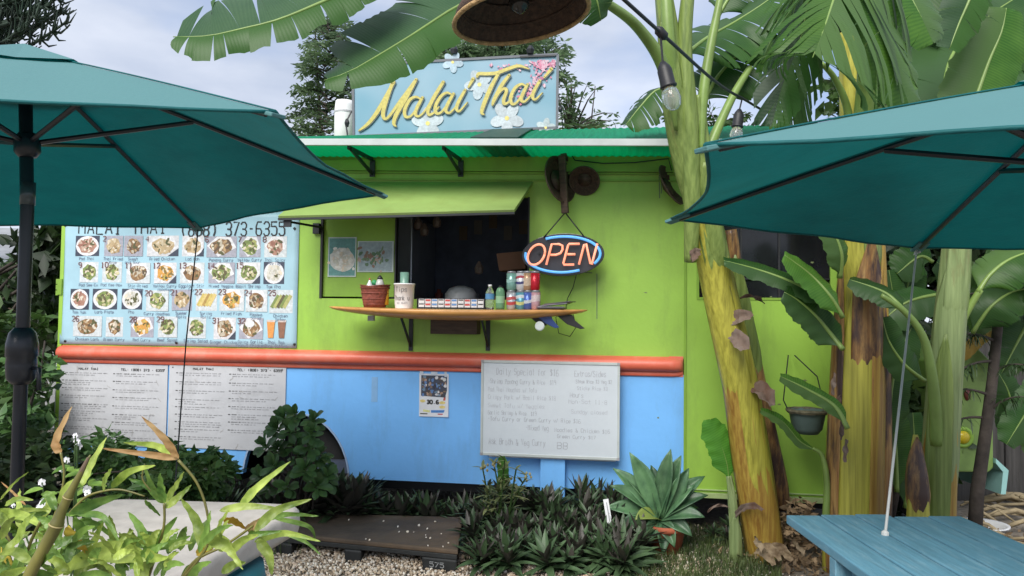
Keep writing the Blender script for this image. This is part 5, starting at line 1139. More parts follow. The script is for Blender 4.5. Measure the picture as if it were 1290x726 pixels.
banana_leaf(C_, [(1205, 200, 3.9), (1190, 120, 4.0), (1205, 60, 4.2), (1260, 10, 4.3), (1330, -30, 4.3)], .36, .36, (0, -.6, .7), .8, .9, .2, BAND, 45)
banana_leaf(C_, [(1215, 190, 3.8), (1225, 140, 3.7), (1245, 80, 3.7), (1262, 40, 3.7), (1268, 10, 3.7)], .18, .18, (0, -1, .1), .5, .5, .15, BANL, 46, down=.2)
banana_leaf(C_, [(1215, 150, 4.0), (1270, 120, 4.0), (1330, 100, 4.0)], .16, .2, (0, -.9, .5), .6, .6, .3, BAND, 47)
banana_leaf(C_, [(1100, 60, 4.4), (1120, 20, 4.4), (1160, -20, 4.3), (1220, -60, 4.3)], .3, .34, (0, -.7, .7), .8, .9, .3, BAND, 48)
banana_leaf(C_, [(1240, -60, 3.6), (1225, -10, 3.5), (1208, 30, 3.5), (1196, 62, 3.5)], .10, .12, (0, -1, .2), .5, .5, .5, BANG, 49)
banana_leaf(C_, [(1120, 560, 4.3), (1122, 500, 4.3), (1132, 450, 4.3), (1150, 410, 4.3)], .12, .12, (0, -1, .2), .5, .5, 0, BAND, 51, down=.3)
banana_leaf(C_, [(1225, 420, 4.35), (1250, 385, 4.3), (1285, 365, 4.3), (1330, 372, 4.2)], .14, .14, (0, -.8, .6), .7, .7, .3, BAND, 52, down=.4)
banana_leaf(C_, [(1210, 300, 4.3), (1240, 285, 4.3), (1290, 300, 4.2), (1340, 345, 4.2)], .16, .2, (0, -.8, .6), .7, .7, .3, BAND, 53, down=.5)
banana_leaf(B_, [(1110, 520, 4.5), (1125, 460, 4.5), (1128, 400, 4.5), (1120, 340, 4.5)], .13, .12, (0, -1, .2), .5, .5, 0, BAND, 54, down=.3)
for k, (xa, ya, xb, yb, dd_) in enumerate(((1130, 620, 1112, 500, 4.6), (1140, 640, 1150, 520, 4.7), (1126, 420, 1150, 322, 4.6), (1270, 330, 1225, 420, 4.6), (1300, 400, 1262, 470, 4.6), (1175, 330, 1130, 345, 4.5), (1225, 330, 1200, 410, 4.65), (1330, 470, 1268, 560, 4.9), (1275, 560, 1258, 470, 5.2), (1310, 590, 1285, 500, 5.1), (1215, 400, 1180, 330, 4.9), (1320, 330, 1272, 420, 4.7))):
    banana_leaf(C_, [(xa, ya, dd_), ((xa+xb)/2+6, (ya+yb)/2-14, dd_), (xb, yb, dd_)], .11, .12, (0, -1, .25), .5, .5, .15, BAND if k % 3 else BANL, 120+k, down=.3)
# young shoot in the gravel
D_ = thing('banana_sucker', 'single young banana shoot with one upright leaf in the gravel', 'banana shoot', G(926, 706), 'W')
dd = G(926, 706).y
stem(D_, [(927, 706, dd), (926, 670, dd), (922, 630, dd), (918, 600, dd)], [7, 6, 5, 3], TRP, [(0, .5, -1.4, 1.5, TRP, .001)])
banana_leaf(D_, [(918, 605, dd), (916, 585, dd), (908, 560, dd), (898, 540, dd), (895, 528, dd)], .085, .085, (.2, -1, .1), .3, .3, 0, BANS, 61, petw=.004, down=.05)
driedflap(D_, P(926, 650, dd-.02), (.3, -.4, .9), .22, .02, 8, HUSK); driedflap(D_, P(918, 640, dd-.02), (-.8, -.2, .7), .15, .008, 18, HUSK)
# leaf shoot by the hanging pot
E_ = thing('banana_sucker', 'slim banana shoot growing below the hanging grey pot', 'banana shoot', G(1038, 690), 'W')
stalk(E_, [(1040, 660, 4.2), (1042, 610, 4.2), (1036, 575, 4.2), (1024, 565, 4.2)], [5, 4, 3, 2])
banana_leaf(E_, [(1030, 568, 4.2), (1008, 556, 4.2), (985, 530, 4.2), (958, 516, 4.2)], .038, .035, (0, -.8, .6), .4, .4, 0, BANL, 62, petw=.005, down=.2)
# hanging pot
c = P(1017, 540, 4.5); hp = thing('hanging_pot', 'grey green plant pot hanging on the green wall behind the banana', 'plant pot', c, 'W')
part('pot', M().lathe(c, [(.06, -.03), (.085, .0), (.105, .10), (.11, .11), (.10, .11), (.08, .02)], 24), mat('pot_grey', (.10, .15, .14), .6), hp, True)
part('soil', M().lathe(c, [(.09, .09), (.02, .095)], 16), SOIL, hp); part('hook_wire', M().tube([c+Vector((-.11, 0, .1)), c+Vector((-.12, .06, .16)), c+Vector((-.02, .25, .42))], .004, 6).tube([c+Vector((.11, 0, .1)), c+Vector((.10, .1, .3)), c+Vector((.02, .25, .42))], .004, 6), BLACK, hp)
part('moss_rim', M().tube([c+Vector((.112*math.cos(6.283*i/20), .112*math.sin(6.283*i/20), .105)) for i in range(21)], [.010+.007*rnd.random() for i in range(21)], 6), mat('moss', (.12, .11, .07), .95, .5, 40), hp)

# --- agave in its clay pot
gp = G(838, 694); ag = thing('potted_agave', 'blue green agave with broad pointed leaves in a terracotta pot', 'potted plant', gp, 'W')
part('clay_pot', M().lathe(gp, [(.09, 0), (.115, .13), (.13, .135), (.13, .165), (.115, .165), (.10, .10)], 28), TERRA, ag, True)
part('soil', M().lathe(gp, [(.112, .15), (.02, .16)], 20), SOIL, ag)
ac = P(831, 655, gp.y-.01); acs = Vector((ac.x, ac.y, ac.z))
targets = [(768, 612), (772, 590), (793, 570), (800, 576), (845, 566), (836, 580), (868, 590), (888, 600), (892, 624), (888, 652), (762, 640), (776, 668), (812, 684), (835, 700), (872, 676), (820, 586), (858, 574), (786, 600), (875, 612), (850, 690), (800, 655), (880, 640)]
for k, (px, py) in enumerate(targets):
    dep = gp.y-(.14 if py > 640 else (-.04 if k % 2 else .05)); tip = P(px, py, dep); rib = []
    b_ = acs+Vector((0, 0, .0)); md = (b_+tip)/2+Vector((0, -.02, .05))
    for i in range(9): q = i/8; rib.append(b_*(1-q)**2+md*2*q*(1-q)+tip*q*q)
    L_ = (tip-b_).length; ww = .043*(.8+.4*min(1, L_/.3)); prof = [.5, .62, .78, .93, 1, .93, .72, .4, .02]
    part('agave_leaf', leaf_blade(M(), rib, [ww*p_ for p_ in prof], Vector((rnd.uniform(-.5, .5), -.62, .78+rnd.uniform(-.3, .3))), .55, 3), AGA if k != 20 else mat('agave_yellow', (.2, .26, .06)), ag, True, solid=.004)
# plant label stake
c = P(768, 660, 4.4); st_ = thing('plant_label', 'white wooden plant label stuck in the bed beside the agave', 'plant label', c, 'W')
part('stake', M().beam(c, P(763, 629, 4.42), .030, .006, (0, 1, 0)), WHITE, st_); part('groove_line', M().beam(P(768, 656, 4.395), P(764, 633, 4.414), .005, .003, (0, 1, 0)), mat('label_grey', (.3, .3, .32)), st_)

# --- oyster plants: rosettes of stiff dark leaves
def rosette(seed, n=22, L_=.20, w_=.019, lo=.15, hi=1.25, bend=.5):
    rr = random.Random(seed); m = M(); m.uv = []
    for k in range(n):
        az = k*2.4+rr.uniform(-.3, .3); q = k/n; el = hi-(hi-lo)*q+rr.uniform(-.15, .15); l_ = L_*(.65+.45*q)*rr.uniform(.85, 1.1)
        d = Vector((math.cos(az)*math.cos(el), math.sin(az)*math.cos(el), math.sin(el))); rib = curve(Vector((0, 0, .03+.05*(1-q))), d, l_, bend*(.5+q)*rr.uniform(.6, 1.4), 7)
        leaf_blade(m, rib, [w_*x*rr.uniform(.9, 1.1) for x in (.5, .85, 1, .95, .78, .45, .03)], (0, 0, 1) if abs(d.z) < .9 else (math.cos(az), math.sin(az), .2), .35, 2)
    return m
oys = [meshdata('oyster_plant', rosette(100+i, 20+i % 4*2, .19+.015*(i % 3)), OYS, smooth=True) for i in range(7)]
def put(mesh, name, x, y, z, s_, rz, label, cat, group, tilt=0):
    o = bpy.data.objects.new(name, mesh); COL.objects.link(o); o.location = (x, y, z); o.scale = (s_, s_, s_*rnd.uniform(.9, 1.15)); o.rotation_euler = (rnd.uniform(-tilt, tilt), rnd.uniform(-tilt, tilt), rz)
    return tag(o, label, cat, group)
def row(n, fx, fy, s0_, s1_, label, group, ztop=None):
    for k in range(n):
        x, y = fx(k), fy(k); put(rnd.choice(oys), 'oyster_plant', x, y, 0, rnd.uniform(s0_, s1_), rnd.random()*6, label, 'oyster plant', group, .25)
# behind the pallet, along the trailer
row(15, lambda k: P(432+k*12, 640, 4.75).x+rnd.uniform(-.03, .03), lambda k: 4.86+.12*(k % 2)-(P(432+k*12, 640, 4.75).x)*.1, .95, 1.2, 'dark oyster plant in the row between pallet and blue panel', 'oyster plants behind the pallet')
# left of the pallet, taller
for k in range(34):
    px = rnd.uniform(215, 455); y = rnd.uniform(4.35, 5.05) if px < 335 else rnd.uniform(4.86, 5.1); x = P(px, 600, y).x
    put(rnd.choice(oys), 'oyster_plant', x, y, 0.0, rnd.uniform(1.0, 1.45), rnd.random()*6, 'dark oyster plant under the right menu sheet and leafy bush', 'oyster plant', 'oyster plants left of the pallet', .3)
for k in range(12):
    px = 385+k*6.5; y = rnd.uniform(4.86, 5.0); x = P(px, 620, y).x
    put(rnd.choice(oys), 'oyster_plant', x, y, 0.0, rnd.uniform(1.4, 1.85), rnd.random()*6, 'tall dark oyster plant at the foot of the wheel arch', 'oyster plant', 'tall oyster plants by the wheel arch', .3)
# the bed under the whiteboard
for k in range(105):
    q = k/105; y = rnd.uniform(4.12, 4.85); px = rnd.uniform(596, 800)+(8 if y < 4.4 else 0); x = P(px, 640, y).x
    put(rnd.choice(oys), 'oyster_plant', x, y, max(0, (y-4.25)*.25), rnd.uniform(.78, 1.12), rnd.random()*6, 'dark oyster plant '+('at the gravel edge' if y < 4.4 else 'further back')+(' beside the right corner of the pallet' if px < 650 else ' in front of the blue whiteboard post' if px < 706 else ' in the bed right of the blue post' if px < 752 else ' beside the white plant label'), 'oyster plant', 'oyster plants under the whiteboard', .35)
for k in range(9):
    y = rnd.uniform(4.7, 5.0); x = P(rnd.uniform(850, 985), 640, y).x
    put(rnd.choice(oys), 'oyster_plant', x, y, 0, rnd.uniform(.4, .65), rnd.random()*6, 'low dark plant in the shade under the right green wall', 'oyster plant', 'low plants under the right wall', .3)
# bright taller plant in that bed
bp2 = P(628, 690, 4.55); bt = thing('flowering_succulent', 'taller yellow green plant with bud clusters beside the blue post', 'plant', (bp2.x, bp2.y, 0), 'W')
for k, (px, py) in enumerate([(608, 590), (622, 584), (636, 580), (650, 592), (664, 600), (615, 612), (642, 606), (655, 620), (604, 630), (630, 620)]):
    tip = P(px, py, 4.55+rnd.uniform(-.08, .08)); b_ = Vector((bp2.x+rnd.uniform(-.05, .05), bp2.y, .05)); md = (b_+tip)/2+Vector((0, 0, .05))
    pts = [b_*(1-q)**2+md*2*q*(1-q)+tip*q*q for q in [i/7 for i in range(8)]]
    sp_ = part('stalk', M().tube(pts, .005, 6), FOLM, bt)
    m = M(); m.uv = []
    for i in range(14):
        az = rnd.random()*6.28; el = rnd.uniform(-.2, 1.0); c = pts[rnd.choice((4, 5, 6, 7))]
        leaf_blade(m, curve(c, (math.cos(az)*math.cos(el), math.sin(az)*math.cos(el), math.sin(el)), rnd.uniform(.04, .11), .4, 5), [.003, .009, .010, .007, .001], (0, 0, 1), .3, 1)
    part('foliage', m, [mat('succulent_green', (.10, .15, .05), .5, .4, 8, col2=(.22, .24, .10)), BUSH][0] if k == 0 else bpy.data.materials['succulent_green'], sp_)
    if k in (0, 1, 4, 6):
        for i in range(6): part('bud', M().lathe(tip+Vector((rnd.gauss(0, .016), rnd.gauss(0, .016), rnd.gauss(0, .012))), [(.002, -.008), (.008, 0), (.005, .009), (.001, .012)], 8), bpy.data.materials.get('bud') or mat('bud', (.30, .26, .12), .7, .3), sp_, True)
banana_leaf(bt, [(634, 618, 4.6), (634, 595, 4.6), (632, 575, 4.6)], .035, .035, (.1, -1, 0), .3, .3, 0, BANY, 77, petw=.004)
cb = U(655, 608, .02); solo('concrete_block', M().box((cb.x-.10, .10, 0), (cb.x+.12, .30, .24)).box((cb.x-.03, .09, .12), (cb.x+.05, .101, .2)), mat('block_concrete', (.16, .12, .10), .9, .3, 12, bump=.4), 'rough brown block supporting the trailer beside the blue post', 'block', (cb.x, .2, 0), 'F')

# --- leafy bush in front of the wheel
bg_ = P(375, 660, 4.75); bu = thing('leafy_bush', 'round leaved green bush in front of the trailer wheel', 'bush', (bg_.x, bg_.y, 0), 'W')
m = M(); m.uv = []
bl = leaf_blade(M(), curve((0, 0, 0), (1, 0, .35), .085, .6, 7), [.004, .009, .015, .021, .024, .019, .004], (0, 0, 1), .22, 2)
blm = meshdata('leaf', bl, BUSH, smooth=True)
wh = [(372, 520), (350, 538), (392, 545), (335, 560), (372, 558), (402, 572), (345, 585), (385, 590), (412, 600), (362, 610), (328, 600), (395, 530), (358, 525), (408, 585), (378, 575), (400, 610), (340, 612), (366, 540), (390, 560), (350, 565)]
for wi, (px, py) in enumerate(wh):
    dpt = 4.55+rnd.uniform(-.12, .2); c = P(px, py, dpt); root = Vector((bg_.x+rnd.uniform(-.08, .08), bg_.y+.05, .05)); md = (c+root)/2+Vector((0, .06, .03))
    br = part('branch', M().tube([root, md, c], [.010, .007, .004], 6), BARK, bu, True)
    for k in range(11):
        o = bpy.data.objects.new('leaf', blm); COL.objects.link(o); o.parent = br; az = k*2.4+rnd.random(); el = rnd.uniform(-.35, .9) if k else 1.2
        o.location = c-Vector(SP[br.name][0])+Vector((0, 0, -.004*k)); o.rotation_euler = (Matrix.Rotation(rnd.uniform(.5, 1.0), 3, 'X') @ Matrix.Rotation(((px-375)/60)*.5, 3, 'Y') @ Matrix.Rotation(az, 3, 'Z') @ Matrix.Rotation(-(.15+.75*(k < 4)+rnd.uniform(-.2, .25)), 3, 'Y')).to_euler(); s_ = rnd.uniform(.75, 1.15); o.scale = (s_, s_, s_)

# ================================================================ PALLET
pq = [P(577, 690, 4.12), P(340, 668, 4.42), P(385, 640, 4.84), P(583, 649, 4.80)]; pq = [Vector((v.x, v.y, 0)) for v in pq]
pal_ = thing('plastic_pallet', 'dark worn plastic pallet lying on the gravel as a step', 'pallet', sum(pq, Vector())/4, 'W')
def quadbox(q, z0, z1, tw=0):
    c = sum(q, Vector())/4; m = M(); m.v = [(v.x, v.y, z0) for v in q]+[(v.x+(c.x-v.x)*tw, v.y+(c.y-v.y)*tw, z1) for v in q]
    m.f = [(0, 1, 2, 3), (7, 6, 5, 4), (0, 4, 5, 1), (1, 5, 6, 2), (2, 6, 7, 3), (3, 7, 4, 0)]; return m
part('deck', quadbox(pq, .095, .122), PALTOP, pal_, bevel=.008)
cc_ = sum(pq, Vector())/4; ins = [v+(cc_-v)*.01 for v in pq]; part('deck_rim', quadbox(ins, .068, .0948), PALLET, pal_, bevel=.004)
for i in range(3):
    for j in range(3):
        a, b = .05+.45*i, .05+.42*j; o_ = pq[0]*(1-a)*(1-b)+pq[1]*a*(1-b)+pq[2]*a*b+pq[3]*(1-a)*b; ux = (pq[1]-pq[0]).normalized(); uy = (pq[3]-pq[0]).normalized()
        o_ = o_+ux*(.05-.08*(i == 2))+uy*(.04-.06*(j == 2)); hx, hy = (.105 if i == 0 else .055), .07
        m = quadbox([o_-ux*hx-uy*hy, o_+ux*hx-uy*hy, o_+ux*hx+uy*hy, o_-ux*hx+uy*hy], .068, -.012, .10); fo = part('foot', m, PALLET, pal_, bevel=.012)
        if i == 0 and j == 0:
            m = M(); fm = lambda a_, b_, d: tuple(o_-ux*a_-uy*(hy+.001+d-.006*(.068-b_)/.08)+Vector((0, 0, b_)))
            hand(m, '575', -.055, .018, .026, fm, .004, .001, (.35, .36, .36), .1, width=.09); part('painted_lettering', m, PRINT, fo, kind='stuff')
chn = 18; cxs, cys = [], []
for k in range(chn): a, b = rnd.betavariate(1.3, 4), rnd.random()*.8; o_ = pq[0]*(1-a)*(1-b)+pq[1]*a*(1-b)+pq[2]*a*b+pq[3]*(1-a)*b; cxs.append(o_.x); cys.append(o_.y)
pebbles('stray_gravel', np.array(cxs), np.array(cys), chn, .0065, pc[[2, 6, 6]], 'stray white pebbles lying on the pallet', zf=np.full(chn, .126))

# ================================================================ LEAF MASSES, TREES
def leafcloud(cs, size, seed, flat=.6, droop=0, inner=.55):
    """cs: (x, y, z, rx, ry, rz, n); folded diamond leaves, thicker towards the outside"""
    r = np.random.default_rng(seed); Vs = []; 
    for (x, y, z, rx, ry, rz, n) in cs:
        d = r.normal(size=(n, 3)); d /= np.linalg.norm(d, axis=1)[:, None]; q = r.random(n)**.4; q = inner*r.random(n)*0+q
        lump = 1+.22*np.sin(d[:, 0]*5+seed)*np.cos(d[:, 1]*4+x)+.18*np.sin(d[:, 2]*7+y*3); c = d*(q*lump)[:, None]*np.array([rx, ry, rz])+np.array([x, y, z])
        a = r.normal(size=(n, 3)); a[:, 2] = a[:, 2]*flat-droop; a /= np.linalg.norm(a, axis=1)[:, None]
        b = np.cross(a, r.normal(size=(n, 3))); b /= np.linalg.norm(b, axis=1)[:, None]; nn = np.cross(a, b); s_ = size*(.55+.8*r.random(n))[:, None]
        v = np.stack([c-a*s_, c+b*s_*.42-nn*s_*.12, c+a*s_, c-b*s_*.42-nn*s_*.12], 1); Vs.append(v)
    V = np.concatenate(Vs); n = len(V); F = np.array([[0, 1, 2], [0, 2, 3]])[None]+4*np.arange(n)[:, None, None]
    return V.reshape(-1, 3), F.reshape(-1, 3)
def nppart(name, V, F, mt, parent, label=None, kind=None):
    org, sp = SP[parent.name]; me = npmesh(name, V-np.array(org), F, mt); o = bpy.data.objects.new(name, me); COL.objects.link(o); o.parent = parent; SP[o.name] = (org, sp); return tag(o, label, kind=kind)
def tree(name, label, cat, x, y, h, cs, size, mt, seed, r=.08, group=None, limbs=6, droop=0, lean=(0, 0)):
    t = thing(name, label, cat, (x, y, 0), 'W', group); rr = random.Random(seed)
    path = [Vector((x+lean[0]*q+.05*math.sin(q*7+seed), y+lean[1]*q, h*q)) for q in [i/8 for i in range(9)]]
    part('trunk', M().tube(path, [r*(1-.75*i/8) for i in range(9)], 9), BARK, t, True)
    m = M()
    for c in cs[:limbs*2]:
        e = Vector(c[:3]); q = max(.2, min(.9, e.z/h-.15)); b = path[int(q*8)]; md = (b+e)/2+Vector((0, 0, -.05*h*rr.random())); m.tube([b, md, e], [r*.4, r*.25, r*.1], 6)
    part('limbs', m, BARK, t, True, kind='stuff')
    V, F = leafcloud(cs, size, seed, droop=droop); nppart('foliage', V, F, mt, t); return t
def cl(px0, px1, py0, py1, d0, d1, k, r, n, seed):
    rr = random.Random(seed); o = []
    for i in range(k): p = P(rr.uniform(px0, px1), rr.uniform(py0, py1), rr.uniform(d0, d1)); q = r*rr.uniform(.7, 1.3); o.append((p.x, p.y, p.z, q, q, q*.75, n))
    return o
# left side: shrubs next to the trailer's end, darker trees behind
gl = 'shrubs left of the trailer'
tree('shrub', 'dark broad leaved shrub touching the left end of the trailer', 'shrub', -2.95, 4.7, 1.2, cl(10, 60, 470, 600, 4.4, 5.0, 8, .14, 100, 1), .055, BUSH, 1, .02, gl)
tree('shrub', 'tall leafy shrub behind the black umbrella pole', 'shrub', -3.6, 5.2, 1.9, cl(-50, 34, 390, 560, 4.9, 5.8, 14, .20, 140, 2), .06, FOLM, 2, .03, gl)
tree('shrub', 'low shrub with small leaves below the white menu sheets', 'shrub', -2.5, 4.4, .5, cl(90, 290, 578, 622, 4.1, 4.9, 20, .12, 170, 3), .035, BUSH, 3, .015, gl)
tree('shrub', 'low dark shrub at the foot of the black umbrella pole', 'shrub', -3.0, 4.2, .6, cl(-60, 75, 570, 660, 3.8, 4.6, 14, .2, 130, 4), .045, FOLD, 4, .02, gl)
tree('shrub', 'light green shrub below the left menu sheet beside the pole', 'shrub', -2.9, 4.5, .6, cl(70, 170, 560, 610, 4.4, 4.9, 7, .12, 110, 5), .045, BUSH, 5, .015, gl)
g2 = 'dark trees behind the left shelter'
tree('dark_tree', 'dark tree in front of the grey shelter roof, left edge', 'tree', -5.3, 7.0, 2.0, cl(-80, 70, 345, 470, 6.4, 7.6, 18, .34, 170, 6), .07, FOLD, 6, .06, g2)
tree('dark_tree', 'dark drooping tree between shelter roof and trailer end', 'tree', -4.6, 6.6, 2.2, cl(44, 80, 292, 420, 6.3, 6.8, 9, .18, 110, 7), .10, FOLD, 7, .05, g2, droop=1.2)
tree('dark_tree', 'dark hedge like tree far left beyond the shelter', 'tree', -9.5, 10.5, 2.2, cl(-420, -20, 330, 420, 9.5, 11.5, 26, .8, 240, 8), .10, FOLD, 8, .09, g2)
# shelter with a grey roof
sh = thing('grey_roof_shelter', 'low shelter with a grey sloping roof left of the trailer', 'shelter', (-6.5, 9, 0), 'W')
a, b, c_, d = P(-160, 322, 8.2), P(78, 338, 8.6), P(90, 292, 10.5), P(-160, 282, 10.5)
m = M(); m.v = [a, b, c_, d]; m.f = [(0, 1, 2, 3)]; part('roof_sheet', m, mat('weathered_roof', (.26, .27, .28), .7, .2, 3, bump=.2), sh, solid=.03)
m = M(); a2, b2 = P(-160, 330, 9), P(78, 336, 9); m.v = [a2, b2, Vector((b2.x, b2.y, 0)), Vector((a2.x, a2.y, 0))]; m.f = [(0, 1, 2, 3)]; part('pale_wall', m, mat('pale_wall', (.5, .51, .52), .8, .1), sh, solid=.05)
for px in (-60, 20): p = P(px, 330, 8.4); part('post', M().box((p.x-.04, p.y-.04, 0), (p.x+.04, p.y+.04, p.z)), WOODD, sh)
# feathery tree: limbs carrying rows of leaflets
def feathery(name, label, x, y, h, limbs, mt, seed, lf=.095, step=.05, r=.07, group=None, top=None):
    """limbs: (start px, py, end px, py, depth); leaflets sit in two rows and droop a little"""
    rr = random.Random(seed); t = thing(name, label, 'tree', (x, y, 0), 'W', group); top = top or P(limbs[0][2], limbs[0][3], y)
    part('trunk', M().tube([Vector((x, y, 0)), Vector((x, y, h*.5)), Vector((top.x, y, top.z))], [r, r*.7, r*.15], 8), BARK, t, True)
    V, F = [], []; lm = M()
    for (ax_, ay_, bx_, by_, dd_) in limbs:
        a = P(ax_, ay_, dd_); b = P(bx_, by_, dd_+rr.uniform(-.5, .5)); n = max(3, int((b-a).length/step)); sag = (b-a).length*.12
        pts = [a.lerp(b, i/n)+Vector((0, 0, sag*math.sin(math.pi*i/n)*.8-sag*.6*(i/n)**2)) for i in range(n+1)]; lm.tube(pts, [.014*(1-.8*i/n) for i in range(n+1)], 5)
        for i in range(1, n+1):
            T = (pts[i]-pts[i-1]).normalized(); S_ = T.cross(Vector((rr.gauss(0, .4), rr.gauss(0, .4), 1))).normalized()
            for sg in (-1, 1):
                ll = lf*rr.uniform(1.0, 2.6)*(1-.45*i/n); dv = (S_*sg+T*.7+Vector((0, 0, rr.uniform(-.6, .1)))).normalized()
                k = max(2, int(ll/.035)); sc_ = S_*sg
                for j in range(k):
                    p = pts[i]+dv*(ll*(j+.5)/k); q = .042*rr.uniform(.8, 1.3)
                    for s2 in (-1, 1):
                        l_ = (dv*.6+dv.cross(Vector((0, 0, 1)))*s2*.8+Vector((0, 0, rr.uniform(-.5, .3)))).normalized(); w_ = l_.cross(Vector((rr.gauss(0, 1), rr.gauss(0, 1), 1))).normalized()*q*.28
                        o = len(V); V += [p, p+l_*q*.8+w_, p+l_*q*1.7, p+l_*q*.8-w_]; F += [(o, o+1, o+2), (o, o+2, o+3)]
    part('limbs', lm, BARK, t, True, kind='stuff'); nppart('foliage', np.array([tuple(v) for v in V]), np.array(F), mt, t); return t
rr = random.Random(5); L1 = []
for i in range(26):
    yy = 22+i*6.0; xx = 412+rr.uniform(-3, 3); ln_ = 16+26*(i/26)**.6
    L1.append((xx, yy+8, xx-ln_*rr.uniform(.7, 1.15), yy+rr.uniform(-10, 6), 8.5)); L1.append((xx, yy+8, xx+ln_*rr.uniform(.7, 1.2), yy+rr.uniform(-10, 6), 8.7))
p = P(412, 200, 8.6); feathery('feathery_tree', 'slender feathery green tree behind the roof, left of the sign', p.x, 8.6, 5, L1, FOLC, 5, r=.045)
L2 = []
for i in range(110):
    xx = rr.uniform(470, 715); yy = rr.uniform(38, 92) if xx > 520 else rr.uniform(60, 110); L2.append((600+(xx-600)*.6, yy+40, xx, yy, 7.6))
p = P(600, 200, 7.6); feathery('feathery_tree', 'wide dense feathery tree behind the roof sign', p.x, 7.6, 4.4, L2, FOLC, 6, lf=.10, top=P(600, 90, 7.6))
L3 = []
for i in range(24):
    xx = rr.uniform(702, 776); yy = 160-rr.random()*78*(1-abs(xx-722)/90); L3.append((718+rr.uniform(-6, 8), 172, xx, yy, 7.2))
p = P(722, 200, 7.2); feathery('thin_tree', 'thin sparse branches rising right of the roof sign', p.x, 7.2, 3.2, L3, FOLC, 7, lf=.03, step=.15, r=.03)
L4 = []
for i in range(20): L4.append((868+rr.uniform(-10, 60), 190, 868+rr.uniform(-30, 110), rr.uniform(132, 165), 7.0))
p = P(900, 200, 7.0); feathery('thin_tree', 'small bushy tree top behind the canopy right of the leaning banana', p.x, 7.0, 3.2, L4, FOLM, 8, lf=.05, r=.03)
# araucaria in the top left corner: curved ropes of scales
ar_ = thing('araucaria_tree', 'dark araucaria tree with curled rope like branches, top left corner', 'tree', (P(-60, 0, 8).x, 8, 0), 'W')
part('trunk', M().tube([(P(-60, 0, 8).x, 8, 0), (P(-60, 0, 8).x, 8, 3), (P(-50, 0, 8).x, 8, 6.4)], [.16, .13, .03], 10), BARK, ar_, True)
m = M()
for i in range(15):
    yy = -50+i*7.2; tipx = rr.uniform(40, 92)-(abs(i-8)*1.5); a = P(-60, yy+20, 8); b = P(tipx, yy+rr.uniform(-6, 6), 8+rr.uniform(-.6, .6))
    pts = [a.lerp(b, q)+Vector((0, 0, -.12*math.sin(math.pi*q)+.16*q*q)) for q in [k/10 for k in range(11)]]; m.tube(pts, [.03*(1-.6*k/10) for k in range(11)], 6)
    for k in range(2, 11):
        for j in range(8):
            az = rr.uniform(-1.2, 1.2); d_ = Vector((rr.uniform(.1, .9), rr.uniform(-.7, .7), rr.uniform(-.5, .8))).normalized(); l_ = rr.uniform(.10, .26)*(1.1-.05*k)
            q = pts[k]; m.tube([q, q+d_*l_*.5+Vector((0, 0, -.02)), q+d_*l_+Vector((0, 0, .05))], [.014, .012, .004], 4, cap=False)
part('foliage', m, mat('araucaria_green', (.012, .03, .016), .7, .5, 5), ar_, True)
# right side: a wall of dark trees
gt = 'dense trees behind the banana plants'
tree('dense_tree', 'dense dark green tree behind the right banana stems, upper part', 'tree', 2.9, 6.6, 4.2, cl(1075, 1340, -60, 170, 6.0, 7.4, 34, .42, 260, 21), .085, FOLM, 21, .10, gt, 10)
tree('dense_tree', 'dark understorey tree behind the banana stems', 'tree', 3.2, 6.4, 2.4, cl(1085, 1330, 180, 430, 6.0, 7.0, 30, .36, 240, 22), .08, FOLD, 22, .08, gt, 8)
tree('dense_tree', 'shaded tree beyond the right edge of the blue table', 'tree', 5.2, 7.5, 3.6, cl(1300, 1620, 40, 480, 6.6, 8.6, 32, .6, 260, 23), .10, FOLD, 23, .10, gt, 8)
tree('dense_tree', 'light green leafy tree top over the right umbrella', 'tree', 3.9, 5.2, 3.4, cl(1240, 1330, -40, 60, 4.8, 5.4, 9, .22, 160, 24), .07, FOLM, 24, .05, gt, 6)
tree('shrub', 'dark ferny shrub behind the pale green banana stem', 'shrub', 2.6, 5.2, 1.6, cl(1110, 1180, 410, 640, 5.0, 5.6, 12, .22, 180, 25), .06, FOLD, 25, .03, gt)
# fence boards
fn = thing('board_fence', 'fence of weathered grey upright boards at the right edge', 'fence', (4.0, 5.9, 0), 'W')
for k in range(15): x = 3.35+k*.125; part('board', M().box((x, 5.9+.012*(k % 2), 0), (x+.116, 5.925+.012*(k % 2), 1.38+.03*math.sin(k*2.3))), FENCE, fn)
part('rail', M().box((3.3, 5.94, .5), (5.3, 5.98, .58)).box((3.3, 5.94, 1.1), (5.3, 5.98, 1.18)), FENCE, fn)
# green end panel with a round yellow lamp
vd = 4.75; v0, v1 = P(1150, 430, vd), P(1250, 430, vd); zb_ = P(1220, 595, vd).z; zt_ = P(1220, 432, vd).z
CARTG = mat('cart_paint', (.20, .32, .08), .5, .2, 3, dirt=(.1, .14, .05), dscale=5, damt=.6)
vt = thing('parked_cart', 'rounded green cart body with a round yellow lamp behind the bananas', 'cart', ((v0.x+v1.x)/2, vd+.3, 0), 'W')
rd = .10; rim_ = P(1186, 560, vd).x; o_ = [(rim_+rd-rd*math.cos(a), zb_+rd-rd*math.sin(a)) for a in [math.pi/2*k/6 for k in range(7)]]+[(v1.x-.03, zb_), (v1.x, zb_+.03), (v1.x, zt_-.12), (v1.x-.12, zt_), (rim_+.12, zt_), (rim_, zt_-.12)]
part('body', M().prism(o_, vd, vd+.9, lambda a, b, d: (a, d, b)), CARTG, vt, bevel=.01)
lc = P(1213, 551, vd-.002); lp = part('lamp', M().lathe(lc, [(.042, 0), (.039, .012), (.022, .024), (.004, .028)], 20, (0, -1, 0)), mat('lamp_yellow', (.62, .48, .02), .25), vt, True)
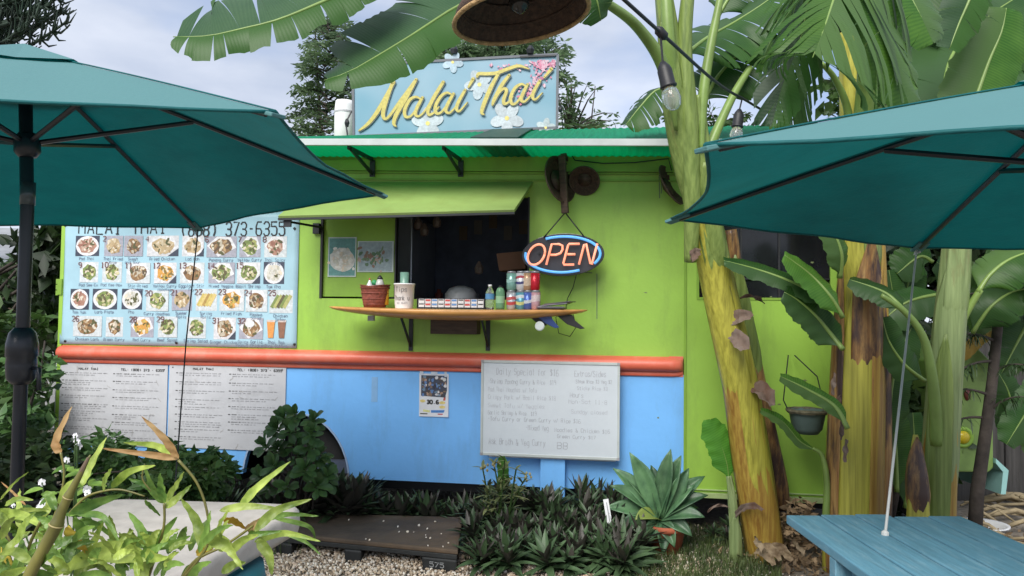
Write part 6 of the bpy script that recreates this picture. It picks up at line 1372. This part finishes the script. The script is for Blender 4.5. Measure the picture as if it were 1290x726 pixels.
part('lamp_ring', M().lathe(lc, [(.066, 0), (.066, .006), (.050, .012), (.044, .004)], 24, (0, -1, 0)), GREEN, lp, True)
part('reflector', M().lathe(P(1218, 497, vd), [(.04, 0), (.035, .012)], 16, (0, -1, 0), flat=.5), mat('dull_red', (.12, .03, .02), .4), vt, True)
m = M(); q0_, q1_ = P(1252, 577, vd), P(1268, 592, vd); z2 = P(1262, 622, vd).z
m.v = [(x, y, z) for y in (vd-.02, vd+.5) for x, z in ((q0_.x, q0_.z), (q1_.x, q1_.z), (q1_.x-.02, z2), (q1_.x-.05, z2), (q1_.x-.035, q1_.z-.01), (q0_.x, q0_.z-.03))]
m.f = [(0, 1, 2, 3, 4, 5), (11, 10, 9, 8, 7, 6)]+[(i, i+6, (i+1) % 6+6, (i+1) % 6) for i in range(6)]; part('mudguard', m, mat('pale_teal', (.30, .55, .52), .4), vt)
part('wheel', M().lathe((q0_.x-.16, vd+.5, .19), [(.08, -.06), (.17, -.06), (.19, -.03), (.19, .03), (.17, .06), (.08, .06)], 20, (0, 1, 0)), RUBBER, vt, True)
# young dark tree with drooping side twigs
yt = thing('young_dark_tree', 'young tree with dark thin trunk in front of the green cart', 'tree', G(1226, 703), 'W'); yd = G(1226, 703).y
tp_ = [P(1226, 703, yd), P(1231, 620, yd), P(1241, 550, yd), P(1250, 480, yd), P(1257, 410, yd), P(1262, 340, yd), P(1266, 280, yd)]
part('trunk', M().tube(tp_, [.042, .038, .034, .030, .028, .024, .014], 10), BARK, yt, True)
for i, (y0_, xe, ye) in enumerate(((455, 1194, 478), (498, 1188, 496), (527, 1186, 540), (430, 1200, 425), (470, 1300, 462), (400, 1310, 392), (520, 1290, 500), (372, 1196, 380))):
    a = P(1240+(560-y0_)*.1, y0_, yd); b = P(xe, ye, yd-.15+.1*(i % 3)); pts = [a.lerp(b, q)+Vector((0, 0, .03*math.sin(math.pi*q))) for q in [k/8 for k in range(9)]]
    bq = part('branch', M().tube(pts, [.010*(1-.7*k/8) for k in range(9)], 6), BARK, yt, True); m = M(); m.uv = []
    for k in range(3, 9):
        for j in range(9 if i in (0, 4, 5, 3) else 3): leaf_blade(m, curve(pts[k], (rr.uniform(-1, 1), rr.uniform(-.8, .4), rr.uniform(-.3, .5)), rr.uniform(.06, .12), 2.2, 5), [.002, .004, .004, .003, .001], (0, 0, 1), .2, 1)
    part('foliage', m, FOLD, bq, True)
# dead yellow leaf caught there
banana_leaf(yt, [(1262, 410, yd+.2), (1235, 425, yd+.2), (1205, 455, yd+.2)], .045, .045, (0, -1, .3), .6, .6, .2, mat('dead_yellow_leaf', (.38, .24, .03), .6, .3), 91, petw=.004, label='yellow dead banana leaf hanging on a branch')
# dry stalks and litter
m = M()
for k in range(46):
    p = G(rnd.uniform(1180, 1330), rnd.uniform(600, 690)); a = rnd.uniform(-.5, .5); l_ = rnd.uniform(.15, .5)
    m.tube([p+Vector((0, 0, .02+.10*rnd.random())), p+Vector((l_*.5*math.cos(a), l_*.5*math.sin(a), .05+.06*rnd.random())), p+Vector((l_*math.cos(a), l_*math.sin(a), .01+.03*rnd.random()))], [rnd.uniform(.006, .02)]*3, 6)
setting('dry_stalk_litter', m, mat('straw', (.34, .27, .16), .85, .4, 9, stretch=(1, 1, 3)), True, 'stuff', 'dry stalks littering the ground at the right edge')
V, F = leafcloud([(P(1006, 630, 4.5).x, 4.5, .18, .14, .10, .13, 420), (P(1005, 670, 4.3).x, 4.3, .02, .20, .2, .03, 160), (P(1230, 640, 4.4).x, 4.6, .03, .7, .5, .06, 900), (P(1080, 640, 4.4).x, 4.6, .03, .7, .4, .05, 700)], .028, 55)
o = bpy.data.objects.new('leaf_litter', npmesh('leaf_litter', V, F, mat('litter_brown', (.10, .055, .03), .8, .6, 9, col2=(.36, .25, .14)))); COL.objects.link(o); tag(o, 'heap of curled brown dry leaves at the foot of the bananas', kind='stuff')
for k in range(9):
    p = G(rnd.uniform(960, 1010), rnd.uniform(672, 700)); f_ = M(); rib = curve(p+Vector((0, 0, .02)), (rnd.uniform(-1, 1), rnd.uniform(-1, .2), .5), rnd.uniform(.10, .2), 2.2, 8)
    solo('dry_leaf', leaf_blade(f_, rib, [.026*math.sin(math.pi*(i+.5)/8)+.003 for i in range(8)], (.2, -.3, 1), .8, 2, .4), DRY, 'curled pale dry leaf lying at the base of the leaning banana', 'dry leaf', p, 'W', 'curled dry leaves on the gravel', True)
p = G(1238, 672); solo('planter_tray', M().lathe(p, [(.12, 0), (.15, .055), (.155, .055), (.155, .065), (.135, .06), (.11, .01)], 26, cap=False), WHITEP, 'shallow white planter tray behind the blue table', 'tray', p, 'W', smooth=True)
# grass
def blades(name, n, px0, px1, py0, py1, h, label, seed, dens=None):
    r = np.random.default_rng(seed); V, F = [], []
    for k in range(n):
        p = G(r.uniform(px0, px1), py0+(py1-py0)*r.random()); a = r.random()*6.28; hh = h*r.uniform(.4, 1.2); l = np.array([math.cos(a), math.sin(a), 0])*hh*r.uniform(.1, .8); s_ = np.array([-math.sin(a), math.cos(a), 0])*.0022
        b = np.array(p); o = len(V); V += [b-s_, b+s_, b+l*.45+s_*.8+np.array([0, 0, hh*.65]), b+l*.45-s_*.8+np.array([0, 0, hh*.65]), b+l+np.array([0, 0, hh*.95])]; F += [(o, o+1, o+2), (o, o+2, o+3), (o+3, o+2, o+4)]
    o = bpy.data.objects.new(name, npmesh(name, np.array(V), np.array(F), GRASS)); COL.objects.link(o); tag(o, label, kind='stuff')
blades('grass', 5200, 800, 985, 668, 740, .06, 'thin grass growing in the gravel between agave and banana', 3)
blades('weeds', 1800, 585, 830, 690, 712, .04, 'sparse weeds along the front of the planted bed', 4)
blades('grass_tuft', 2600, -60, 380, 600, 700, .10, 'grass at the feet of the shrubs on the left', 5)

# ================================================================ OVERHEAD LIGHTS
lc = P(657, 22, 2.2); ax = Vector((-.16, .0, 1)).normalized(); ls = thing('woven_lampshade', 'woven cone lampshade hanging above the sign, seen from below', 'lampshade', lc, 'W'); q = 87/950*2.2
part('shade', M().lathe(lc, [(q, 0), (q*.93, .035), (q*.78, .075), (q*.5, .125), (q*.22, .16), (.02, .18)], 40, ax, cap=False), BROWNW, ls, True, solid=.006)
part('rim', M().tube([lc+v for v in ring(ax, q, 40)], .007, 8), TANW, ls, True)
for kk, (f_, hz_) in enumerate(((.86, .055), (.64, .10), (.36, .142))): part('hoop', M().tube([lc+ax*(hz_-.008)+v for v in ring(ax, q*f_, 36)], .004, 6), BROWNW, ls, True)
part('bulb', M().lathe(lc+ax*.05, [(.004, -.04), (.026, -.025), (.032, 0), (.024, .03), (.016, .06)], 18, ax), mat('dark_bulb', (.03, .028, .026), .1), ls, True)
part('hanging_cord', M().tube([lc+ax*.17, lc+Vector((-.02, 0, .9))], .004, 6), BLACK, ls)
sg_ = thing('string_light', 'black string light cable with clear bulbs crossing over the right umbrella', 'string light', P(835, 45, 1.8), 'W')
w_ = [P(700, -80, 1.45), P(760, -24, 1.6), P(833, 42, 1.8), P(900, 102, 2.2), P(935, 124, 2.6), P(985, 148, 3.1), P(1060, 160, 4.0)]
a, b = smooth([tuple(v) for v in w_], [.0045]*len(w_), 6); part('cable', M().tube(a, b, 8), BLACK, sg_, True)
part('cable_clip', M().lathe(P(833, 42, 1.8), [(.004, -.02), (.012, -.01), (.012, .012), (.004, .02)], 10, (1, .6, -.75)), BLACK, sg_, True)
for (top, c0, d_, s_) in ((P(832, 44, 1.8), P(836, 84, 1.8), Vector((.25, 0, -1)), 1.0), (P(935, 124, 2.6), P(931, 142, 2.6), Vector((-.12, 0, -1)), .93)):
    d_ = d_.normalized(); bb = part('socket', M().lathe(c0, [(.006, -.012), (.014, 0), (.018, .01), (.018, .045), (.021, .048), (.020, .052)], 16, d_), BLACK, sg_, True)
    part('bulb', M().lathe(c0, [(.012, .050), (.020, .066), (.0225, .082), (.018, .100), (.008, .108), (.001, .109)], 20, d_, cap=False), GLASS, bb, True, solid=.001)
    part('filament', M().tube([c0+d_*.055, c0+d_*.075+Vector((.006, 0, 0)), c0+d_*.075-Vector((.006, 0, 0)), c0+d_*.058], .0012, 5), mat('filament', (.5, .35, .2), .4), bb)
    part('drop_wire', M().tube([top, c0-d_*.008], .0028, 6), BLACK, sg_)
# dangling plug beside the sign
m = M().tube([U(704, 120, -.3), U(706, 132, -.3), U(708, 150, -.32), U(710, 172, -.35)], .004, 6).lathe(U(706, 138, -.3), [(.010, -.02), (.016, 0), (.010, .02)], 8); solo('sign_cable', m, BLACK, 'black cable with a plug dangling right of the roof sign', 'cable', U(708, 150, -.3), 'F', smooth=True)

# ================================================================ FOREGROUND BAMBOO
bm_ = thing('bamboo_plant', 'yellow green bamboo with thick cane in the left foreground', 'bamboo', (-.75, 1.15, 0), 'W')
Z = lambda x, y, d=1.2: P(x/3.071, 500+y/3.071, d)
def bstem(pts, rz, d=1.2, mt=None):
    a, b = smooth([tuple(Z(x, y, d)) for x, y in pts], [r/3.071*d/950 for r in rz], 5); return part('stem', M().tube(a, b, 8), mt or CANE, bm_, True)
def bleaf(pts, wz, mt, d=1.2, dt=0.0, name='leaf', up=None, label=None):
    n = len(pts); raw = [tuple(Z(x, y, d+dt*i/(n-1))) for i, (x, y) in enumerate(pts)]; a, _ = smooth(raw, [1]*n, 8 if n < 4 else 6); a = [Vector(v) for v in a]; k = len(a)
    w_ = wz/3.071*d/950/2*.86; wd = [w_*(.12+.88*min(1, (i/(k-1))/.22)**.8)*min(1, (1-i/(k-1))/.62)**.72+.0003 for i in range(k)]
    T = (a[-1]-a[0]).normalized(); u = Vector(up) if up else Vector((rnd.uniform(-.45, .45), -1, rnd.uniform(-.1, .6)))
    return part(name, leaf_blade(M(), a, wd, u, rnd.uniform(.15, .45), 3, wave=.0012), mt, bm_, True, label=label)
cane_pts = [(95, 760), (115, 690), (165, 595), (212, 510), (240, 440), (268, 380), (310, 300), (350, 225)]
a, b = smooth([tuple(Z(x, y, 1.12)) for x, y in cane_pts], [r/3.071*1.12/950 for r in (24, 23, 22, 24, 18, 16, 11, 3)], 6)
b = [r*(1.14 if i in (19, 20, 29, 30) else 1) for i, r in enumerate(b)]; cn = part('cane', M().tube(a, b, 14), CANE, bm_, True)
for i in (19, 29): part('node_ring', M().tube([Vector(a[i]), Vector(a[i])*.7+Vector(a[i+1])*.3], [b[i]*1.12, b[i]*1.02], 14), mat('cane_node', (.34, .28, .12), .5), cn, True)
part('cane_sheath', leaf_blade(M(), [Vector(v)+Vector((0, -.004, 0)) for v in a[26:42]], [.006*(1-i/17) +.001 for i in range(16)], (0, -1, 0), -.5, 2), mat('cane_sheath', (.13, .09, .06), .6, .3, 30), cn, True)
for pts, rz in (([(690, 245), (760, 330), (800, 440), (806, 560), (760, 640), (690, 720)], (6, 5, 5, 5, 6, 7)), ([(270, 450), (330, 390), (400, 365), (470, 360), (560, 385)], (5, 5, 4, 4, 3)), ([(635, 410), (634, 500), (600, 620), (560, 740)], (5, 5, 6, 6)),
                ([(235, 215), (248, 290), (240, 360), (215, 450), (120, 690)], (5, 4, 4, 5, 6)), ([(690, 720), (760, 630), (860, 580), (950, 520), (1000, 480)], (7, 6, 5, 5, 4)), ([(570, 590), (560, 640), (580, 740)], (5, 5, 6)), ([(160, 480), (120, 560), (60, 740)], (7, 6, 6)),
                ([(115, 690), (60, 600), (20, 520)], (6, 5, 4)), ([(850, 590), (930, 560), (980, 550)], (5, 4, 3)), ([(560, 260), (552, 320), (600, 380)], (3, 3, 3))): bstem(pts, rz)
BL = [([(318, 345), (350, 270), (412, 158)], 44, YLW), ([(690, 240), (640, 165), (548, 76)], 36, ORL), ([(690, 240), (560, 222), (396, 200)], 28, ORL), ([(670, 225), (600, 188), (478, 178)], 34, YLW),
      ([(430, 352), (500, 290), (602, 266)], 34, YLW), ([(270, 452), (380, 408), (478, 378)], 46, DGL), ([(286, 466), (326, 530), (348, 606)], 40, DGL), ([(300, 455), (400, 466), (465, 572)], 28, DGL), ([(308, 474), (385, 500), (452, 560)], 26, DGL),
      ([(262, 500), (298, 556), (345, 608)], 58, YLW2), ([(632, 412), (580, 350), (498, 318)], 34, DGL), ([(632, 410), (590, 350), (556, 262)], 26, DGL), ([(634, 408), (628, 350), (620, 296)], 46, DGL), ([(636, 410), (680, 350), (712, 290)], 34, YLW), ([(640, 430), (690, 390), (742, 340)], 34, YLW),
      ([(400, 360), (410, 320), (432, 278)], 44, YLW), ([(585, 625), (420, 600), (300, 640), (165, 705)], 92, YLW), ([(-30, 462), (90, 462), (200, 524)], 44, YLW), ([(570, 585), (545, 510), (496, 446)], 46, DGL), ([(572, 590), (620, 540), (686, 464)], 48, DGL),
      ([(565, 575), (520, 540), (452, 530)], 40, YLW), ([(565, 600), (600, 620), (652, 622)], 50, YLW), ([(590, 580), (660, 570), (738, 538)], 36, DGL), ([(788, 596), (760, 480), (698, 392)], 50, YLW), ([(790, 592), (845, 540), (884, 476)], 46, YLW),
      ([(800, 560), (870, 570), (905, 610), (940, 668)], 50, YLW), ([(770, 604), (800, 520), (815, 440)], 30, DGL), ([(930, 426), (1000, 350), (1124, 250)], 40, YLW), ([(985, 520), (1070, 440), (1206, 396)], 42, YLW), ([(1000, 480), (1110, 455), (1232, 462)], 24, DGL),
      ([(985, 560), (1100, 528), (1240, 560)], 30, YLW), ([(1060, 470), (1190, 500), (1220, 548)], 20, DGL), ([(1080, 520), (1180, 560), (1240, 612)], 16, DGL), ([(995, 552), (1040, 610), (1052, 690)], 46, YLW), ([(850, 440), (960, 424), (1085, 434)], 34, YLW),
      ([(870, 470), (905, 480), (950, 510)], 46, YLW2), ([(960, 520), (975, 500), (1010, 470)], 40, ORL), ([(960, 530), (1000, 530), (1090, 520)], 30, DGL), ([(760, 610), (800, 590), (830, 575)], 44, YLW2),
      ([(10, 760), (30, 650), (15, 540)], 60, YLW), ([(20, 760), (70, 650), (80, 560)], 50, DGL), ([(30, 720), (100, 610), (150, 560)], 44, DGL), ([(0, 640), (60, 560), (120, 520)], 40, YLW), ([(0, 700), (-10, 600), (30, 500)], 46, DGL), ([(60, 760), (20, 640), (-40, 560)], 50, YLW),
      ([(150, 560), (200, 600), (260, 650)], 46, DGL), ([(120, 640), (60, 600), (0, 610)], 44, YLW), ([(170, 530), (235, 560), (262, 600)], 38, DGL), ([(20, 420), (70, 396), (130, 400)], 26, YLW), ([(160, 470), (190, 420), (180, 380)], 34, YLW), ([(230, 420), (260, 350), (310, 310)], 34, YLW),
      ([(215, 440), (190, 380), (160, 380)], 34, DGL), ([(0, 400), (60, 330), (110, 292)], 10, YLW), ([(100, 420), (50, 370), (5, 330)], 9, ORL), ([(60, 450), (100, 440), (190, 436)], 26, YLW), ([(480, 700), (470, 640), (520, 600)], 54, DGL), ([(540, 740), (560, 660), (600, 640)], 60, YLW),
      ([(450, 740), (380, 690), (300, 690)], 50, DGL), ([(860, 560), (850, 500), (886, 440)], 34, YLW), ([(560, 400), (590, 430), (620, 460)], 18, DGL), ([(40, 760), (130, 690), (210, 690)], 60, DGL), ([(-20, 760), (20, 700), (110, 660)], 60, YLW), ([(700, 740), (730, 660), (800, 640)], 26, DGL)]
r9 = random.Random(99)
for k in range(84):
    x = r9.uniform(-40, 600) if k < 66 else r9.uniform(560, 900); y = r9.uniform(560, 720) if x > 230 else r9.uniform(480, 720); a = r9.uniform(-2.9, -.2); l_ = r9.uniform(80, 170)
    BL.append(([(x, y), (x+math.cos(a)*l_*.5, y+math.sin(a)*l_*.5-12), (x+math.cos(a)*l_, y+math.sin(a)*l_*.9)], r9.uniform(24, 44), r9.choice([YLW, YLW, DGL, YLW, YLW2 if k % 4 == 0 else DGL])))
for pts, wz, mt in BL: bleaf(pts, wz, mt, 1.2+rnd.uniform(-.06, .08), rnd.uniform(-.05, .05))
bleaf([(236, 218), (222, 165), (278, 38)], 46, ORL, 1.2, 0, 'dried_husk', label='dried tan flower husk on a thin stem')
part('planter', M().lathe((-.75, 1.2, 0), [(.16, 0), (.20, .35), (.21, .36), (.21, .39), (.18, .39), (.15, .3)], 26), TERRA, bm_, True); part('soil', M().lathe((-.75, 1.2, .33), [(.18, 0), (.02, .01)], 20), SOIL, bm_)
# white flowering vinca beside it
vc = thing('white_vinca', 'small plant with white five petalled flowers beyond the bamboo', 'flowering plant', (P(75, 700, 1.75).x, 1.75, 0), 'W')
for (px, py, r_) in ((95, 549, 5), (97, 556, 6), (99, 562, 7), (84, 580, 6), (78, 592, 5), (53, 608, 7), (110, 617, 8), (55, 634, 8), (50, 640, 7), (17, 637, 4), (110, 621, 6)):
    d_ = 1.72+rnd.uniform(-.05, .05); c = P(px, py, d_); q = r_*.66*d_/950; b_ = Vector((vc.location.x+rnd.uniform(-.05, .05), 1.75, .45)); st = part('stem', M().tube([b_, (b_+c)/2+Vector((rnd.uniform(-.03, .03), 0, .03)), c], .0018, 5), FOLM, vc)
    rot = rnd.random(); nx_, ny_ = rnd.uniform(-.5, .5), rnd.uniform(-.2, .8)
    for k in range(5):
        a = rot+k*1.2566; m = M(); e = Vector((math.cos(a), ny_*.3*math.sin(a), math.sin(a))); s_ = Vector((-math.sin(a), -.2+ny_*.3*math.cos(a), math.cos(a)))
        m.v = [c, c+e*q*.5+s_*q*.5, c+e*q+s_*q*.42+Vector((0, -.002, 0)), c+e*q*1.08, c+e*q-s_*q*.42, c+e*q*.5-s_*q*.5]; m.f = [(0, 1, 2, 3, 4, 5)]; part('petal', m, PETAL, st)
for k in range(40):
    px, py = rnd.choice([(95, 600), (70, 620), (110, 650), (60, 660), (100, 680), (120, 610), (30, 650)]); c = P(px+rnd.uniform(-22, 22), py+rnd.uniform(-18, 20), 1.75+rnd.uniform(-.08, .08)); a = rnd.random()*6.28
    part('leaf', leaf_blade(M(), curve(c, (math.cos(a), math.sin(a)*.5-.3, rnd.uniform(-.2, .6)), .038, .8, 6), [.002, .007, .009, .008, .005, .0005], (0, -.5, 1), .2, 2), DGL, vc, True)
b_ = P(30, 605, 4.4); solo('nursery_pot', M().lathe((b_.x+.12, b_.y, 0), [(.13, 0), (.17, .30), (.185, .30), (.185, .34), (.165, .34), (.15, .2)], 24), BLACK, 'black nursery pot behind the umbrella pole', 'plant pot', (b_.x+.12, b_.y, 0), smooth=True)
